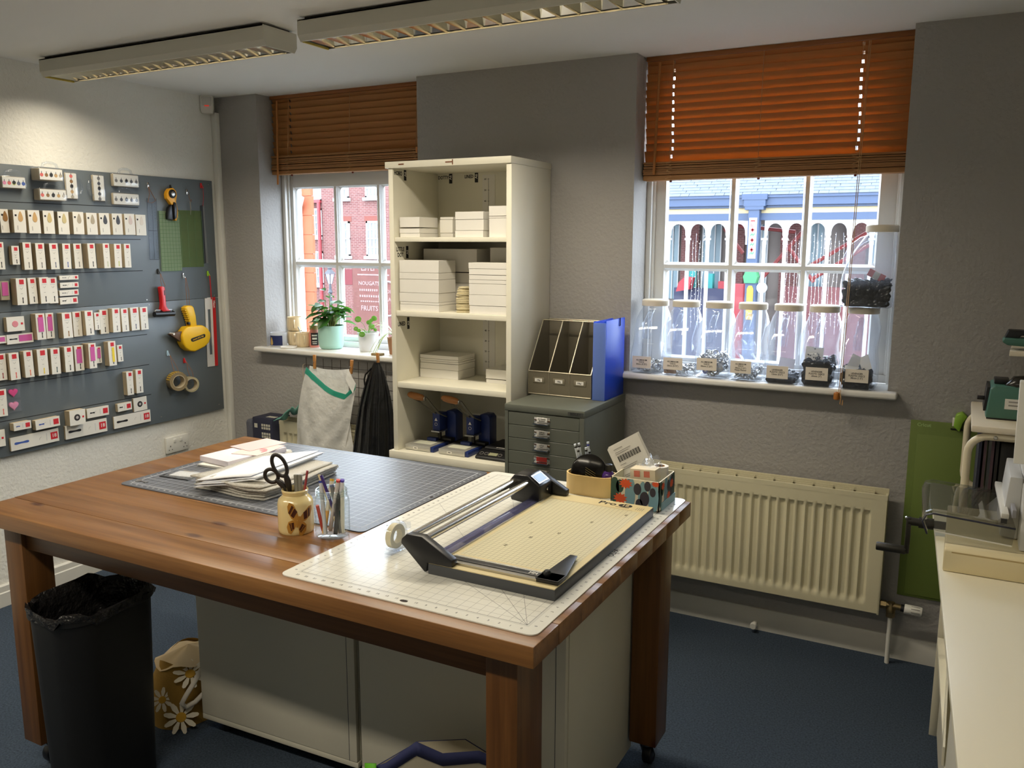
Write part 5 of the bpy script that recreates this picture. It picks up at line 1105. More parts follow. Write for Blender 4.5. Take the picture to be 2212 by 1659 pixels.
b = MB(); b.lathe([(.008, 0), (.008, .0003)], (GX1-.014, -1.38, TZ+.0032), 16, None, .55, 1.0); b.build('hanging_hole', mat('hole_dark', (40, 26, 18), .8), t)
WX0, WX1, WY0, WY1 = 2.312, 2.978, -2.052, -1.032
WMAT = grid_mat('white_mat_print', (222, 221, 213), (156, 156, 154), .0254, .0008, (WX1-WX0)/2, (WY1-WY0)/2, .036, .16)
t = thing('cutting_mat', ((WX0+WX1)/2, (WY0+WY1)/2, TZ), 'cream white cutting mat with grey grid under the trimmer', 'cutting mat')
b = MB(); b.prism(rrect(WX0, WX1, WY0, WY1, .02), 'z', TZ+.0003, TZ+.0030); b.build('sheet', WMAT, t)
GI = mat('mat_grey_ink', (122, 122, 120), .6); Zm = TZ+.0031
o_ = (WX1-.036, WY0+.036)
for a, c in (((WX0+.036, WY0+.036), (WX1-.036, WY0+.0372)), ((WX0+.036, WY1-.0372), (WX1-.036, WY1-.036)), ((WX0+.036, WY0+.036), (WX0+.0372, WY1-.036)), ((WX1-.0372, WY0+.036), (WX1-.036, WY1-.036))):
    b = MB(); b.box(a[0], c[0], a[1], c[1], Zm-.0002, Zm); b.build('border_line', GI, t)
for ang, ln in ((45, .84), (60, 1.02), (30, .68)):
    a = math.radians(180-ang); c, s = math.cos(a), math.sin(a); d = (o_[0]+c*ln, o_[1]+s*ln)
    b = MB(); b.prism([(o_[0]-s*.0005, o_[1]+c*.0005), (o_[0]+s*.0005, o_[1]-c*.0005), (d[0]+s*.0005, d[1]-c*.0005), (d[0]-s*.0005, d[1]+c*.0005)], 'z', Zm-.0002, Zm); b.build('angle_line', GI, t)
for q in range(0, 24): text(str(q), .009, GI, t, (WX1-.040-q*.0254, WY0+.018, Zm), (1, 0, 0), (0, 1, 0), 'ruler_number', ext=.0001)
for q in range(0, 37): text(str(q), .009, GI, t, (WX1-.018, WY0+.040+q*.0254, Zm), (0, 1, 0), (-1, 0, 0), 'ruler_number', ext=.0001); text(str(q), .009, GI, t, (WX0+.018, WY0+.040+q*.0254, Zm), (0, 1, 0), (-1, 0, 0), 'ruler_number', ext=.0001)
b = MB(); b.lathe([(.010, 0), (.010, .0003)], (2.655, WY0+.014, Zm-.0002), 16, None, 1.0, .55); b.build('hanging_hole', mat('hole_dark'), t)
text('OLFA', .022, INK, t, (WX1-.030, -1.555, Zm), (0, 1, 0), (-1, 0, 0), 'brand_lettering', ext=.0001)
# ------------------------------------------------------------------ rotary trimmer
ZB = TZ+.0031; ZT = ZB+.027
t = thing('paper_trimmer', (2.78, -1.56, ZB), 'beige rotary paper trimmer with twin steel rails and black ends', 'trimmer')
bx0, bx1, by0, by1 = 2.617, 2.942, -1.887, -1.236
GREYB = mat('dark_grey_edge', (66, 68, 72), .45)
b = MB(); b.box(bx0, bx1, by0, by1, ZB, ZT-.002); b.build('base_edge', GREYB, t, bevel=.001)
b = MB(); b.box(bx0+.001, bx1-.001, by0+.001, by1-.001, ZT-.002, ZT); b.build('board_top', mat('beige_board', (214, 198, 152), .45), t)
gx0, gx1, gy0, gy1 = 2.652, 2.925, -1.802, -1.300
TG = grid_mat('trimmer_grid_print', (212, 204, 170), (150, 142, 112), .0127, .0009, (gx1-gx0)/2, (gy1-gy0)/2, .002, .4)
b = MB(); b.box(gx0, gx1, gy0, gy1, ZT-.0001, ZT+.0002); go = b.build('grid_print', TG); go.parent = t; go.location = go.location-FR[t.name].translation
b = MB(); b.box(2.634, 2.9, -1.296, -1.2952, ZT, ZT+.0002); b.build('scale_line', GI, t)
for x, y, s in ((2.72, -1.70, 'A6'), (2.75, -1.62, 'B5'), (2.80, -1.56, 'A5'), (2.84, -1.44, 'A4'), (2.70, -1.52, '5x7'), (2.90, -1.34, 'A3')): text(s, .012, mat('tan_ink', (120, 110, 84), .7), t, (x, y, ZT+.0004), (0, 1, 0), (-1, 0, 0), 'format_mark', ext=.0001)
text('Pro', .034, INK, t, (2.815, -1.262, ZT+.0002), (1, 0, 0), (0, 1, 0), 'brand_lettering', ext=.0002, squash=1.1)
b = MB(); b.lathe([(.014, 0), (.014, .0004)], (2.868, -1.262, ZT), 22, None, 1.45, 1.0); lg = b.build('brand_oval', INK, t)
text('18', .022, mat('beige_board'), lg, (2.868, -1.262, ZT+.0006), (1, 0, 0), (0, 1, 0), 'oval_lettering', ext=.0001)
b = MB(); b.box(2.845, 2.885, -1.281, -1.279, ZT, ZT+.0003); b.build('brand_underline', INK, t)
for q in range(4): b = MB(); b.box(2.905+q*.006, 2.9065+q*.006, -1.285, -1.262, ZT, ZT+.0002); b.build('unit_mark', GI, t)
RX = (2.558, 2.600); RZ = .917
for x in RX: b = MB(); b.cyl((x, -1.878, RZ), (x, -1.315, RZ), .0095, 20); b.build('guide_rail', mat('polished_rail', (225, 222, 214), .22, 1.0), t, smooth=40)
endp = [(2.543, .903), (2.545, .914), (2.560, .928), (2.602, .928), (2.684, .884), (2.684, .869), (2.676, ZT), (2.617, ZT), (2.613, ZB+.004), (2.608, ZB+.004)]
b = MB(); b.prism(endp, 'y', -1.890, -1.866); b.build('near_end_block', BLACK, t, bevel=.004)
b = MB(); b.prism(endp, 'y', -1.262, -1.238); b.build('far_end_block', BLACK, t, bevel=.004)
# cutting head parked at the far end
head = [(2.538, .892), (2.541, .920), (2.556, .938), (2.600, .940), (2.640, .912), (2.642, ZT+.002), (2.600, ZB+.014), (2.545, ZB+.02)]
b = MB(); b.prism(head, 'y', -1.345, -1.266); hd = b.build('cutting_head', mat('head_black', (20, 20, 22), .3), t, bevel=.004)
b = MB(); a_, c_ = Vector((2.606, -1.338, .9372)), Vector((2.634, -1.338, .9176)); d_ = (c_-a_).normalized(); nrm = Vector((-d_.z, 0, d_.x))*-1
nrm = Vector((.573, 0, .819)); b.add([a_+nrm*.0012, c_+nrm*.0012, c_+nrm*.0012+Vector((0, .062, 0)), a_+nrm*.0012+Vector((0, .062, 0))], [(0, 1, 2, 3)]); b.build('silver_label', mat('silver_label', (206, 208, 212), .25, .4), hd)
b = MB(); i_ = .004; b.add([a_+d_*i_+nrm*.0018+Vector((0, i_, 0)), c_-d_*i_+nrm*.0018+Vector((0, i_, 0)), c_-d_*i_+nrm*.0018+Vector((0, .058, 0)), a_+d_*i_+nrm*.0018+Vector((0, .058, 0))], [(0, 1, 2, 3)]); b.build('blue_label', mat('pale_blue_label', (150, 180, 226), .35), hd)
b = MB(); b.lathe([(.004, 0), (.003, .002)], (2.642, -1.30, .895), 10, rotm(0, PI/2, 0)); b.build('screw', CHROME, hd)
# clear clamp strip and aluminium lip
b = MB(); b.prism([(2.604, ZT+.0035), (2.636, ZT+.0008), (2.6365, ZT+.0026), (2.605, ZT+.0055)], 'y', -1.862, -1.262); b.build('clamp_strip', clear_mat('violet_clear_strip', tint=(196, 196, 226), haze=.34, haze_col=(150, 152, 190)), t)
b = MB(); b.box(2.6365, 2.640, -1.862, -1.262, ZT, ZT+.003); b.build('cutting_edge', STEEL, t)
# side guide with ruler
b = MB(); b.box(2.645, 2.895, -1.852, -1.832, ZT, ZT+.007); sg = b.build('side_guide', BLACK, t, bevel=.001)
b = MB(); b.box(2.640, 2.895, -1.866, -1.852, ZT, ZT+.005); b.build('guide_rail_strip', STEEL, t)
b = MB(); b.box(2.65, 2.895, -1.832, -1.818, ZT+.001, ZT+.004); b.build('clear_scale', clear_mat('clear_scale', haze=.3), t)
for q in range(40): b = MB(); b.box(2.655+q*.006, 2.6556+q*.006, -1.831, -1.826 if q % 5 else -1.822, ZT+.0041, ZT+.0043); b.build('scale_tick', GI, t)
text('MM', .014, CARDF, sg, (2.868, -1.842, ZT+.0072), (1, 0, 0), (0, 1, 0), 'guide_lettering', ext=.0001)
b = MB(); b.prism([(2.885, -1.868), (2.940, -1.868), (2.942, -1.826), (2.915, -1.705), (2.896, -1.705), (2.892, -1.815), (2.885, -1.825)], 'z', ZT+.007, ZT+.010); b.box(2.887, 2.940, -1.868, -1.826, ZT, ZT+.010); b.build('paper_stop', BLACK, t, bevel=.0012)
b = MB(); b.lathe([(.007, 0), (.0085, .003), (.0085, .010), (.006, .013)], (2.905, -1.848, ZT+.010), 14); b.build('stop_knob', BLACK, t, smooth=40)
# ------------------------------------------------------------------ tape dispenser
t = thing('tape_dispenser', (2.465, -1.80, ZB), 'clear round tape dispenser standing behind the near trimmer end', 'tape dispenser')
R90 = rotm(0, PI/2, 0); CT = clear_mat('clear_case', haze=.05)
b = MB(); b.shell([(.036, 0), (.039, .002), (.039, .022), (.036, .024)], (2.450, -1.80, ZB+.039), 28, R90); b.build('case_rim', CT, t, smooth=40)
for x in (2.450, 2.473): b = MB(); b.lathe([(.036, 0), (.036, .001)], (x, -1.80, ZB+.039), 28, R90); b.build('case_side', CT, t)
b = MB(); b.shell([(.018, 0), (.031, 0), (.031, .016), (.018, .016), (.018, 0)], (2.454, -1.80, ZB+.039), 28, R90); b.build('tape', mat('cream_tape', (224, 212, 176), .5), t, smooth=40)
b = MB(); b.box(2.452, 2.474, -1.772, -1.748, ZB+.044, ZB+.062); b.build('snout', CT, t, bevel=.002)
b = MB(); b.box(2.450, 2.476, -1.835, -1.765, ZB, ZB+.012); b.build('foot', CT, t, bevel=.002)
# ------------------------------------------------------------------ stoneware pot with butterfly and scissors
t = thing('stoneware_pot', (2.135, -1.797, TZ), 'cream stoneware pot with brown butterfly stencil', 'pot')
POT = mat('cream_glaze', (224, 204, 148), .18, coat=.4)
b = MB(); b.shell([(.0, .0), (.044, 0), (.0465, .004), (.047, .010), (.047, .078), (.044, .090), (.036, .097), (.0325, .102), (.034, .108), (.0355, .113), (.0335, .117), (.0305, .114), (.029, .104), (.040, .088), (.042, .010), (0, .008)], (2.135, -1.797, TZ+.0003), 40); b.build('body', POT, t, smooth=40)
# butterfly wraps the wall facing the camera
ax = math.atan2(-3.443+1.797, 3.666-2.135)
def onpot(u, v, e=.0004):
    a = ax+u/.047; return (2.135+(.047+e)*math.cos(a), -1.797+(.047+e)*math.sin(a), TZ+.042+v)
def patch(pts, name, m, e):
    b = MB(); n_ = len(pts); c_ = (sum(p[0] for p in pts)/n_, sum(p[1] for p in pts)/n_); R_ = 5
    edge = [(pts[i][0]*(1-f)+pts[(i+1) % n_][0]*f, pts[i][1]*(1-f)+pts[(i+1) % n_][1]*f) for i in range(n_) for f in (0, .34, .67)]; k_ = len(edge)
    vs = [onpot(c_[0], c_[1], e)]+[onpot(c_[0]+(p[0]-c_[0])*r/R_, c_[1]+(p[1]-c_[1])*r/R_, e) for r in range(1, R_+1) for p in edge]
    fs = [(0, 1+i, 1+(i+1) % k_) for i in range(k_)]+[(1+(r-1)*k_+i, 1+r*k_+i, 1+r*k_+(i+1) % k_, 1+(r-1)*k_+(i+1) % k_) for r in range(1, R_) for i in range(k_)]
    b.add(vs, fs); b.build(name, m, t, smooth=60)
GOLD = mat('ochre_stencil', (178, 128, 52), .4); BRN = mat('dark_brown_glaze', (66, 26, 18), .3)
cxs = .006
def wing(s):
    up = [(0, .004), (s*.006, .016), (s*.014, .026), (s*.022, .028), (s*.0235, .020), (s*.020, .010), (s*.012, .001), (s*.004, -.002)]
    lo_ = [(0, .000), (s*.010, -.001), (s*.016, -.006), (s*.017, -.016), (s*.012, -.025), (s*.007, -.026), (s*.003, -.014)]
    return up, lo_
rot = math.radians(-14)
def rp(p, sc_=1.55, o=(0, 0)): return (cxs+(p[0]*sc_*math.cos(rot)-p[1]*sc_*math.sin(rot))+o[0], p[0]*sc_*math.sin(rot)+p[1]*sc_*math.cos(rot)+o[1])
for s in (-1, 1):
    for k, w_ in enumerate(wing(s)):
        pts = [rp(p) for p in w_]; patch(pts if s < 0 else pts[::-1], 'upper_wing' if k == 0 else 'lower_wing', GOLD, .0004)
        m_ = 6 if k == 0 else 5
        for q in range(m_):
            f = (q+.5)/m_
            if k == 0: a0 = (s*(.004+.004*f), .002+.012*(1-f)); a1 = (s*(.017+.003*f), .010+.015*(1-f)*1.0)
            else: a0 = (s*(.004+.002*(1-f)), -.004-.010*f); a1 = (s*(.015-.007*f), -.008-.013*f)
            dx_, dz_ = a1[0]-a0[0], a1[1]-a0[1]; ll = math.hypot(dx_, dz_); nx_, nz_ = -dz_/ll*.0009, dx_/ll*.0009
            for seg_ in ((.08, .55), (.66, .95)):
                A = (a0[0]+dx_*seg_[0], a0[1]+dz_*seg_[0]); B = (a0[0]+dx_*seg_[1], a0[1]+dz_*seg_[1])
                patch([rp((A[0]+nx_, A[1]+nz_)), rp((A[0]-nx_, A[1]-nz_)), rp((B[0]-nx_*1.3, B[1]-nz_*1.3)), rp((B[0]+nx_*1.3, B[1]+nz_*1.3))], 'wing_mark', BRN, .0008)
patch([rp((-.0015, -.012)), rp((.0015, -.012)), rp((.002, 0)), rp((.0012, .008)), rp((-.0012, .008)), rp((-.002, 0))], 'butterfly_body', GOLD, .0009)
t = thing('scissors', (2.11, -1.79, .85), 'black handled scissors standing in the stoneware pot', 'scissors')
GRIP = mat('black_brown_grip', (36, 30, 27), .45)
rv = Vector((rt0.x, rt0.y, 0)); uv = Vector((0, 0, 1)); nv = rv.cross(uv)
def sc_pt(a, h, e=0): return Vector((2.112, -1.800, .955))+rv*a+uv*h+nv*e
def ring(c, rx_, ry_, tilt, e, hh):
    b = MB(); pts = []
    for q in range(28):
        a = 2*PI*q/28; x, y = rx_*math.cos(a), ry_*math.sin(a); pts.append(sc_pt(c[0]+x*math.cos(tilt)-y*math.sin(tilt), c[1]+x*math.sin(tilt)+y*math.cos(tilt), e))
    b.tube(pts, .0052, 8, closed=True); return b.build(hh, GRIP, t, smooth=60)
ring((-.018, .060), .0165, .031, math.radians(24), .003, 'long_finger_loop'); ring((-.042, .030), .0165, .019, math.radians(38), -.003, 'thumb_loop')
b = MB(); b.tube([sc_pt(-.003, .036, .003), sc_pt(.002, .018, .003), sc_pt(.004, .002, .002), sc_pt(.006, -.02, .001)], .006, 8, rs=[.0065, .009, .0085, .005]); b.build('handle_shank', GRIP, t, smooth=60)
b = MB(); b.tube([sc_pt(-.030, .020, -.003), sc_pt(-.018, .010, -.003), sc_pt(-.006, -.004, -.002), sc_pt(.000, -.02, -.001)], .006, 8, rs=[.0065, .009, .0085, .005]); b.build('handle_shank', GRIP, t, smooth=60)
b = MB(); q1, q2 = sc_pt(.0, .0), sc_pt(.012, -.095); b.tube([q1, (q1+q2)/2, q2], .005, 4, rs=[.009, .007, .002]); b.build('blades', STEEL, t)
for k, (a, h, tl, m, lab, rr) in enumerate(((.020, .033, .10, mat('grey_marker', (132, 130, 120), .35), 'silver grey marker leaning in the stoneware pot', .0062), (.033, .033, .02, mat('grey_marker'), 'silver grey marker upright in the stoneware pot', .0062))):
    p0 = Vector((2.135, -1.797, .850))+rv*(a*.4); p1 = Vector((2.112, -1.80, .955))+rv*(a+tl*.02)+uv*h+nv*-.006
    b = MB(); b.cyl(p0, p1, rr, 12); tag(b.build('marker_pen', m, bevel=.001), lab, 'pen')
b = MB(); b.cyl((2.14, -1.79, .85), Vector((2.112, -1.80, .955))+rv*.055+uv*.045, .0035, 6); tag(b.build('pencil', mat('dull_red_pencil', (160, 62, 66), .5)), 'dull red pencil leaning out of stoneware pot', 'pencil')
# ------------------------------------------------------------------ glass jar with pens
JC = Vector((2.246, -1.781, TZ+.0003))
t = thing('glass_jar', tuple(JC), 'clear glass jar holding pens beside stoneware pot', 'jar')
JG = clear_mat('jar_glass', tint=(246, 250, 250), gloss=1.0, haze=.03)
b = MB(); b.shell([(.0, 0), (.038, 0), (.044, .004), (.0455, .012), (.0455, .098), (.043, .106), (.040, .109), (.0395, .128), (.0375, .128), (.038, .108)], JC, 36); b.build('wall', JG, t, smooth=40)
for z in (.113, .119, .125): b = MB(); b.tube([JC+Vector((.0405*math.cos(2*PI*q/32), .0405*math.sin(2*PI*q/32), z)) for q in range(32)], .0013, 6, closed=True); b.build('screw_thread', JG, t, smooth=60)
pens = [(-.036, -.030, .022, .010, .158, .0035, (226, 208, 168), 'cream wooden pencil standing in glass jar'), (-.028, -.020, .026, .004, .158, .0042, (66, 48, 120), 'dark purple pencil standing in glass jar'),
        (-.030, -.024, -.016, .030, .136, .0055, (206, 208, 214), 'silver pen with blue end in glass jar'), (-.004, -.030, -.022, .024, .140, .0055, (236, 226, 206), 'white marker with yellow end in glass jar'),
        (.010, -.018, .022, -.012, .128, .006, (108, 112, 116), 'grey smoked pen slanting in glass jar'), (.002, .0, .026, .012, .132, .0058, (120, 122, 122), 'grey pen with slate cap in glass jar'),
        (.014, -.004, .030, .002, .142, .0058, (232, 226, 214), 'white marker with teal end in glass jar'), (.022, .004, .012, .026, .148, .0055, (34, 34, 36), 'black pen with clip in glass jar'),
        (.028, .006, .030, .010, .138, .0058, (232, 228, 214), 'white marker with green end in glass jar'), (.020, .016, -.010, -.016, .150, .0055, (216, 206, 204), 'white pen with red end in glass jar'),
        (.030, .014, .004, -.022, .150, .0055, (222, 220, 226), 'white pen with violet end at back of glass jar'), (-.034, .012, -.030, -.010, .085, .0045, (206, 64, 50), 'short red pencil inside glass jar')]
TIPS = [None, None, (40, 60, 150), (232, 186, 60), None, (110, 120, 150), (60, 176, 150), None, (120, 170, 60), (200, 60, 60), (70, 50, 170), None]
BODY2 = {3: (236, 176, 84), 6: (46, 140, 128)}
for k, (a, d, a2, d2, h, rr, c, lab) in enumerate(pens):
    top = JC+rv*a*1.05-nv*d*.0+Vector((0, 0, h)); top += nv*(d*.9); bot = JC+rv*a2*.9+nv*(d2*.7)+Vector((0, 0, .010))
    lim = .036
    tt = thing('pen', tuple(bot), lab, 'pen', group='pens in the glass jar')
    b = MB(); b.cyl(bot, top, rr, 10); b.build('barrel', mat('pen_%d_%d_%d' % c, c, .35), tt, smooth=40)
    dr_ = (top-bot).normalized()
    if TIPS[k]: b = MB(); b.cyl(top, top+dr_*.006, rr*1.02, 10); b.build('end_cap', mat('pen_%d_%d_%d' % TIPS[k], TIPS[k], .35), tt, smooth=40)
    if k in BODY2: b = MB(); b.cyl(bot+dr_*.001, bot+dr_*.06, rr*1.04, 10); b.build('coloured_cap', mat('pen_%d_%d_%d' % BODY2[k], BODY2[k], .35), tt, smooth=40)
# ------------------------------------------------------------------ paper pile on the grey mat
ZG = TZ+.0034
t = thing('bubble_wrap_pile', (1.735, -1.49, ZG), 'pile of white bubble wrap sheets on grey mat', 'packaging')
BUB = mat('bubble_wrap', (232, 228, 218), .35, bump=(260, 1.0, .006), sss=((240, 236, 226), .25))
for q in range(6):
    o = random.uniform(-.012, .012); z = ZG+.0002+q*.0072; s = random.uniform(-.02, .02)
    b = MB(); b.grid(lambda u, v: (1.595+o+.285*u+.01*math.sin(4*v), -1.660+s*.4+.34*v+.006*math.sin(7*u), z+.0035+.0016*math.sin(13*u+q)*math.sin(9*v+q)), 14, 14); b.build('wrap_sheet', BUB, t, smooth=60, solid=.0045)
t = thing('envelope_pile', (1.73, -1.49, ZG+.045), 'pile of loose white envelopes and tissue on bubble wrap', 'paper pile')
E4 = [Vector((1.655, -1.700, .884)), Vector((1.808, -1.628, .900)), Vector((1.790, -1.295, .904)), Vector((1.632, -1.395, .888))]
def bil(P_, u, v): return P_[0]*(1-u)*(1-v)+P_[1]*u*(1-v)+P_[2]*u*v+P_[3]*(1-u)*v
ENV = mat('white_envelope', (232, 235, 242), .7)
for q in range(5):
    dx_, dy_ = random.uniform(-.012, .012), random.uniform(-.01, .01)
    b = MB(); b.grid(lambda u, v: bil(E4, u, v)+Vector((dx_, dy_, -.0048*(4-q)+.0012*math.sin(6*u+q))), 8, 8); b.build('envelope', ENV, t, smooth=60, solid=.0022)
b = MB(); b.grid(lambda u, v: (1.66+.20*u, -1.66+.03*u+.03*v, .888+.006*u-.028*v*(1-abs(2*u-1.0))), 10, 4); b.build('tissue_flap', BUB, t, smooth=60)
t = thing('paper_sheets', (1.45, -1.31, ZG), 'low stack of plain white sheets behind bubble wrap', 'paper')
for q in range(3):
    rz_ = math.radians(8+q*2); b = MB(); b.obox((1.462, -1.312, ZG+.0015+q*.0026), (.165, .295, .0024), rotm(0, 0, rz_-.12)); b.build('sheet', PAPER, t)
t = thing('notepad', (1.46, -1.31, ZG+.0085), 'thick white notepad under pink printed leaflets', 'notepad')
b = MB(); b.obox((1.456, -1.315, ZG+.0185), (.150, .255, .019), rotm(0, 0, -.10)); b.build('pages', mat('lilac_white_paper', (228, 222, 230), .8), t, bevel=.001)
for k, (x, y, rz_, m, lab) in enumerate(((1.487, -1.275, .20, mat('pale_pink_print', (236, 206, 200), .7), 'pale pink leaflet with a petal picture on the notepad'), (1.437, -1.225, -.15, mat('clear_pink_wallet', (238, 214, 214), .3), 'pink plastic wallet at far end of notepad'))):
    tt = thing('leaflet', (x, y, ZG+.0285+k*.0001), lab, 'leaflet'); b = MB(); b.obox((x, y, ZG+.0292+k*.0016), (.115, .16, .0012), rotm(0, 0, rz_)); b.build('sheet', m, tt)
    if k == 0:
        for q in range(3): b = MB(); b.lathe([(.010, 0), (.009, .0004)], (x+.012+.014*q, y+.01-.012*q, ZG+.0299), 14, rotm(0, 0, .5+q*.5), 1.5, .55); b.build('petal_print', mat('rose_print', (206, 110, 120), .7), tt)
t = thing('clear_packet', (1.445, -1.56, ZG), 'small clear packet with white slip on grey mat', 'packet')
b = MB(); b.grid(lambda u, v: (1.402-.05*v+.13*u, -1.616+.095*v+.008*u, ZG+.004+.007*math.sin(PI*u)*math.sin(PI*v)+.001*math.sin(20*u)), 12, 10); b.build('film', clear_mat('shiny_film', haze=.25, rough=.12), t, smooth=60)
b = MB(); b.obox((1.445, -1.565, ZG+.0026), (.085, .055, .004), rotm(0, 0, .2)); b.build('slip', PAPER, t)
b = MB(); b.obox((1.44, -1.575, ZG+.0015), (.12, .075, .002), rotm(0, 0, .1)); b.build('black_backing', BLACK, t)
t = thing('key', (1.385, -1.683, ZG), 'small silver key on corner of grey mat', 'key')
b = MB(); b.lathe([(.0, 0), (.011, 0), (.011, .002), (0, .002)], (1.368, -1.683, ZG), 16); b.build('bow', STEEL, t)
b = MB(); b.box(1.377, 1.412, -1.686, -1.682, ZG, ZG+.002); b.box(1.396, 1.400, -1.690, -1.686, ZG, ZG+.002); b.box(1.404, 1.408, -1.691, -1.686, ZG, ZG+.002); b.build('blade', STEEL, t)
# ------------------------------------------------------------------ holder and cactus box at the far corner
t = thing('bamboo_holder', (2.70, -1.10, ZB), 'oval bamboo desk holder at the far table corner', 'holder')
BAM = mat('bamboo', (206, 176, 116), .5, var=(30, .06, (1, 1, .1)))
b = MB(); o1 = rrect(2.618, 2.780, -1.148, -1.058, .044, 8); o2 = rrect(2.623, 2.775, -1.143, -1.063, .040, 8); n_ = len(o1)
b.add([(p[0], p[1], ZB) for p in o1]+[(p[0], p[1], ZB+.062) for p in o1]+[(p[0], p[1], ZB+.062) for p in o2]+[(p[0], p[1], ZB+.004) for p in o2],
      [(k, (k+1) % n_, n_+(k+1) % n_, n_+k) for k in range(n_)]+[(n_+k, n_+(k+1) % n_, 2*n_+(k+1) % n_, 2*n_+k) for k in range(n_)]+[(2*n_+k, 2*n_+(k+1) % n_, 3*n_+(k+1) % n_, 3*n_+k) for k in range(n_)]+[tuple(range(n_))[::-1], tuple(range(3*n_, 4*n_))]); b.build('body', BAM, t, smooth=40)
t = thing('compact_tin', (2.69, -1.11, ZB+.006), 'round black lidded tin standing in bamboo holder', 'tin')
b = MB(); Rt = rotm(math.radians(78), 0, math.radians(14)); b.lathe([(.052, -.008), (.056, -.006), (.056, .006), (.052, .009), (.0, .009)], (2.687, -1.098, ZB+.062), 36, Rt); b.build('lid', mat('gloss_black', (18, 16, 15), .15), t, smooth=40)
for q in range(4): b = MB(); p = Vector((2.687, -1.098, ZB+.062))+Rt @ Vector((.005, .006-q*.007, .0094)); b.obox(p, (.036, .0012, .0006), Rt @ Matrix.Rotation(-.5, 3, 'Z')); b.build('gold_print', mat('faint_gold', (120, 110, 60), .5), t)
for k in range(6):
    a = [(-.070, .105), (-.058, .108), (-.062, .092), (-.036, .094), (-.030, .112), (-.026, .088)][k]
    b0 = Vector((2.66+.006*k, -1.072, ZB+.012)); b1 = Vector((2.70, -1.066, ZB))+rv*a[0]+Vector((0, 0, a[1]+.040))
    tt = thing('ballpoint_pen', tuple(b0), 'clear ballpoint pen behind black tin, %s from left in the fan' % ordn([0, 2, 1, 3, 5, 4][k]) if k != 4 else 'clear ballpoint pen with blue end behind black tin', 'pen', group='clear pens in the bamboo holder')
    b = MB(); b.cyl(b0, b1, .0042, 8); b.build('barrel', mat('clear_white_barrel', (206, 214, 224), .2), tt, smooth=40)
    b = MB(); d_ = (b1-b0).normalized(); b.cyl(b1-d_*.012, b1-d_*.006, .0045, 8); b.build('ring', mat('pen_ink_end', (40, 50, 150), .3) if k == 4 else BLACK, tt, smooth=40)
t = thing('ink_bottle', (2.735, -1.09, ZB+.005), 'purple ink bottle with black cap in bamboo holder', 'bottle')
b = MB(); b.lathe([(.019, 0), (.020, .003), (.020, .052), (.015, .062), (.011, .066)], (2.748, -1.090, ZB+.006), 20); b.build('bottle', mat('purple_glass', (70, 40, 110), .15), t, smooth=40)
b = MB(); b.lathe([(.0115, 0), (.0115, .02), (.010, .021)], (2.748, -1.090, ZB+.072), 18); b.build('cap', BLACK, t, smooth=40)
b = MB(); b.cyl((2.748, -1.090, ZB+.030), (2.748, -1.090, ZB+.046), .0205, 20); b.build('white_label', PAPER, t, smooth=40)
# box with cactus print
KX0, KX1, KY0, KY1, KZ = 2.797, 2.944, -1.195, -1.052, ZB+.088
t = thing('patterned_box', ((KX0+KX1)/2, (KY0+KY1)/2, ZB), 'open card box printed with cacti and orange flowers', 'box')
CB = mat('box_cream', (232, 224, 200), .6); b = MB(); w_ = .003
b.box(KX0, KX1, KY0, KY0+w_, ZB, KZ); b.box(KX0, KX1, KY1-w_, KY1, ZB, KZ); b.box(KX0, KX0+w_, KY0, KY1, ZB, KZ); b.box(KX1-w_, KX1, KY0, KY1, ZB, KZ); b.box(KX0, KX1, KY0, KY1, ZB, ZB+.003); b.build('walls', CB, t)
CG = mat('cactus_green', (46, 78, 66), .6); CBl = mat('cactus_blue', (122, 162, 176), .6); CD = mat('cactus_dark', (54, 50, 62), .6); CO = mat('flower_orange', (222, 86, 40), .6)
def face(u, v, f): return (KX0+u, KY0-.0006-.0004*f, ZB+v) if True else None
def fside(u, v, f): return (KX1+.0006+.0004*f, KY0+u, ZB+v)
def blob(fn, u, v, ru, rvv, f, name, m, n=18, wob=0, lim=(.147, .088), a0=0.0):
    pts = []
    for q in range(n):
        a = 2*PI*q/n+a0; k = 1+wob*(1 if q % 2 else -1)
        pts.append((min(max(u+ru*k*math.cos(a), 0.0005), lim[0]-.0005), min(max(v+rvv*k*math.sin(a), .0005), lim[1]-.0005)))
    b = MB(); b.add([fn(p[0], p[1], f) for p in pts], [tuple(range(n))]); b.build(name, m, t)
for fn, W_ in ((face, .147), (fside, .143)):
    off = 0 if fn is face else .09
    blob(fn, .012, .050, .014, .040, 0, 'cactus_print', CG, lim=(W_, .088)); blob(fn, .028, .062, .012, .020, 0, 'cactus_print', CG, lim=(W_, .088)); blob(fn, .060, .045, .016, .05, 0, 'cactus_print', CBl, lim=(W_, .088))
    blob(fn, .098, .035, .014, .05, 0, 'cactus_print', CBl, lim=(W_, .088)); blob(fn, .130, .040, .016, .05, 0, 'cactus_print', CG if fn is fside else CBl, lim=(W_, .088))
    for u, v, r in ((.082, .060, .013), (.112, .072, .011), (.104, .034, .016), (.128, .056, .010), (.088, .016, .012)): blob(fn, u, v, r*.9, r*1.35, 1, 'prickly_pear_print', CD, lim=(W_, .088), a0=.3)
    for u, v, r in ((.046, .072, .016), (.030, .026, .017), (.136, .082, .010)) if fn is face else ((.110, .060, .014), (.085, .030, .014), (.03, .07, .012)): blob(fn, u, v, r*1.1, r*.85, 2, 'flower_print', CO, 20, .22, (W_, .088))
b = MB(); b.box(KX0-.002, KX1+.003, KY0+.02, KY1+.003, ZB, ZB+.022); b.build('base_tray', mat('tray_blue', (150, 184, 190), .6), t)
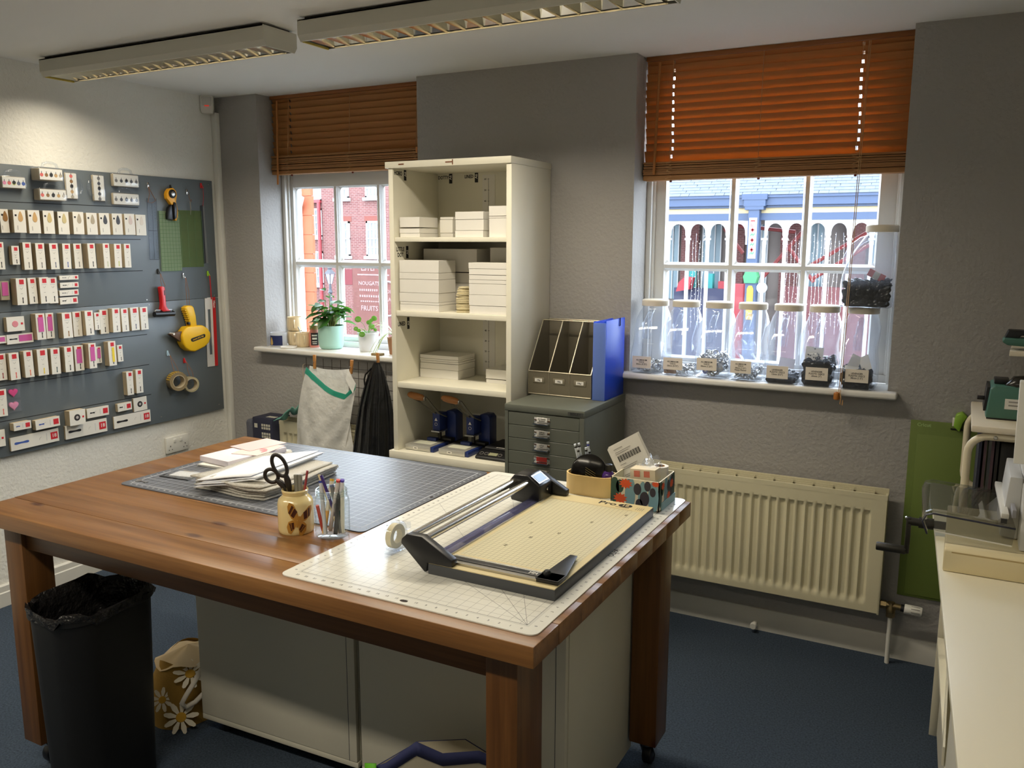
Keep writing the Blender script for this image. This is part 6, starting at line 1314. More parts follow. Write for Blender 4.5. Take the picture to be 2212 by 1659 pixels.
for nm, x0, y0, rz_, tl, lab in (('delivery_note', 2.815, -1.10, .25, .30, 'folded white delivery note with barcode standing in cactus box'),):
    ex = Vector((.85, .06, .53)).normalized(); uz = Vector((-.5, .16, .85)); uz = (uz-ex*uz.dot(ex)).normalized(); ny = uz.cross(ex); bc = Vector((2.868, -1.108, .882))
    M4 = Matrix(((ex.x, ny.x, uz.x, bc.x), (ex.y, ny.y, uz.y, bc.y), (ex.z, ny.z, uz.z, bc.z), (0, 0, 0, 1)))
    t = thing(nm, (0, 0, 0), lab, 'paper', m=M4)
    for q in range(3): b = MB(); b.box(-.056+.002*q, .054+.002*q, .003*q, .003*q+.0012, .002*q, .150+.003*q); b.build('sheet', PAPER, t, world=False)
    for q in range(26):
        wd_ = .0012 if q % 3 else .0022; b = MB(); b.box(-.036+q*.0030, -.036+q*.0030+wd_, -.0006, 0, .098, .116); b.build('barcode_bar', INK, t, world=False)
    for q, (z, L_) in enumerate(((.138, .03), (.128, .055), (.122, .045), (.088, .02), (.078, .055), (.072, .048), (.055, .04), (.049, .05))): b = MB(); b.box(-.038, -.038+L_, -.0005, 0, z, z+.0016); b.build('print_line', GREYP, t, world=False)
t = thing('paper_roll', (2.905, -1.09, ZB+.004), 'upright white paper label roll inside cactus box', 'roll')
b = MB(); b.shell([(.015, 0), (.026, 0), (.026, .104), (.015, .104), (.015, 0)], (2.908, -1.086, ZB+.004), 26); b.build('labels', PAPER, t, smooth=40)
b = MB(); b.shell([(.0135, .0), (.0150, .0), (.0150, .1045), (.0135, .1045), (.0135, 0)], (2.908, -1.086, ZB+.004), 26); b.build('core', mat('brown_core', (150, 108, 62), .8), t, smooth=40)
t = thing('label_box', (2.88, -1.155, ZB+.055), 'small cream carton with two red squares on top of cactus box', 'carton')
b = MB(); b.obox((2.886, -1.150, ZB+.098), (.078, .045, .032), rotm(0, -.06, -.05)); b.build('carton', mat('cream_carton', (226, 214, 190), .6), t, bevel=.001)
for x in (2.868, 2.898): b = MB(); b.obox((x, -1.1733, ZB+.098+(.001 if x < 2.88 else .003)), (.018, .0008, .018), rotm(0, -.06, -.05)); b.build('red_square', mat('faded_red_print', (214, 120, 100), .6), t)
b = MB(); b.grid(lambda u, v: (2.862+.06*u, -1.155+.05*v+.01*math.sin(9*u), ZB+.116+.022*math.sin(PI*u)*(.4+v)+.006*math.sin(17*u+8*v)), 12, 8); b.build('crinkled_film', clear_mat('shiny_film'), t, smooth=60)
# ================================================================== under the table
LAM = mat('grey_white_laminate', (206, 202, 186), .5)
def cupboard(name, x0, x1, y0, y1, rz, label, lines):
    t = thing(name, ((x0+x1)/2, (y0+y1)/2, .04), label, 'cabinet', rz=rz); hx, hy = (x1-x0)/2, (y1-y0)/2
    b = MB(); b.box(-hx, hx, -hy+.018, hy, .015, .660); b.build('carcass', LAM, t, bevel=.0015, world=False)
    b = MB(); b.box(-hx+.002, hx-.002, -hy, -hy+.017, .035, .658); b.build('door', LAM, t, bevel=.0015, world=False)
    b = MB(); b.box(-hx, hx, -hy+.002, -hy+.018, .015, .033); b.build('plinth_edge', LAM, t, bevel=.001, world=False)
    b = MB(); b.box(hx-.030, hx-.0285, -hy-.0006, -hy+.002, .035, .658); b.build('edge_groove', GREYB, t, world=False)
    for sx in (-1, 1):
        for sy in (-1, 1): b = MB(); b.cyl((sx*(hx-.05), sy*(hy-.06), -.04), (sx*(hx-.05), sy*(hy-.06), .015), .02, 12); b.build('foot', BLACK, t, world=False)
    return t
cupboard('cabinet', 1.556, 2.178, -1.648, -1.14, math.radians(2.2), 'low white cabinet under table beside the waste bin', 1)
cupboard('cabinet', 2.205, 2.862, -1.640, -1.14, 0.0, 'low white cabinet under table behind the near leg', 1)
# waste bin with liner
t = thing('waste_bin', (1.50, -1.975, 0), 'tall black waste bin with bin liner under table', 'waste bin')
BIN = mat('matt_black_bin', (13, 13, 14), .5)
def ringz(s, z, r=.085, x0=1.388, x1=1.622, y0=-2.128, y1=-1.818):
    xm, ym = (x0+x1)/2, (y0+y1)/2; hx, hy = (x1-x0)/2*s, (y1-y0)/2*s
    return [(p[0], p[1], z) for p in rrect(xm-hx, xm+hx, ym-hy, ym+hy, r*s, 6)]
b = MB(); prof = [(.86, 0), (.98, .56), (1.03, .565), (1.03, .582), (.985, .585), (.96, .56), (.84, .02)]
R_ = [ringz(s, z) for s, z in prof]; n_ = len(R_[0]); vs = [v for r in R_ for v in r]
fs = [(k*n_+i, k*n_+(i+1) % n_, (k+1)*n_+(i+1) % n_, (k+1)*n_+i) for k in range(len(prof)-1) for i in range(n_)]+[tuple(range(n_))[::-1], tuple(range((len(prof)-1)*n_, len(prof)*n_))]
b.add(vs, fs); b.build('body', BIN, t, smooth=40)
b = MB(); lp = [(.86, .44), (.925, .56), (.99, .592), (1.045, .594), (1.055, .582), (1.05, .572)]
R_ = []
for q, (s, z) in enumerate(lp):
    R_.append([(v[0]+random.uniform(-.005, .005), v[1]+random.uniform(-.005, .005), v[2]+random.uniform(-.007, .009)+(.012*math.sin(i*1.1)*(q >= 2))) for i, v in enumerate(ringz(s, z))])
vs = [v for r in R_ for v in r]; b.add(vs, [(k*n_+i, k*n_+(i+1) % n_, (k+1)*n_+(i+1) % n_, (k+1)*n_+i) for k in range(len(lp)-1) for i in range(n_)]); b.build('liner', mat('crinkled_black_liner', (30, 29, 30), .28, bump=(40, .8, .02)), t, smooth=50)
# daisy tote
t = thing('daisy_bag', (1.42, -1.52, 0), 'mustard tote bag printed with white daisies slumped on carpet', 'bag')
MUS = mat('mustard_cloth', (150, 116, 44), .85, bump=(120, .3, .003)); CRM = mat('cream_cloth', (206, 182, 140), .85)
def sag(u, v):
    a = u*2*PI; z = .21*v; bulge = 1+.10*math.sin(PI*v)-.28*v*v
    return (1.412+.108*bulge*math.cos(a)*(1+.04*math.sin(5*a)), -1.57+.14*bulge*math.sin(a), .001+z+.012*math.sin(3*a)*v)
b = MB(); b.grid(sag, 32, 10); b.build('body', MUS, t, smooth=60)
b = MB(); b.grid(lambda u, v: (1.412+.09*math.cos(2*PI*u)*v, -1.57+.12*math.sin(2*PI*u)*v, .205+.035*(1-v)+.01*math.sin(5*u*2*PI)*v), 24, 5); b.build('folded_top', CRM, t, smooth=60)
fl = []
def flower(c, n, r, nrm_rot):
    for q in range(9):
        a = 2*PI*q/9; d = nrm_rot @ Vector((math.cos(a), math.sin(a), 0)); u_ = nrm_rot @ Vector((-math.sin(a), math.cos(a), 0))
        pts = [c+d*(r*f)+u_*(r*w_) for f, w_ in ((.25, -.07), (.65, -.16), (.95, -.10), (1.02, 0), (.95, .10), (.65, .16), (.25, .07))]
        b = MB(); b.add(pts, [tuple(range(7))]); b.build('daisy_petal', mat('daisy_white', (226, 218, 196), .8), t)
    b = MB(); b.lathe([(r*.30, 0), (r*.26, .002)], c, 14, nrm_rot); b.build('daisy_centre', mat('daisy_yellow', (196, 150, 40), .8), t)
vd = Vector((3.666-1.47, -3.443+1.68, .9)).normalized(); Rf = vd.to_track_quat('Z', 'Y').to_matrix()
flower(Vector((1.500, -1.690, .055)), 9, .055, Rf); flower(Vector((1.497, -1.640, .185)), 9, .055, (Vector((.5, -.35, 1)).normalized()).to_track_quat('Z', 'Y').to_matrix()); flower(Vector((1.446, -1.715, .115)), 9, .04, Rf)
b = MB(); b.tube([(1.528, -1.62, .20), (1.535, -1.655, .175), (1.530, -1.69, .140), (1.520, -1.70, .115), (1.520, -1.685, .095), (1.530, -1.655, .10), (1.538, -1.62, .12)], .008, 8); b.build('rope_handle', mat('white_cotton', (214, 208, 196), .9), t, smooth=60)
# reusable shopping bag
t = thing('shopping_bag', (2.57, -1.86, 0), 'beige shopping bag with navy rim and green handles under table', 'bag')
BEI = mat('beige_woven_bag', (196, 188, 166), .6, bump=(300, .3, .002), sss=((200, 190, 165), .15)); NVT = mat('navy_webbing', (46, 52, 96), .8); GRT = mat('green_webbing', (92, 176, 24), .6)
rimp = [(2.385, -1.93, .245), (2.43, -1.945, .305), (2.52, -1.935, .355), (2.588, -1.905, .415), (2.640, -1.87, .380), (2.70, -1.80, .365), (2.735, -1.76, .33), (2.70, -1.72, .30), (2.60, -1.70, .31), (2.48, -1.74, .29), (2.41, -1.83, .25)]
nb = len(rimp)
def rim_at(u):
    f = (u % 1.0)*nb; i = int(f) % nb; a = f-int(f); p, q = Vector(rimp[i]), Vector(rimp[(i+1) % nb]); return p*(1-a)+q*a
def bagw(u, v):
    p = rim_at(u); base = Vector((2.565+(p.x-2.565)*.85, -1.83+(p.y+1.83)*.85, .002)); return p*(1-v)+base*v
b = MB(); b.grid(bagw, 66, 10); b.build('body', BEI, t, smooth=45)
b = MB(); b.grid(lambda u, v: bagw(u, v*.09)+Vector(((bagw(u, 0).x-2.565)*.012, (bagw(u, 0).y+1.83)*.012, .001)), 66, 1); b.build('navy_rim', NVT, t, smooth=45, solid=.002)
b = MB(); b.grid(lambda u, v: (2.39+.34*u, -1.93+.21*v, .18+.05*math.sin(PI*u)*math.sin(PI*v)), 8, 8); b.build('contents', mat('beige_bundle', (170, 158, 132), .8), t, smooth=60)
for x, y in ((2.465, -1.944),):
    b = MB(); b.grid(lambda u, v: (x+.034*u+.004*v, y-.004-.010*v*(1-v), .345-.33*v+.01*u), 2, 8); b.build('handle_strap', GRT, t, smooth=60, solid=.002)
b = MB(); b.grid(lambda u, v: (2.40+.028*u-.03*v, -1.944-.008, .27-.26*v+.01*u), 2, 6); b.build('handle_strap', GRT, t, smooth=60, solid=.002)
# ================================================================== jars on the right-hand window sill
ZS2 = 1.0527
PET = clear_mat('clear_pet', tint=(247, 249, 252), gloss=1.0, haze=.11, haze_col=(228, 234, 246), rough=.04)
LID = mat('cream_lid', (226, 216, 196), .5); LABM = mat('jar_label_paper', (232, 222, 208), .7)
def jar(x, label, dy=0.0):
    """grip jar: square shoulder, mouth set back, moulded handle at the front; local origin at the base centre"""
    t = thing('grip_jar', (x, .04+dy, ZS2), label, 'jar', group='clear grip jars on the window sill')
    def ringp(w_, d_, yo, z, r):
        w_ *= 1.06; return [(p[0], p[1]+yo, z) for p in rrect(-w_/2, w_/2, -d_/2, d_/2, r, 4)]
    lv = [(.110, .170, 0, .0, .025), (.124, .186, 0, .006, .026), (.126, .188, 0, .02, .026), (.125, .188, 0, .085, .026), (.114, .184, .002, .125, .026), (.112, .172, .007, .160, .026), (.121, .150, .016, .200, .028), (.123, .134, .023, .228, .034), (.112, .120, .033, .258, .048), (.100, .106, .038, .274, .050), (.100, .106, .038, .290, .050)]
    R_ = [ringp(*l) for l in lv]; n_ = len(R_[0]); b = MB()
    b.add([v for r in R_ for v in r], [(k*n_+i, k*n_+(i+1) % n_, (k+1)*n_+(i+1) % n_, (k+1)*n_+i) for k in range(len(lv)-1) for i in range(n_)]+[tuple(range(n_))[::-1]])
    b.build('body', PET, t, smooth=40, world=False)
    b = MB(); b.lathe([(.0, .026), (.0545, .026), (.058, .022), (.058, .0), (.055, 0)], (0, .038, .282), 30); b.build('lid', LID, t, smooth=40, world=False)
    b = MB(); b.tube([(0, -.086, .150), (0, -.082, .185), (0, -.066, .222), (0, -.030, .252), (0, -.004, .262)], .012, 8, rs=[.010, .013, .014, .013, .010]); b.build('handle', PET, t, smooth=60, world=False)
    b = MB(); b.tube([(-.016, -.080, .148), (-.018, -.060, .20), (0, -.040, .236), (.018, -.060, .20), (.016, -.080, .148)], .0022, 6); b.build('handle_edge', PET, t, smooth=60, world=False)
    return t
def jar_label(t, z, words, w_=.082, h_=.050, ox=-.010, tilt=0.0, sz=.0092):
    b = MB(); b.box(ox-w_/2, ox+w_/2, -.0956, -.0946, z-h_/2, z+h_/2); l = b.build('paper_label', LABM, t, world=False)
    text(words, sz, INK, l, (ox, -.0958, z), (1, 0, 0), (0, 0, 1), 'label_lettering', ext=.0001, world=False, squash=.95)
def discs(x, y0, y1, w_, z0, z1, n, r, m, label, core=None, seed=1, ring_=True, rim=None):
    """loose heap of small round binder discs inside a jar: too many to count"""
    rd = random.Random(seed); b = MB()
    for q in range(n):
        a = rd.uniform(0, 2*PI); px_ = x+rd.uniform(-w_/2+r, w_/2-r); py = rd.uniform(y0+r, y1-r); pz = z0+r*.6+(z1-z0-r)*(rd.random()**.8)
        R = rotm(rd.uniform(0, PI), rd.uniform(0, PI), rd.uniform(0, PI))
        if ring_: b.shell([(r*.45, -.002), (r*.95, -.002), (r, 0), (r*.95, .002), (r*.45, .002), (r*.45, -.002)], (px_, py, max(pz, z0+r)), 9, R)
        else: b.lathe([(r*.8, -.0025), (r, -.001), (r, .001), (r*.8, .0025)], (px_, py, max(pz, z0+r)), 9, R)
    if core:
        b.box(x-w_/2+.012, x+w_/2-.012, y0+.012, y1-.012, z0, core-.01)
        for q in range(int(n*.9)):
            px_ = x+rd.uniform(-w_/2+r, w_/2-r); pz = rd.uniform(z0+r, max(z0+r*1.01, z1-r)); R = rotm(rd.uniform(-.7, .7)+PI/2, rd.uniform(-.6, .6), rd.uniform(-.5, .5))
            b.lathe([(r*.8, -.0025), (r, -.001), (r, .001), (r*.8, .0025)], (px_, y0+.006+rd.uniform(0, .006), pz), 10, R)
    o = b.build('disc_heap', m, smooth=40); o['kind'] = 'stuff'; tag(o, label, 'discs'); return o
ALU = mat('aluminium_disc', (205, 202, 196), .22, 1.0); BLKD = mat('black_disc', (20, 20, 21), .25)
JX = [2.492, 2.628, 2.770, 2.908, 3.051, 3.186, 3.328]
yf, yb = -.048, .128
jl = ['grip jar with a thin layer of silver discs, at the left end of sill', 'grip jar with few silver discs and brown slip, second from blue folder', 'grip jar over half way filled with large silver discs',
      'grip jar with pale label and a shallow bed of silver rings', 'grip jar with a shallow layer of black discs', 'grip jar of black discs with a spotted card inside', 'grip jar of black discs and folded white paper, beneath another jar']
T_ = [jar(x, l) for x, l in zip(JX, jl)]
jar_label(T_[0], .050, 'ALUMINIUM\nDISCS\n20mm (0.75")'); jar_label(T_[1], .052, 'ALUMINIUM\nDISCS\n20mm (0.75")'); jar_label(T_[2], .060, 'ALUMINIUM\nDISCS\n30mm (1.25")'); jar_label(T_[3], .058, 'ALUMINIUM\nDISCS\n30mm (1.25")\nHappy Planner', sz=.0084)
jar_label(T_[4], .048, 'LEVENGER\nPLASTIC DISCS\n12mm (0.5")'); jar_label(T_[5], .052, 'LEVENGER\nPLASTIC DISCS\n25mm (1")', ox=.002); jar_label(T_[6], .055, 'LEVENGER\nPLASTIC DISCS\n38mm (1.5")', ox=.004)
Zb = ZS2+.003
discs(JX[0], yf, yb, .116, Zb, Zb+.040, 90, .010, ALU, 'shallow layer of silver discs in leftmost jar', seed=1)
discs(JX[1], yf, yb, .116, Zb, Zb+.036, 60, .010, ALU, 'few silver discs in second jar', seed=2)
discs(JX[2], yf, yb, .116, Zb, Zb+.098, 110, .016, ALU, 'heap of large silver discs in third jar', seed=3)
discs(JX[3], yf, yb, .116, Zb, Zb+.045, 60, .016, ALU, 'bed of silver rings in fourth jar', seed=4)
discs(JX[4], yf, yb, .116, Zb, Zb+.034, 150, .0062, BLKD, 'shallow layer of small black discs in fifth jar', core=Zb+.022, seed=5, ring_=False)
discs(JX[5], yf, yb, .116, Zb, Zb+.105, 150, .0125, BLKD, 'deep heap of black discs under spotted card', core=Zb+.075, seed=6, ring_=False)
discs(JX[6], yf, yb, .116, Zb, Zb+.080, 110, .018, BLKD, 'heap of large black discs under folded paper', core=Zb+.055, seed=7, ring_=False)
# slips of paper and card inside the jars
b = MB(); b.obox((JX[1]-.026, -.035, Zb+.030), (.052, .002, .050), rotm(-.15, 0, 0)); tag(b.build('brown_slip', mat('brown_card', (176, 142, 110), .7)), 'brown card slip inside the second jar', 'card')
t = thing('spotted_card', (JX[5]-.02, -.01, Zb+.09), 'white card with dark spots inside sixth jar', 'card'); M3 = rotm(-.2, .05, 0)
b = MB(); b.obox((JX[5]-.018, -.005, Zb+.115), (.066, .0014, .064), M3); b.build('card', PAPER, t)
rd = random.Random(9)
for q in range(14): b = MB(); p = Vector((JX[5]-.018, -.005, Zb+.115))+M3 @ Vector((rd.uniform(-.028, .028), -.0012, rd.uniform(-.010, .028))); b.lathe([(rd.uniform(.002, .004), 0), (.002, .0004)], p, 10, M3 @ rotm(PI/2, 0, 0)); b.build('spot', mat('grey_spot', (84, 82, 80), .7), t)
t = thing('folded_paper', (JX[6], -.01, Zb+.075), 'folded white paper lying on discs in seventh jar', 'paper')
for (cx_, rz_, ry_) in ((-.012, .3, .45), (.026, -.3, -.5)):
    b = MB(); b.obox((JX[6]+cx_, -.005, Zb+.096), (.040, .0012, .060), rotm(-.35, ry_, rz_)); b.build('leaf', PAPER, t)
b = MB(); b.obox((JX[6]-.02, -.03, Zb+.074), (.05, .0012, .03), rotm(-.9, .1, 0)); b.build('leaf', PAPER, t)
b = MB(); b.obox((JX[4]+.01, .03, Zb+.072), (.06, .0012, .04), rotm(-.25, .1, 0)); tag(b.build('paper_note', mat('pale_lilac_note', (216, 214, 230), .7)), 'pale note standing inside fifth jar', 'paper')
# crumpled clear bag in jar four
b = MB(); b.grid(lambda u, v: (JX[3]-.045+.09*u+.01*math.sin(9*v), .02+.03*math.sin(7*u+5*v), Zb+.05+.10*v+.012*math.sin(12*u)), 14, 10); tag(b.build('crumpled_bag', clear_mat('shiny_film'), smooth=60), 'crumpled clear bag inside fourth jar', 'plastic bag')
# eighth jar on top of the seventh, turned so that its handle points to the left
t8 = jar(3.3, 'grip jar half full of black discs stacked on another jar')
t8.location = (3.337, .055, ZS2+.3083); t8.rotation_euler = (0, 0, -PI/2); FR[t8.name] = Matrix.Translation(t8.location) @ Matrix.Rotation(-PI/2, 4, 'Z')
Z8 = ZS2+.3083+.003
rd = random.Random(21); b = MB()
for q in range(120):
    r = .011; R = rotm(rd.uniform(0, PI), rd.uniform(0, PI), rd.uniform(0, PI)); b.lathe([(r*.8, -.0025), (r, -.001), (r, .001), (r*.8, .0025)], (3.337+rd.uniform(-.078, .078), .055+rd.uniform(-.048, .048), Z8+rd.uniform(.06, .100)), 9, R)
b.box(3.337-.074, 3.337+.074, .055-.042, .055+.042, Z8, Z8+.072)
for q in range(150):
    r = .011; R = rotm(rd.uniform(-.7, .7)+PI/2, rd.uniform(-.6, .6), rd.uniform(-.5, .5)); b.lathe([(r*.8, -.0025), (r, -.001), (r, .001), (r*.8, .0025)], (3.337+rd.uniform(-.078, .078), .055-.050+rd.uniform(0, .006), Z8+rd.uniform(.011, .088)), 10, R)
b = b; o = b.build('disc_heap', BLKD, smooth=40); o['kind'] = 'stuff'; tag(o, 'black discs half filling the top jar', 'discs')
t = thing('pink_card', (3.36, .05, Z8+.10), 'pink and white card resting on discs in top jar', 'card')
b = MB(); b.obox((3.366, .05, Z8+.117), (.064, .0015, .030), rotm(.3, .45, 0)); b.build('card', mat('coral_card', (214, 110, 100), .7), t)
b = MB(); b.obox((3.366, .0485, Z8+.117), (.022, .0015, .029), rotm(.3, .45, 0)); b.build('white_patch', PAPER, t)
# ================================================================== things on the plant window sill
ZS1 = 1.0364
MUG = mat('woodgrain_mug', (222, 202, 164), .35, var=(9, .14, (9, 9, .6)))
def mug(x, y, z, label, ha):
    t = thing('mug', (x, y, z), label, 'mug', group='wood patterned mugs')
    b = MB(); b.shell([(0, .0), (.033, 0), (.040, .008), (.0425, .030), (.0425, .055), (.040, .078), (.0375, .078), (.039, .055), (.038, .010), (0, .006)], (x, y, z+.0003), 28); b.build('cup', MUG, t, smooth=50)
    b = MB(); d = Vector((math.cos(ha), math.sin(ha), 0)); c = Vector((x, y, z)); b.tube([c+d*(.040)+Vector((0, 0, .060)), c+d*.055+Vector((0, 0, .062)), c+d*.064+Vector((0, 0, .046)), c+d*.058+Vector((0, 0, .028)), c+d*.040+Vector((0, 0, .022))], .0055, 8); b.build('handle', MUG, t, smooth=60)
    return t
mug(.408, .112, ZS1, 'lower wood patterned mug in the stacked pair', -.9); mug(.408, .112, ZS1+.0785, 'upper wood patterned mug in the stacked pair', -.9)
mug(.500, .075, ZS1, 'wood patterned mug with a spoon in it', -.75)
t = thing('teaspoon', (.49, .075, ZS1+.02), 'steel teaspoon standing in wood patterned mug', 'spoon')
b = MB(); b.tube([(.505, .085, ZS1+.012), (.485, .075, ZS1+.07), (.470, .07, ZS1+.108)], .002, 6, rs=[.0045, .002, .003]); b.build('spoon_body', STEEL, t, smooth=60)
t = thing('candle', (.367, .026, ZS1), 'white glass candle with navy label and golden drop', 'candle')
b = MB(); b.shell([(0, 0), (.042, 0), (.0445, .004), (.0445, .076), (.042, .076), (.0425, .006), (0, .006)], (.367, .026, ZS1+.0003), 30); b.build('glass', mat('white_glass', (228, 232, 238), .15, sss=((235, 240, 248), .3)), t, smooth=40)
b = MB(); b.lathe([(.041, 0), (.041, .055)], (.367, .026, ZS1+.007), 26); b.build('wax', mat('cream_wax', (236, 230, 214), .5), t, smooth=40)
vx = math.atan2(-3.443-.026, 3.666-.367)
def wrap(cx_, cy_, r, a0, a1, z0, z1, n=12): return lambda u, v: (cx_+r*math.cos(a0+(a1-a0)*u), cy_+r*math.sin(a0+(a1-a0)*u), z0+(z1-z0)*v)
b = MB(); b.grid(wrap(.367, .026, .0449, vx-1.35, vx+.45, ZS1+.008, ZS1+.062), 14, 1); nl = b.build('navy_label', mat('navy_label', (32, 44, 92), .5), t, smooth=60)
pts = []
for q in range(18):
    a = 2*PI*q/18; pts.append((.010*math.sin(a)*(1-.45*max(0, math.cos(a))), .030*math.cos(a) if math.cos(a) > 0 else .014*math.cos(a)))
b = MB(); b.add([(.367+.0455*math.cos(vx-.95+p[0]/.0455), .026+.0455*math.sin(vx-.95+p[0]/.0455), ZS1+.024+p[1]) for p in pts], [tuple(range(18))]); b.build('golden_drop', mat('gold_print', (214, 178, 104), .4), nl)
b = MB(); b.shell([(0, 0), (.044, 0), (.046, .006), (.043, .008), (.040, .004), (0, .003)], (.470, -.010, ZS1+.0003), 30); tag(b.build('saucer', mat('white_ceramic', (232, 228, 220), .25), smooth=50), 'flat white saucer at the sill front beside candle', 'saucer')
t = thing('coffee_jar', (.566, .090, ZS1), 'glass jar with pink and black label and wooden lid', 'jar')
b = MB(); b.lathe([(.026, 0), (.028, .004), (.028, .078), (.023, .092), (.023, .098)], (.566, .090, ZS1+.0003), 24); b.build('glass', mat('pink_label', (222, 140, 126), .4), t, smooth=40)
b = MB(); b.lathe([(.0255, 0), (.0255, .020), (.024, .022)], (.566, .090, ZS1+.098), 24); b.build('lid', mat('beech_lid', (206, 160, 104), .5), t, smooth=40)
vx2 = math.atan2(-3.443-.09, 3.666-.566)
b = MB(); b.grid(wrap(.566, .090, .0285, vx2-.75, vx2+.75, ZS1+.012, ZS1+.080), 10, 1); bl = b.build('black_label', mat('black_label', (40, 28, 32), .5), t, smooth=60)
for z0, z1, w_ in ((.062, .070, .5), (.044, .054, .45), (.030, .034, .45), (.020, .024, .4)): b = MB(); b.grid(wrap(.566, .090, .0288, vx2-w_, vx2+w_, ZS1+z0, ZS1+z1), 8, 1); b.build('white_print', CARDF, bl, smooth=60)
# potted plants
LEAFM = mat('deep_green_leaf', (58, 98, 52), .35, rnd=.22, sss=((96, 160, 50), .25)); STEM = mat('pale_stem', (150, 160, 90), .6)
def leaf_mesh(name, L_, W_, m, parent, round_=False):
    b = MB()
    def fn(u, v):
        s = (u-.5)*2; w_ = W_*math.sin(PI*min(1, v*.97+.03))**(.55 if round_ else .8)*(1.0 if round_ else 1.15-.35*v)
        return (s*w_/2, L_*v, -.10*L_*(v-.4)**2*2.2+.16*abs(s)*w_)
    b.grid(fn, 6, 9); return b.build(name, m, parent, smooth=60, world=False)
t = thing('leafy_plant', (.686, .085, ZS1), 'bushy green leafy plant in a mint green pot', 'plant')
b = MB(); b.shell([(0, 0), (.050, 0), (.060, .006), (.066, .022), (.068, .060), (.068, .125), (.065, .125), (.064, .024), (0, .014)], (.686, .085, ZS1+.0003), 36); b.build('pot', mat('mint_ceramic', (172, 214, 200), .35), t, smooth=50)
b = MB(); b.lathe([(0, .0), (.064, 0), (.064, .004), (0, .010)], (.686, .085, ZS1+.105), 24); b.build('soil', mat('dark_soil', (52, 40, 32), .95), t)
rd = random.Random(5); L0 = None
for q in range(60):
    a = rd.uniform(0, 2*PI); lv_ = q/60; rr = rd.uniform(.012, .105)*(1-.35*lv_); h = .125+.030+.11*lv_*rd.uniform(.7, 1.1)-rr*.18
    if q >= 56: rr = .015; h = .255+.018*(q-56); a = 2.6+q*1.6
    base = Vector((rr*math.cos(a)*1.05, min(.05, rr*math.sin(a)*.75), h))
    if L0 is None: L0 = leaf_mesh('leaf', .070, .052, LEAFM, t); o = L0
    else: o = share(L0, t)
    if q >= 56: base.x -= .02
    o.location = base; tilt = rd.uniform(-.7, .35)-.2*(rr > .06); o.rotation_euler = (tilt, rd.uniform(-.4, .4), a-PI/2+rd.uniform(-.5, .5)); s = rd.uniform(.75, 1.15)*(.75 if q >= 54 else 1); o.scale = (s, s, s)
    if q % 2 == 0:
        b = MB(); b.tube([(base.x*.25, base.y*.25, .108), (base.x*.6, base.y*.6, .6*h+.05), tuple(base)], .0022, 5); b.build('stem', STEM, t, world=False)
t = thing('round_leaf_plant', (.925, .098, ZS1), 'small plant with round leaves in a white pot', 'plant')
b = MB(); b.shell([(0, 0), (.044, 0), (.048, .005), (.054, .090), (.057, .092), (.057, .100), (.053, .100), (.046, .010), (0, .008)], (.925, .098, ZS1+.0003), 32); b.build('pot', mat('white_pot', (234, 234, 236), .35), t, smooth=50)
b = MB(); b.lathe([(0, 0), (.050, 0), (.050, .003), (0, .006)], (.925, .098, ZS1+.082), 20); b.build('soil', mat('dark_soil'), t)
PL = mat('fresh_green_leaf', (112, 168, 56), .35, rnd=.15, sss=((150, 210, 50), .3)); P0 = None
for (dx, dz, s, dep) in ((-.048, .148, 1.15, -.02), (.000, .128, .85, .02), (.030, .150, 1.0, .015), (.024, .112, 1.05, -.03), (-.058, .100, .8, -.035), (-.040, .092, .7, -.05), (-.022, .074, 1.05, -.062), (.040, .094, .6, -.02), (.012, .138, .7, .03)):
    p = rv*dx+Vector((0, 0, dz+.02))+Vector((nv.x, nv.y, 0))*(-dep)
    if P0 is None:
        b = MB(); b.lathe([(0, .001), (.0135, .0), (.0150, .0012), (.0135, .0022), (0, .0012)], (0, 0, 0), 18); P0 = b.build('round_leaf', PL, t, smooth=60, world=False); o = P0
    else: o = share(P0, t)
    o.location = p; o.scale = (s, s, s); o.rotation_euler = (math.radians(62), 0, math.radians(42)+dx*4)
    b = MB(); b.tube([(0, 0, .085), tuple(p*.5+Vector((0, 0, .06))), tuple(p)], .0012, 5); b.build('leaf_stalk', PL, t, world=False)
t = thing('spider_plant', (1.11, .06, ZS1), 'spider plant with arching striped leaves beside the bookcase', 'plant')
b = MB(); b.shell([(0, 0), (.040, 0), (.050, .085), (.046, .085), (.038, .008), (0, .006)], (1.125, .075, ZS1+.0003), 28); b.build('pot', mat('terracotta_pot', (170, 120, 84), .7), t, smooth=50)
SP = mat('spider_leaf', (150, 178, 96), .4, sss=((190, 220, 110), .35)); SPW = mat('spider_leaf_stripe', (222, 230, 196), .4)
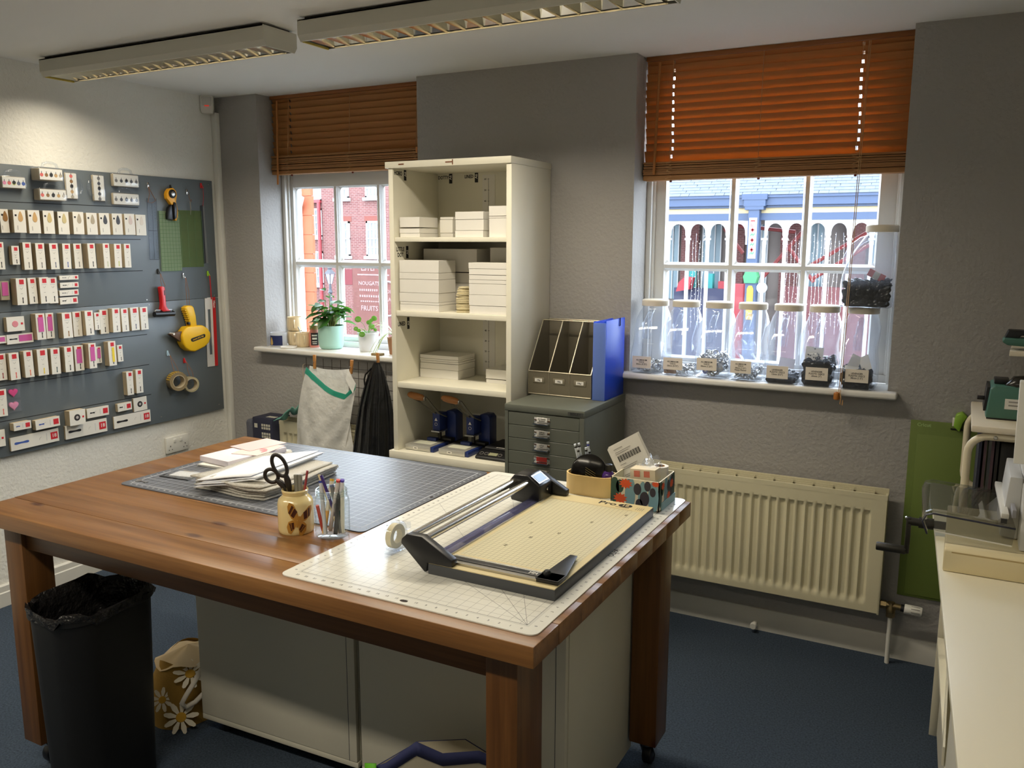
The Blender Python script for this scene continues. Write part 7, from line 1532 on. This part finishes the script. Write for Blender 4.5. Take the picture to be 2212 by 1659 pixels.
for k, ends in enumerate((((.98, .04, 1.165), (.925, .0, 1.10)), ((1.0, .03, 1.19), (.95, -.01, 1.15)), ((1.03, .03, 1.12), (1.01, -.02, 1.03)), ((1.05, .02, 1.115), (1.035, -.045, 1.0)), ((1.07, .02, 1.12), (1.06, -.05, 1.02)), ((1.03, .06, 1.20), (.965, .05, 1.165)), ((1.06, .03, 1.18), (1.02, -.01, 1.17)), ((1.085, .0, 1.13), (1.09, -.06, 1.04)))):
    c0 = Vector((1.12, .07, ZS1+.085)); m_ = Vector(ends[0]); e_ = Vector(ends[1])
    P_ = [c0*(1-f)**2+m_*2*f*(1-f)*1.0+e_*f*f+Vector((0, 0, .05*math.sin(PI*f)*(1-f))) for f in [i/12 for i in range(13)]]
    def ribbon(wd_, dz):
        b = MB(); vs = []
        for i, p in enumerate(P_):
            tn = (P_[min(i+1, 12)]-P_[max(i-1, 0)]).normalized(); sd = tn.cross(Vector((0, 0, 1)));
            sd = sd.normalized() if sd.length > .01 else rv
            w_ = wd_*(1-(i/12)**2*.95); vs += [p-sd*w_+Vector((0, 0, dz)), p+sd*w_+Vector((0, 0, dz))]
        b.add(vs, [(2*i, 2*i+1, 2*i+3, 2*i+2) for i in range(12)]); return b
    lf = ribbon(.0065, 0).build('leaf', SP, t, smooth=60); ribbon(.0025, .0006).build('pale_stripe', SPW, lf, smooth=60)
b = MB(); b.box(1.045, 1.10, -.040, .0, ZS1, ZS1+.012); tag(b.build('wooden_block', mat('dull_wood', (150, 130, 90), .7), bevel=.002), 'small wooden block under the spider plant leaves', 'block')
# ================================================================== right-hand desk and wall
GRM = mat('green_cutting_mat', (104, 122, 54), .55, var=(60, .06)); GRM2 = mat('green_cutting_mat_front', (110, 128, 58), .5)
t = thing('green_mat', (3.70, -.006, .25), 'tall green craft mat hanging on the grey wall behind desk', 'craft mat')
b = MB(); b.prism([(3.527, .262), (3.90, .262), (3.90, .952), (3.527, .952)], 'y', -.010, -.005); b.build('mat', GRM, t, bevel=.001)
b = MB(); b.prism([(3.552, .272), (3.90, .272), (3.90, .90), (3.552, .90)], 'y', -.0135, -.0105); b.build('front_mat', GRM2, t, bevel=.001)
text('Cricut', .018, mat('pale_green_ink', (170, 196, 130), .6), t, (3.572, -.0102, .936), (1, 0, 0), (0, 0, 1), 'brand_lettering', ext=.0001)
b = MB(); b.box(3.66, 3.70, -.0120, -.0095, .928, .933); b.build('slot', BLACK, t)
t = thing('green_clip', (3.69, -.02, .95), 'lime green clip on top of the green mat', 'clip')
b = MB(); b.prism([(3.668, .945), (3.690, .925), (3.698, .960), (3.712, .985), (3.694, 1.000), (3.674, .990), (3.670, .97)], 'y', -.040, -.002); b.build('jaw', mat('lime_clip', (142, 186, 62), .4), t, bevel=.005)
b = MB(); b.box(3.664, 3.672, -.036, -.010, .945, .975); b.build('liner', CARDF, t, bevel=.002)
# desk
DZ = .75
DESK = mat('white_desk_top', (232, 226, 204), .35)
t = thing('desk', (4.1, -1.55, 0), 'white desk along the right side of room', 'desk')
b = MB(); b.prism([(3.630, -.46), (3.740, -2.35), (4.72, -2.35), (4.72, -.46)][::-1], 'z', DZ-.018, DZ); b.build('top', DESK, t, bevel=.0015)
b = MB(); b.box(3.677, 3.706, -.53, -.494, 0, DZ-.018); b.build('leg', DESK, t, bevel=.001)
b = MB(); b.box(3.71, 4.70, -.52, -.495, .0, DZ-.018); b.build('back_panel', DESK, t)
b = MB(); b.prism([(3.677, -.55), (3.715, -1.32), (4.70, -1.32), (4.70, -.55)][::-1], 'z', .330, .352); b.build('shelf', DESK, t, bevel=.001)
b = MB(); b.prism([(3.700, -.55), (3.738, -1.32), (4.70, -1.32), (4.70, -.55)][::-1], 'z', .02, .330); b.build('lower_unit', LAM, t)
b = MB(); b.prism([(3.715, -1.33), (3.745, -2.2), (4.70, -2.2), (4.70, -1.33)][::-1], 'z', .02, DZ-.018); b.build('pedestal', LAM, t, bevel=.001)
b = MB(); b.box(3.707, 3.712, -1.30, -.60, .352, .40); b.build('shelf_lip', DESK, t)
# riser table on the desk
t = thing('desk_riser', (4.1, -.37, DZ), 'white desk riser with rounded tube frame and board top', 'riser')
b = MB(); b.box(3.716, 4.60, -.600, -.150, 1.042, 1.062); b.build('board', mat('riser_board', (226, 214, 190), .45), t, bevel=.004)
def loop(y):
    x0, x1, z0, z1, r = 3.712, 4.58, DZ+.012, 1.030, .055; pts = []
    for cx_, cz_, a0 in ((x1-r, z1-r, 0), (x0+r, z1-r, 90), (x0+r, z0+r, 180), (x1-r, z0+r, 270)):
        for q in range(7): a = math.radians(a0+15*q); pts.append((cx_+r*math.cos(a), y, cz_+r*math.sin(a)))
    b = MB(); b.tube(pts, .0115, 10, closed=True); return b.build('tube_frame', mat('cream_powder_coat', (226, 214, 184), .4), t, smooth=60)
loop(-.585); loop(-.170)
b = MB(); b.lathe([(.006, 0), (.004, .003)], (3.782, -.597, 1.030), 12, rotm(PI/2, 0, 0)); b.build('screw', STEEL, t)
# dark things stored under the riser
t = thing('clear_sleeve_rack', (3.76, -.35, DZ), 'dark folders with clear sleeves stored beneath riser', 'folder rack')
for q, (m, x) in enumerate(((mat('navy_folder', (40, 42, 62), .5), 3.742), (mat('plum_folder', (84, 62, 70), .5), 3.756), (clear_mat('clear_sleeve', haze=.2), 3.768), (mat('plum_folder'), 3.776), (mat('black_folder', (36, 32, 30), .5), 3.788))):
    b = MB(); b.box(x, x+.008, -.54, -.24, DZ+.001, DZ+.262); b.build('folder', m, t)
b = MB(); b.box(3.80, 3.98, -.54, -.2, DZ+.001, DZ+.255); b.build('black_case', mat('black_case', (34, 32, 28), .6), t, bevel=.004)
# crank machine with clear cover
CRM_ = mat('cream_machine', (226, 212, 172), .4); GRW = mat('grey_white_machine', (206, 206, 204), .4)
t = thing('crank_machine', (3.95, -.85, DZ), 'cream hand-cranked cutting machine with clear guard on desk', 'machine')
b = MB(); b.prism([(-1.04, DZ), (-1.04, DZ+.058), (-1.030, DZ+.066), (-.66, DZ+.075), (-.66, DZ)], 'x', 3.672, 4.40); b.build('base', CRM_, t, bevel=.004)
b = MB(); b.box(3.690, 4.38, -1.0402, -1.036, DZ+.052, DZ+.056); b.build('front_groove', mat('tan_groove', (190, 168, 120), .5), t)
b = MB(); b.prism([(-.99, DZ+.068), (-.95, DZ+.215), (-.66, DZ+.285), (-.66, DZ+.074)], 'x', 3.842, 4.38); b.build('housing', GRW, t, bevel=.004)
b = MB(); b.prism([(3.800, DZ+.075), (3.842, DZ+.070), (3.842, DZ+.240), (3.812, DZ+.24)], 'y', -.90, -.665); b.build('side_cheek', GRW, t, bevel=.003)
GUA = clear_mat('smoky_clear_guard', tint=(226, 226, 222), gloss=1.0, haze=.10, haze_col=(200, 198, 190))
b = MB(); b.grid(lambda u, v: [(3.628-.016*v, -1.0+.365*v, DZ+.082), (3.615-.016*v, -1.0+.365*v, DZ+.115), (3.623-.016*v, -1.0+.365*v, DZ+.134), (3.64-.014*v, -1.0+.365*v, DZ+.140), (3.83-.014*v, -1.0+.365*v, DZ+.128)][int(round(u*4))], 4, 8); b.build('clear_guard', GUA, t, smooth=60, solid=.003)
b = MB(); b.add([(3.640, -1.0, DZ+.139), (3.83, -1.0, DZ+.127), (3.825, -1.005, DZ+.083), (3.645, -1.005, DZ+.095)], [(0, 1, 2, 3)]); b.build('guard_front', GUA, t, solid=.003)
b = MB(); b.tube([(3.628, -1.0, DZ+.082), (3.615, -1.0, DZ+.115), (3.623, -1.0, DZ+.134), (3.64, -1.0, DZ+.140), (3.83, -1.0, DZ+.128)], .0026, 6); b.build('guard_edge', mat('dark_edge', (40, 42, 60), .3), t, smooth=60)
b = MB(); b.tube([(3.645, -1.006, DZ+.094), (3.825, -1.006, DZ+.083)], .002, 6); b.build('guard_lower_edge', CARDF, t, smooth=60)
b = MB(); b.obox((3.802, -.80, DZ+.150), (.018, .34, .014), rotm(0, 0, .02)); b.build('white_bar', WHITE, t, bevel=.002)
b = MB(); b.obox((3.822, -.80, DZ+.158), (.010, .34, .022), rotm(0, 0, .02)); b.build('grey_rail', mat('grey_rail', (150, 150, 156), .4), t, bevel=.002)
b = MB(); b.obox((3.802, -1.002, DZ+.146), (.014, .004, .012)); b.build('bar_end', BLACK, t)
for x, y, z, c, nm in ((3.89, -.71, .283, (246, 170, 50), 'orange_note'), (3.885, -.80, .262, (196, 222, 60), 'lime_note'), (3.89, -.87, .244, (246, 160, 40), 'orange_note')):
    b = MB(); b.grid(lambda u, v: (x-.025+.07*u, y-.012+.028*v, DZ+z-.002+.2*((y-.012+.028*v)-y)+.006*u*u), 5, 3); b.build(nm, mat('sticky_%d' % c[1], c, .7), t, smooth=60, solid=.0006)
b = MB(); b.box(3.86, 3.90, -.672, -.6695, DZ+.30, DZ+.305)
CRK = mat('crank_black', (38, 36, 30), .4)
b = MB(); b.cyl((3.674, -.735, DZ+.030), (3.572, -.735, DZ+.030), .012, 14); b.cyl((3.64, -.735, DZ+.030), (3.60, -.735, DZ+.030), .0165, 14); b.build('crank_shaft', CRK, t, smooth=40)
b = MB(); b.box(3.566, 3.580, -.745, -.725, DZ-.070, DZ+.042); b.build('crank_arm', CRK, t, bevel=.003)
b = MB(); b.cyl((3.572, -.735, DZ-.062), (3.488, -.735, DZ-.062), .013, 16); b.build('crank_grip', CRK, t, bevel=.003)
b = MB(); b.lathe([(.006, 0), (.004, .004)], (3.566, -.735, DZ+.038), 10, rotm(0, -PI/2, 0)); b.build('crank_screw', CHROME, t)
# teal machine on the riser
TL = mat('teal_enamel', (70, 112, 98), .4)
t = thing('teal_heat_sealer', (4.0, -.40, 1.062), 'teal benchtop machine with black knob on riser', 'machine')
b = MB(); b.prism([(3.752, 1.066), (3.760, 1.160), (3.775, 1.168), (4.12, 1.168), (4.12, 1.066)], 'y', -.47, -.30); b.build('body', TL, t, bevel=.006)
b = MB(); b.box(3.756, 4.12, -.465, -.305, 1.062, 1.068); b.build('feet', BLACK, t)
b = MB(); b.prism([(3.746, 1.085), (3.752, 1.085), (3.760, 1.160), (3.752, 1.160)], 'y', -.455, -.315); b.build('end_plate', BLACK, t)
b = MB(); b.cyl((3.750, -.40, 1.117), (3.728, -.40, 1.117), .007, 12); b.build('knob', BLACK, t, bevel=.001)
b = MB(); b.box(3.770, 3.812, -.43, -.35, 1.168, 1.182); b.build('black_lug', BLACK, t, bevel=.003)
b = MB(); b.lathe([(.004, -.012), (.012, -.004), (.030, .010), (.034, .05)], (3.812, -.44, 1.168), 18, rotm(0, PI/2, .2)); b.build('black_funnel', mat('smoky_black', (34, 30, 24), .2), t, smooth=50)
b = MB(); b.box(3.802, 3.87, -.4712, -.470, 1.098, 1.130); lb = b.build('label', PAPER, t)
for z in (1.119, 1.108): b = MB(); b.box(3.812, 3.862, -.4716, -.4712, z, z+.004); b.build('label_print', GREYP, lb)
# white tray leaning above
t = thing('white_tray', (4.0, -.86, 1.055), 'white sloping tray edge above the machine', 'tray')
b = MB(); b.prism([(-.90, 1.245), (-.885, 1.250), (-.945, 1.045), (-.960, 1.040)], 'x', 3.812, 4.35); b.build('panel', WHITE, t, bevel=.002)
b = MB(); b.box(3.90, 3.93, -.955, -.93, DZ+.2165, 1.06); b.box(4.28, 4.31, -.955, -.93, DZ+.2165, 1.06); b.build('support', GRW, t)
# wall shelf with second teal tool
t = thing('wall_shelf', (4.2, -.18, 1.25), 'cream wall shelf high on the right', 'shelf')
b = MB(); b.prism([(3.806, -.36), (3.83, 0), (4.70, 0), (4.70, -.36)][::-1], 'z', 1.250, 1.266); b.build('board', mat('riser_board'), t, bevel=.002)
t = thing('teal_stapler', (4.0, -.30, 1.266), 'teal and black hand tool on the wall shelf', 'tool')
b = MB(); b.prism([(3.784, 1.292), (3.80, 1.282), (4.15, 1.268), (4.15, 1.30), (3.79, 1.306)], 'y', -.345, -.27); b.build('body', TL, t, bevel=.004)
b = MB(); b.prism([(3.790, 1.304), (3.800, 1.330), (4.1, 1.326), (4.1, 1.316), (3.835, 1.314), (3.828, 1.302)], 'y', -.335, -.28); b.build('handle', BLACK, t, bevel=.003)
# second row of strip lights, over the camera
fixture(.151, 1.41, -3.285, -3.115, 'louvred strip light behind the camera near white wall')
fixture(1.562, 2.865, -3.272, -3.100, 'louvred strip light behind the camera over walkway')
fixture(2.97, 4.27, -3.272, -3.100, 'louvred strip light behind the camera beside desk', .28)
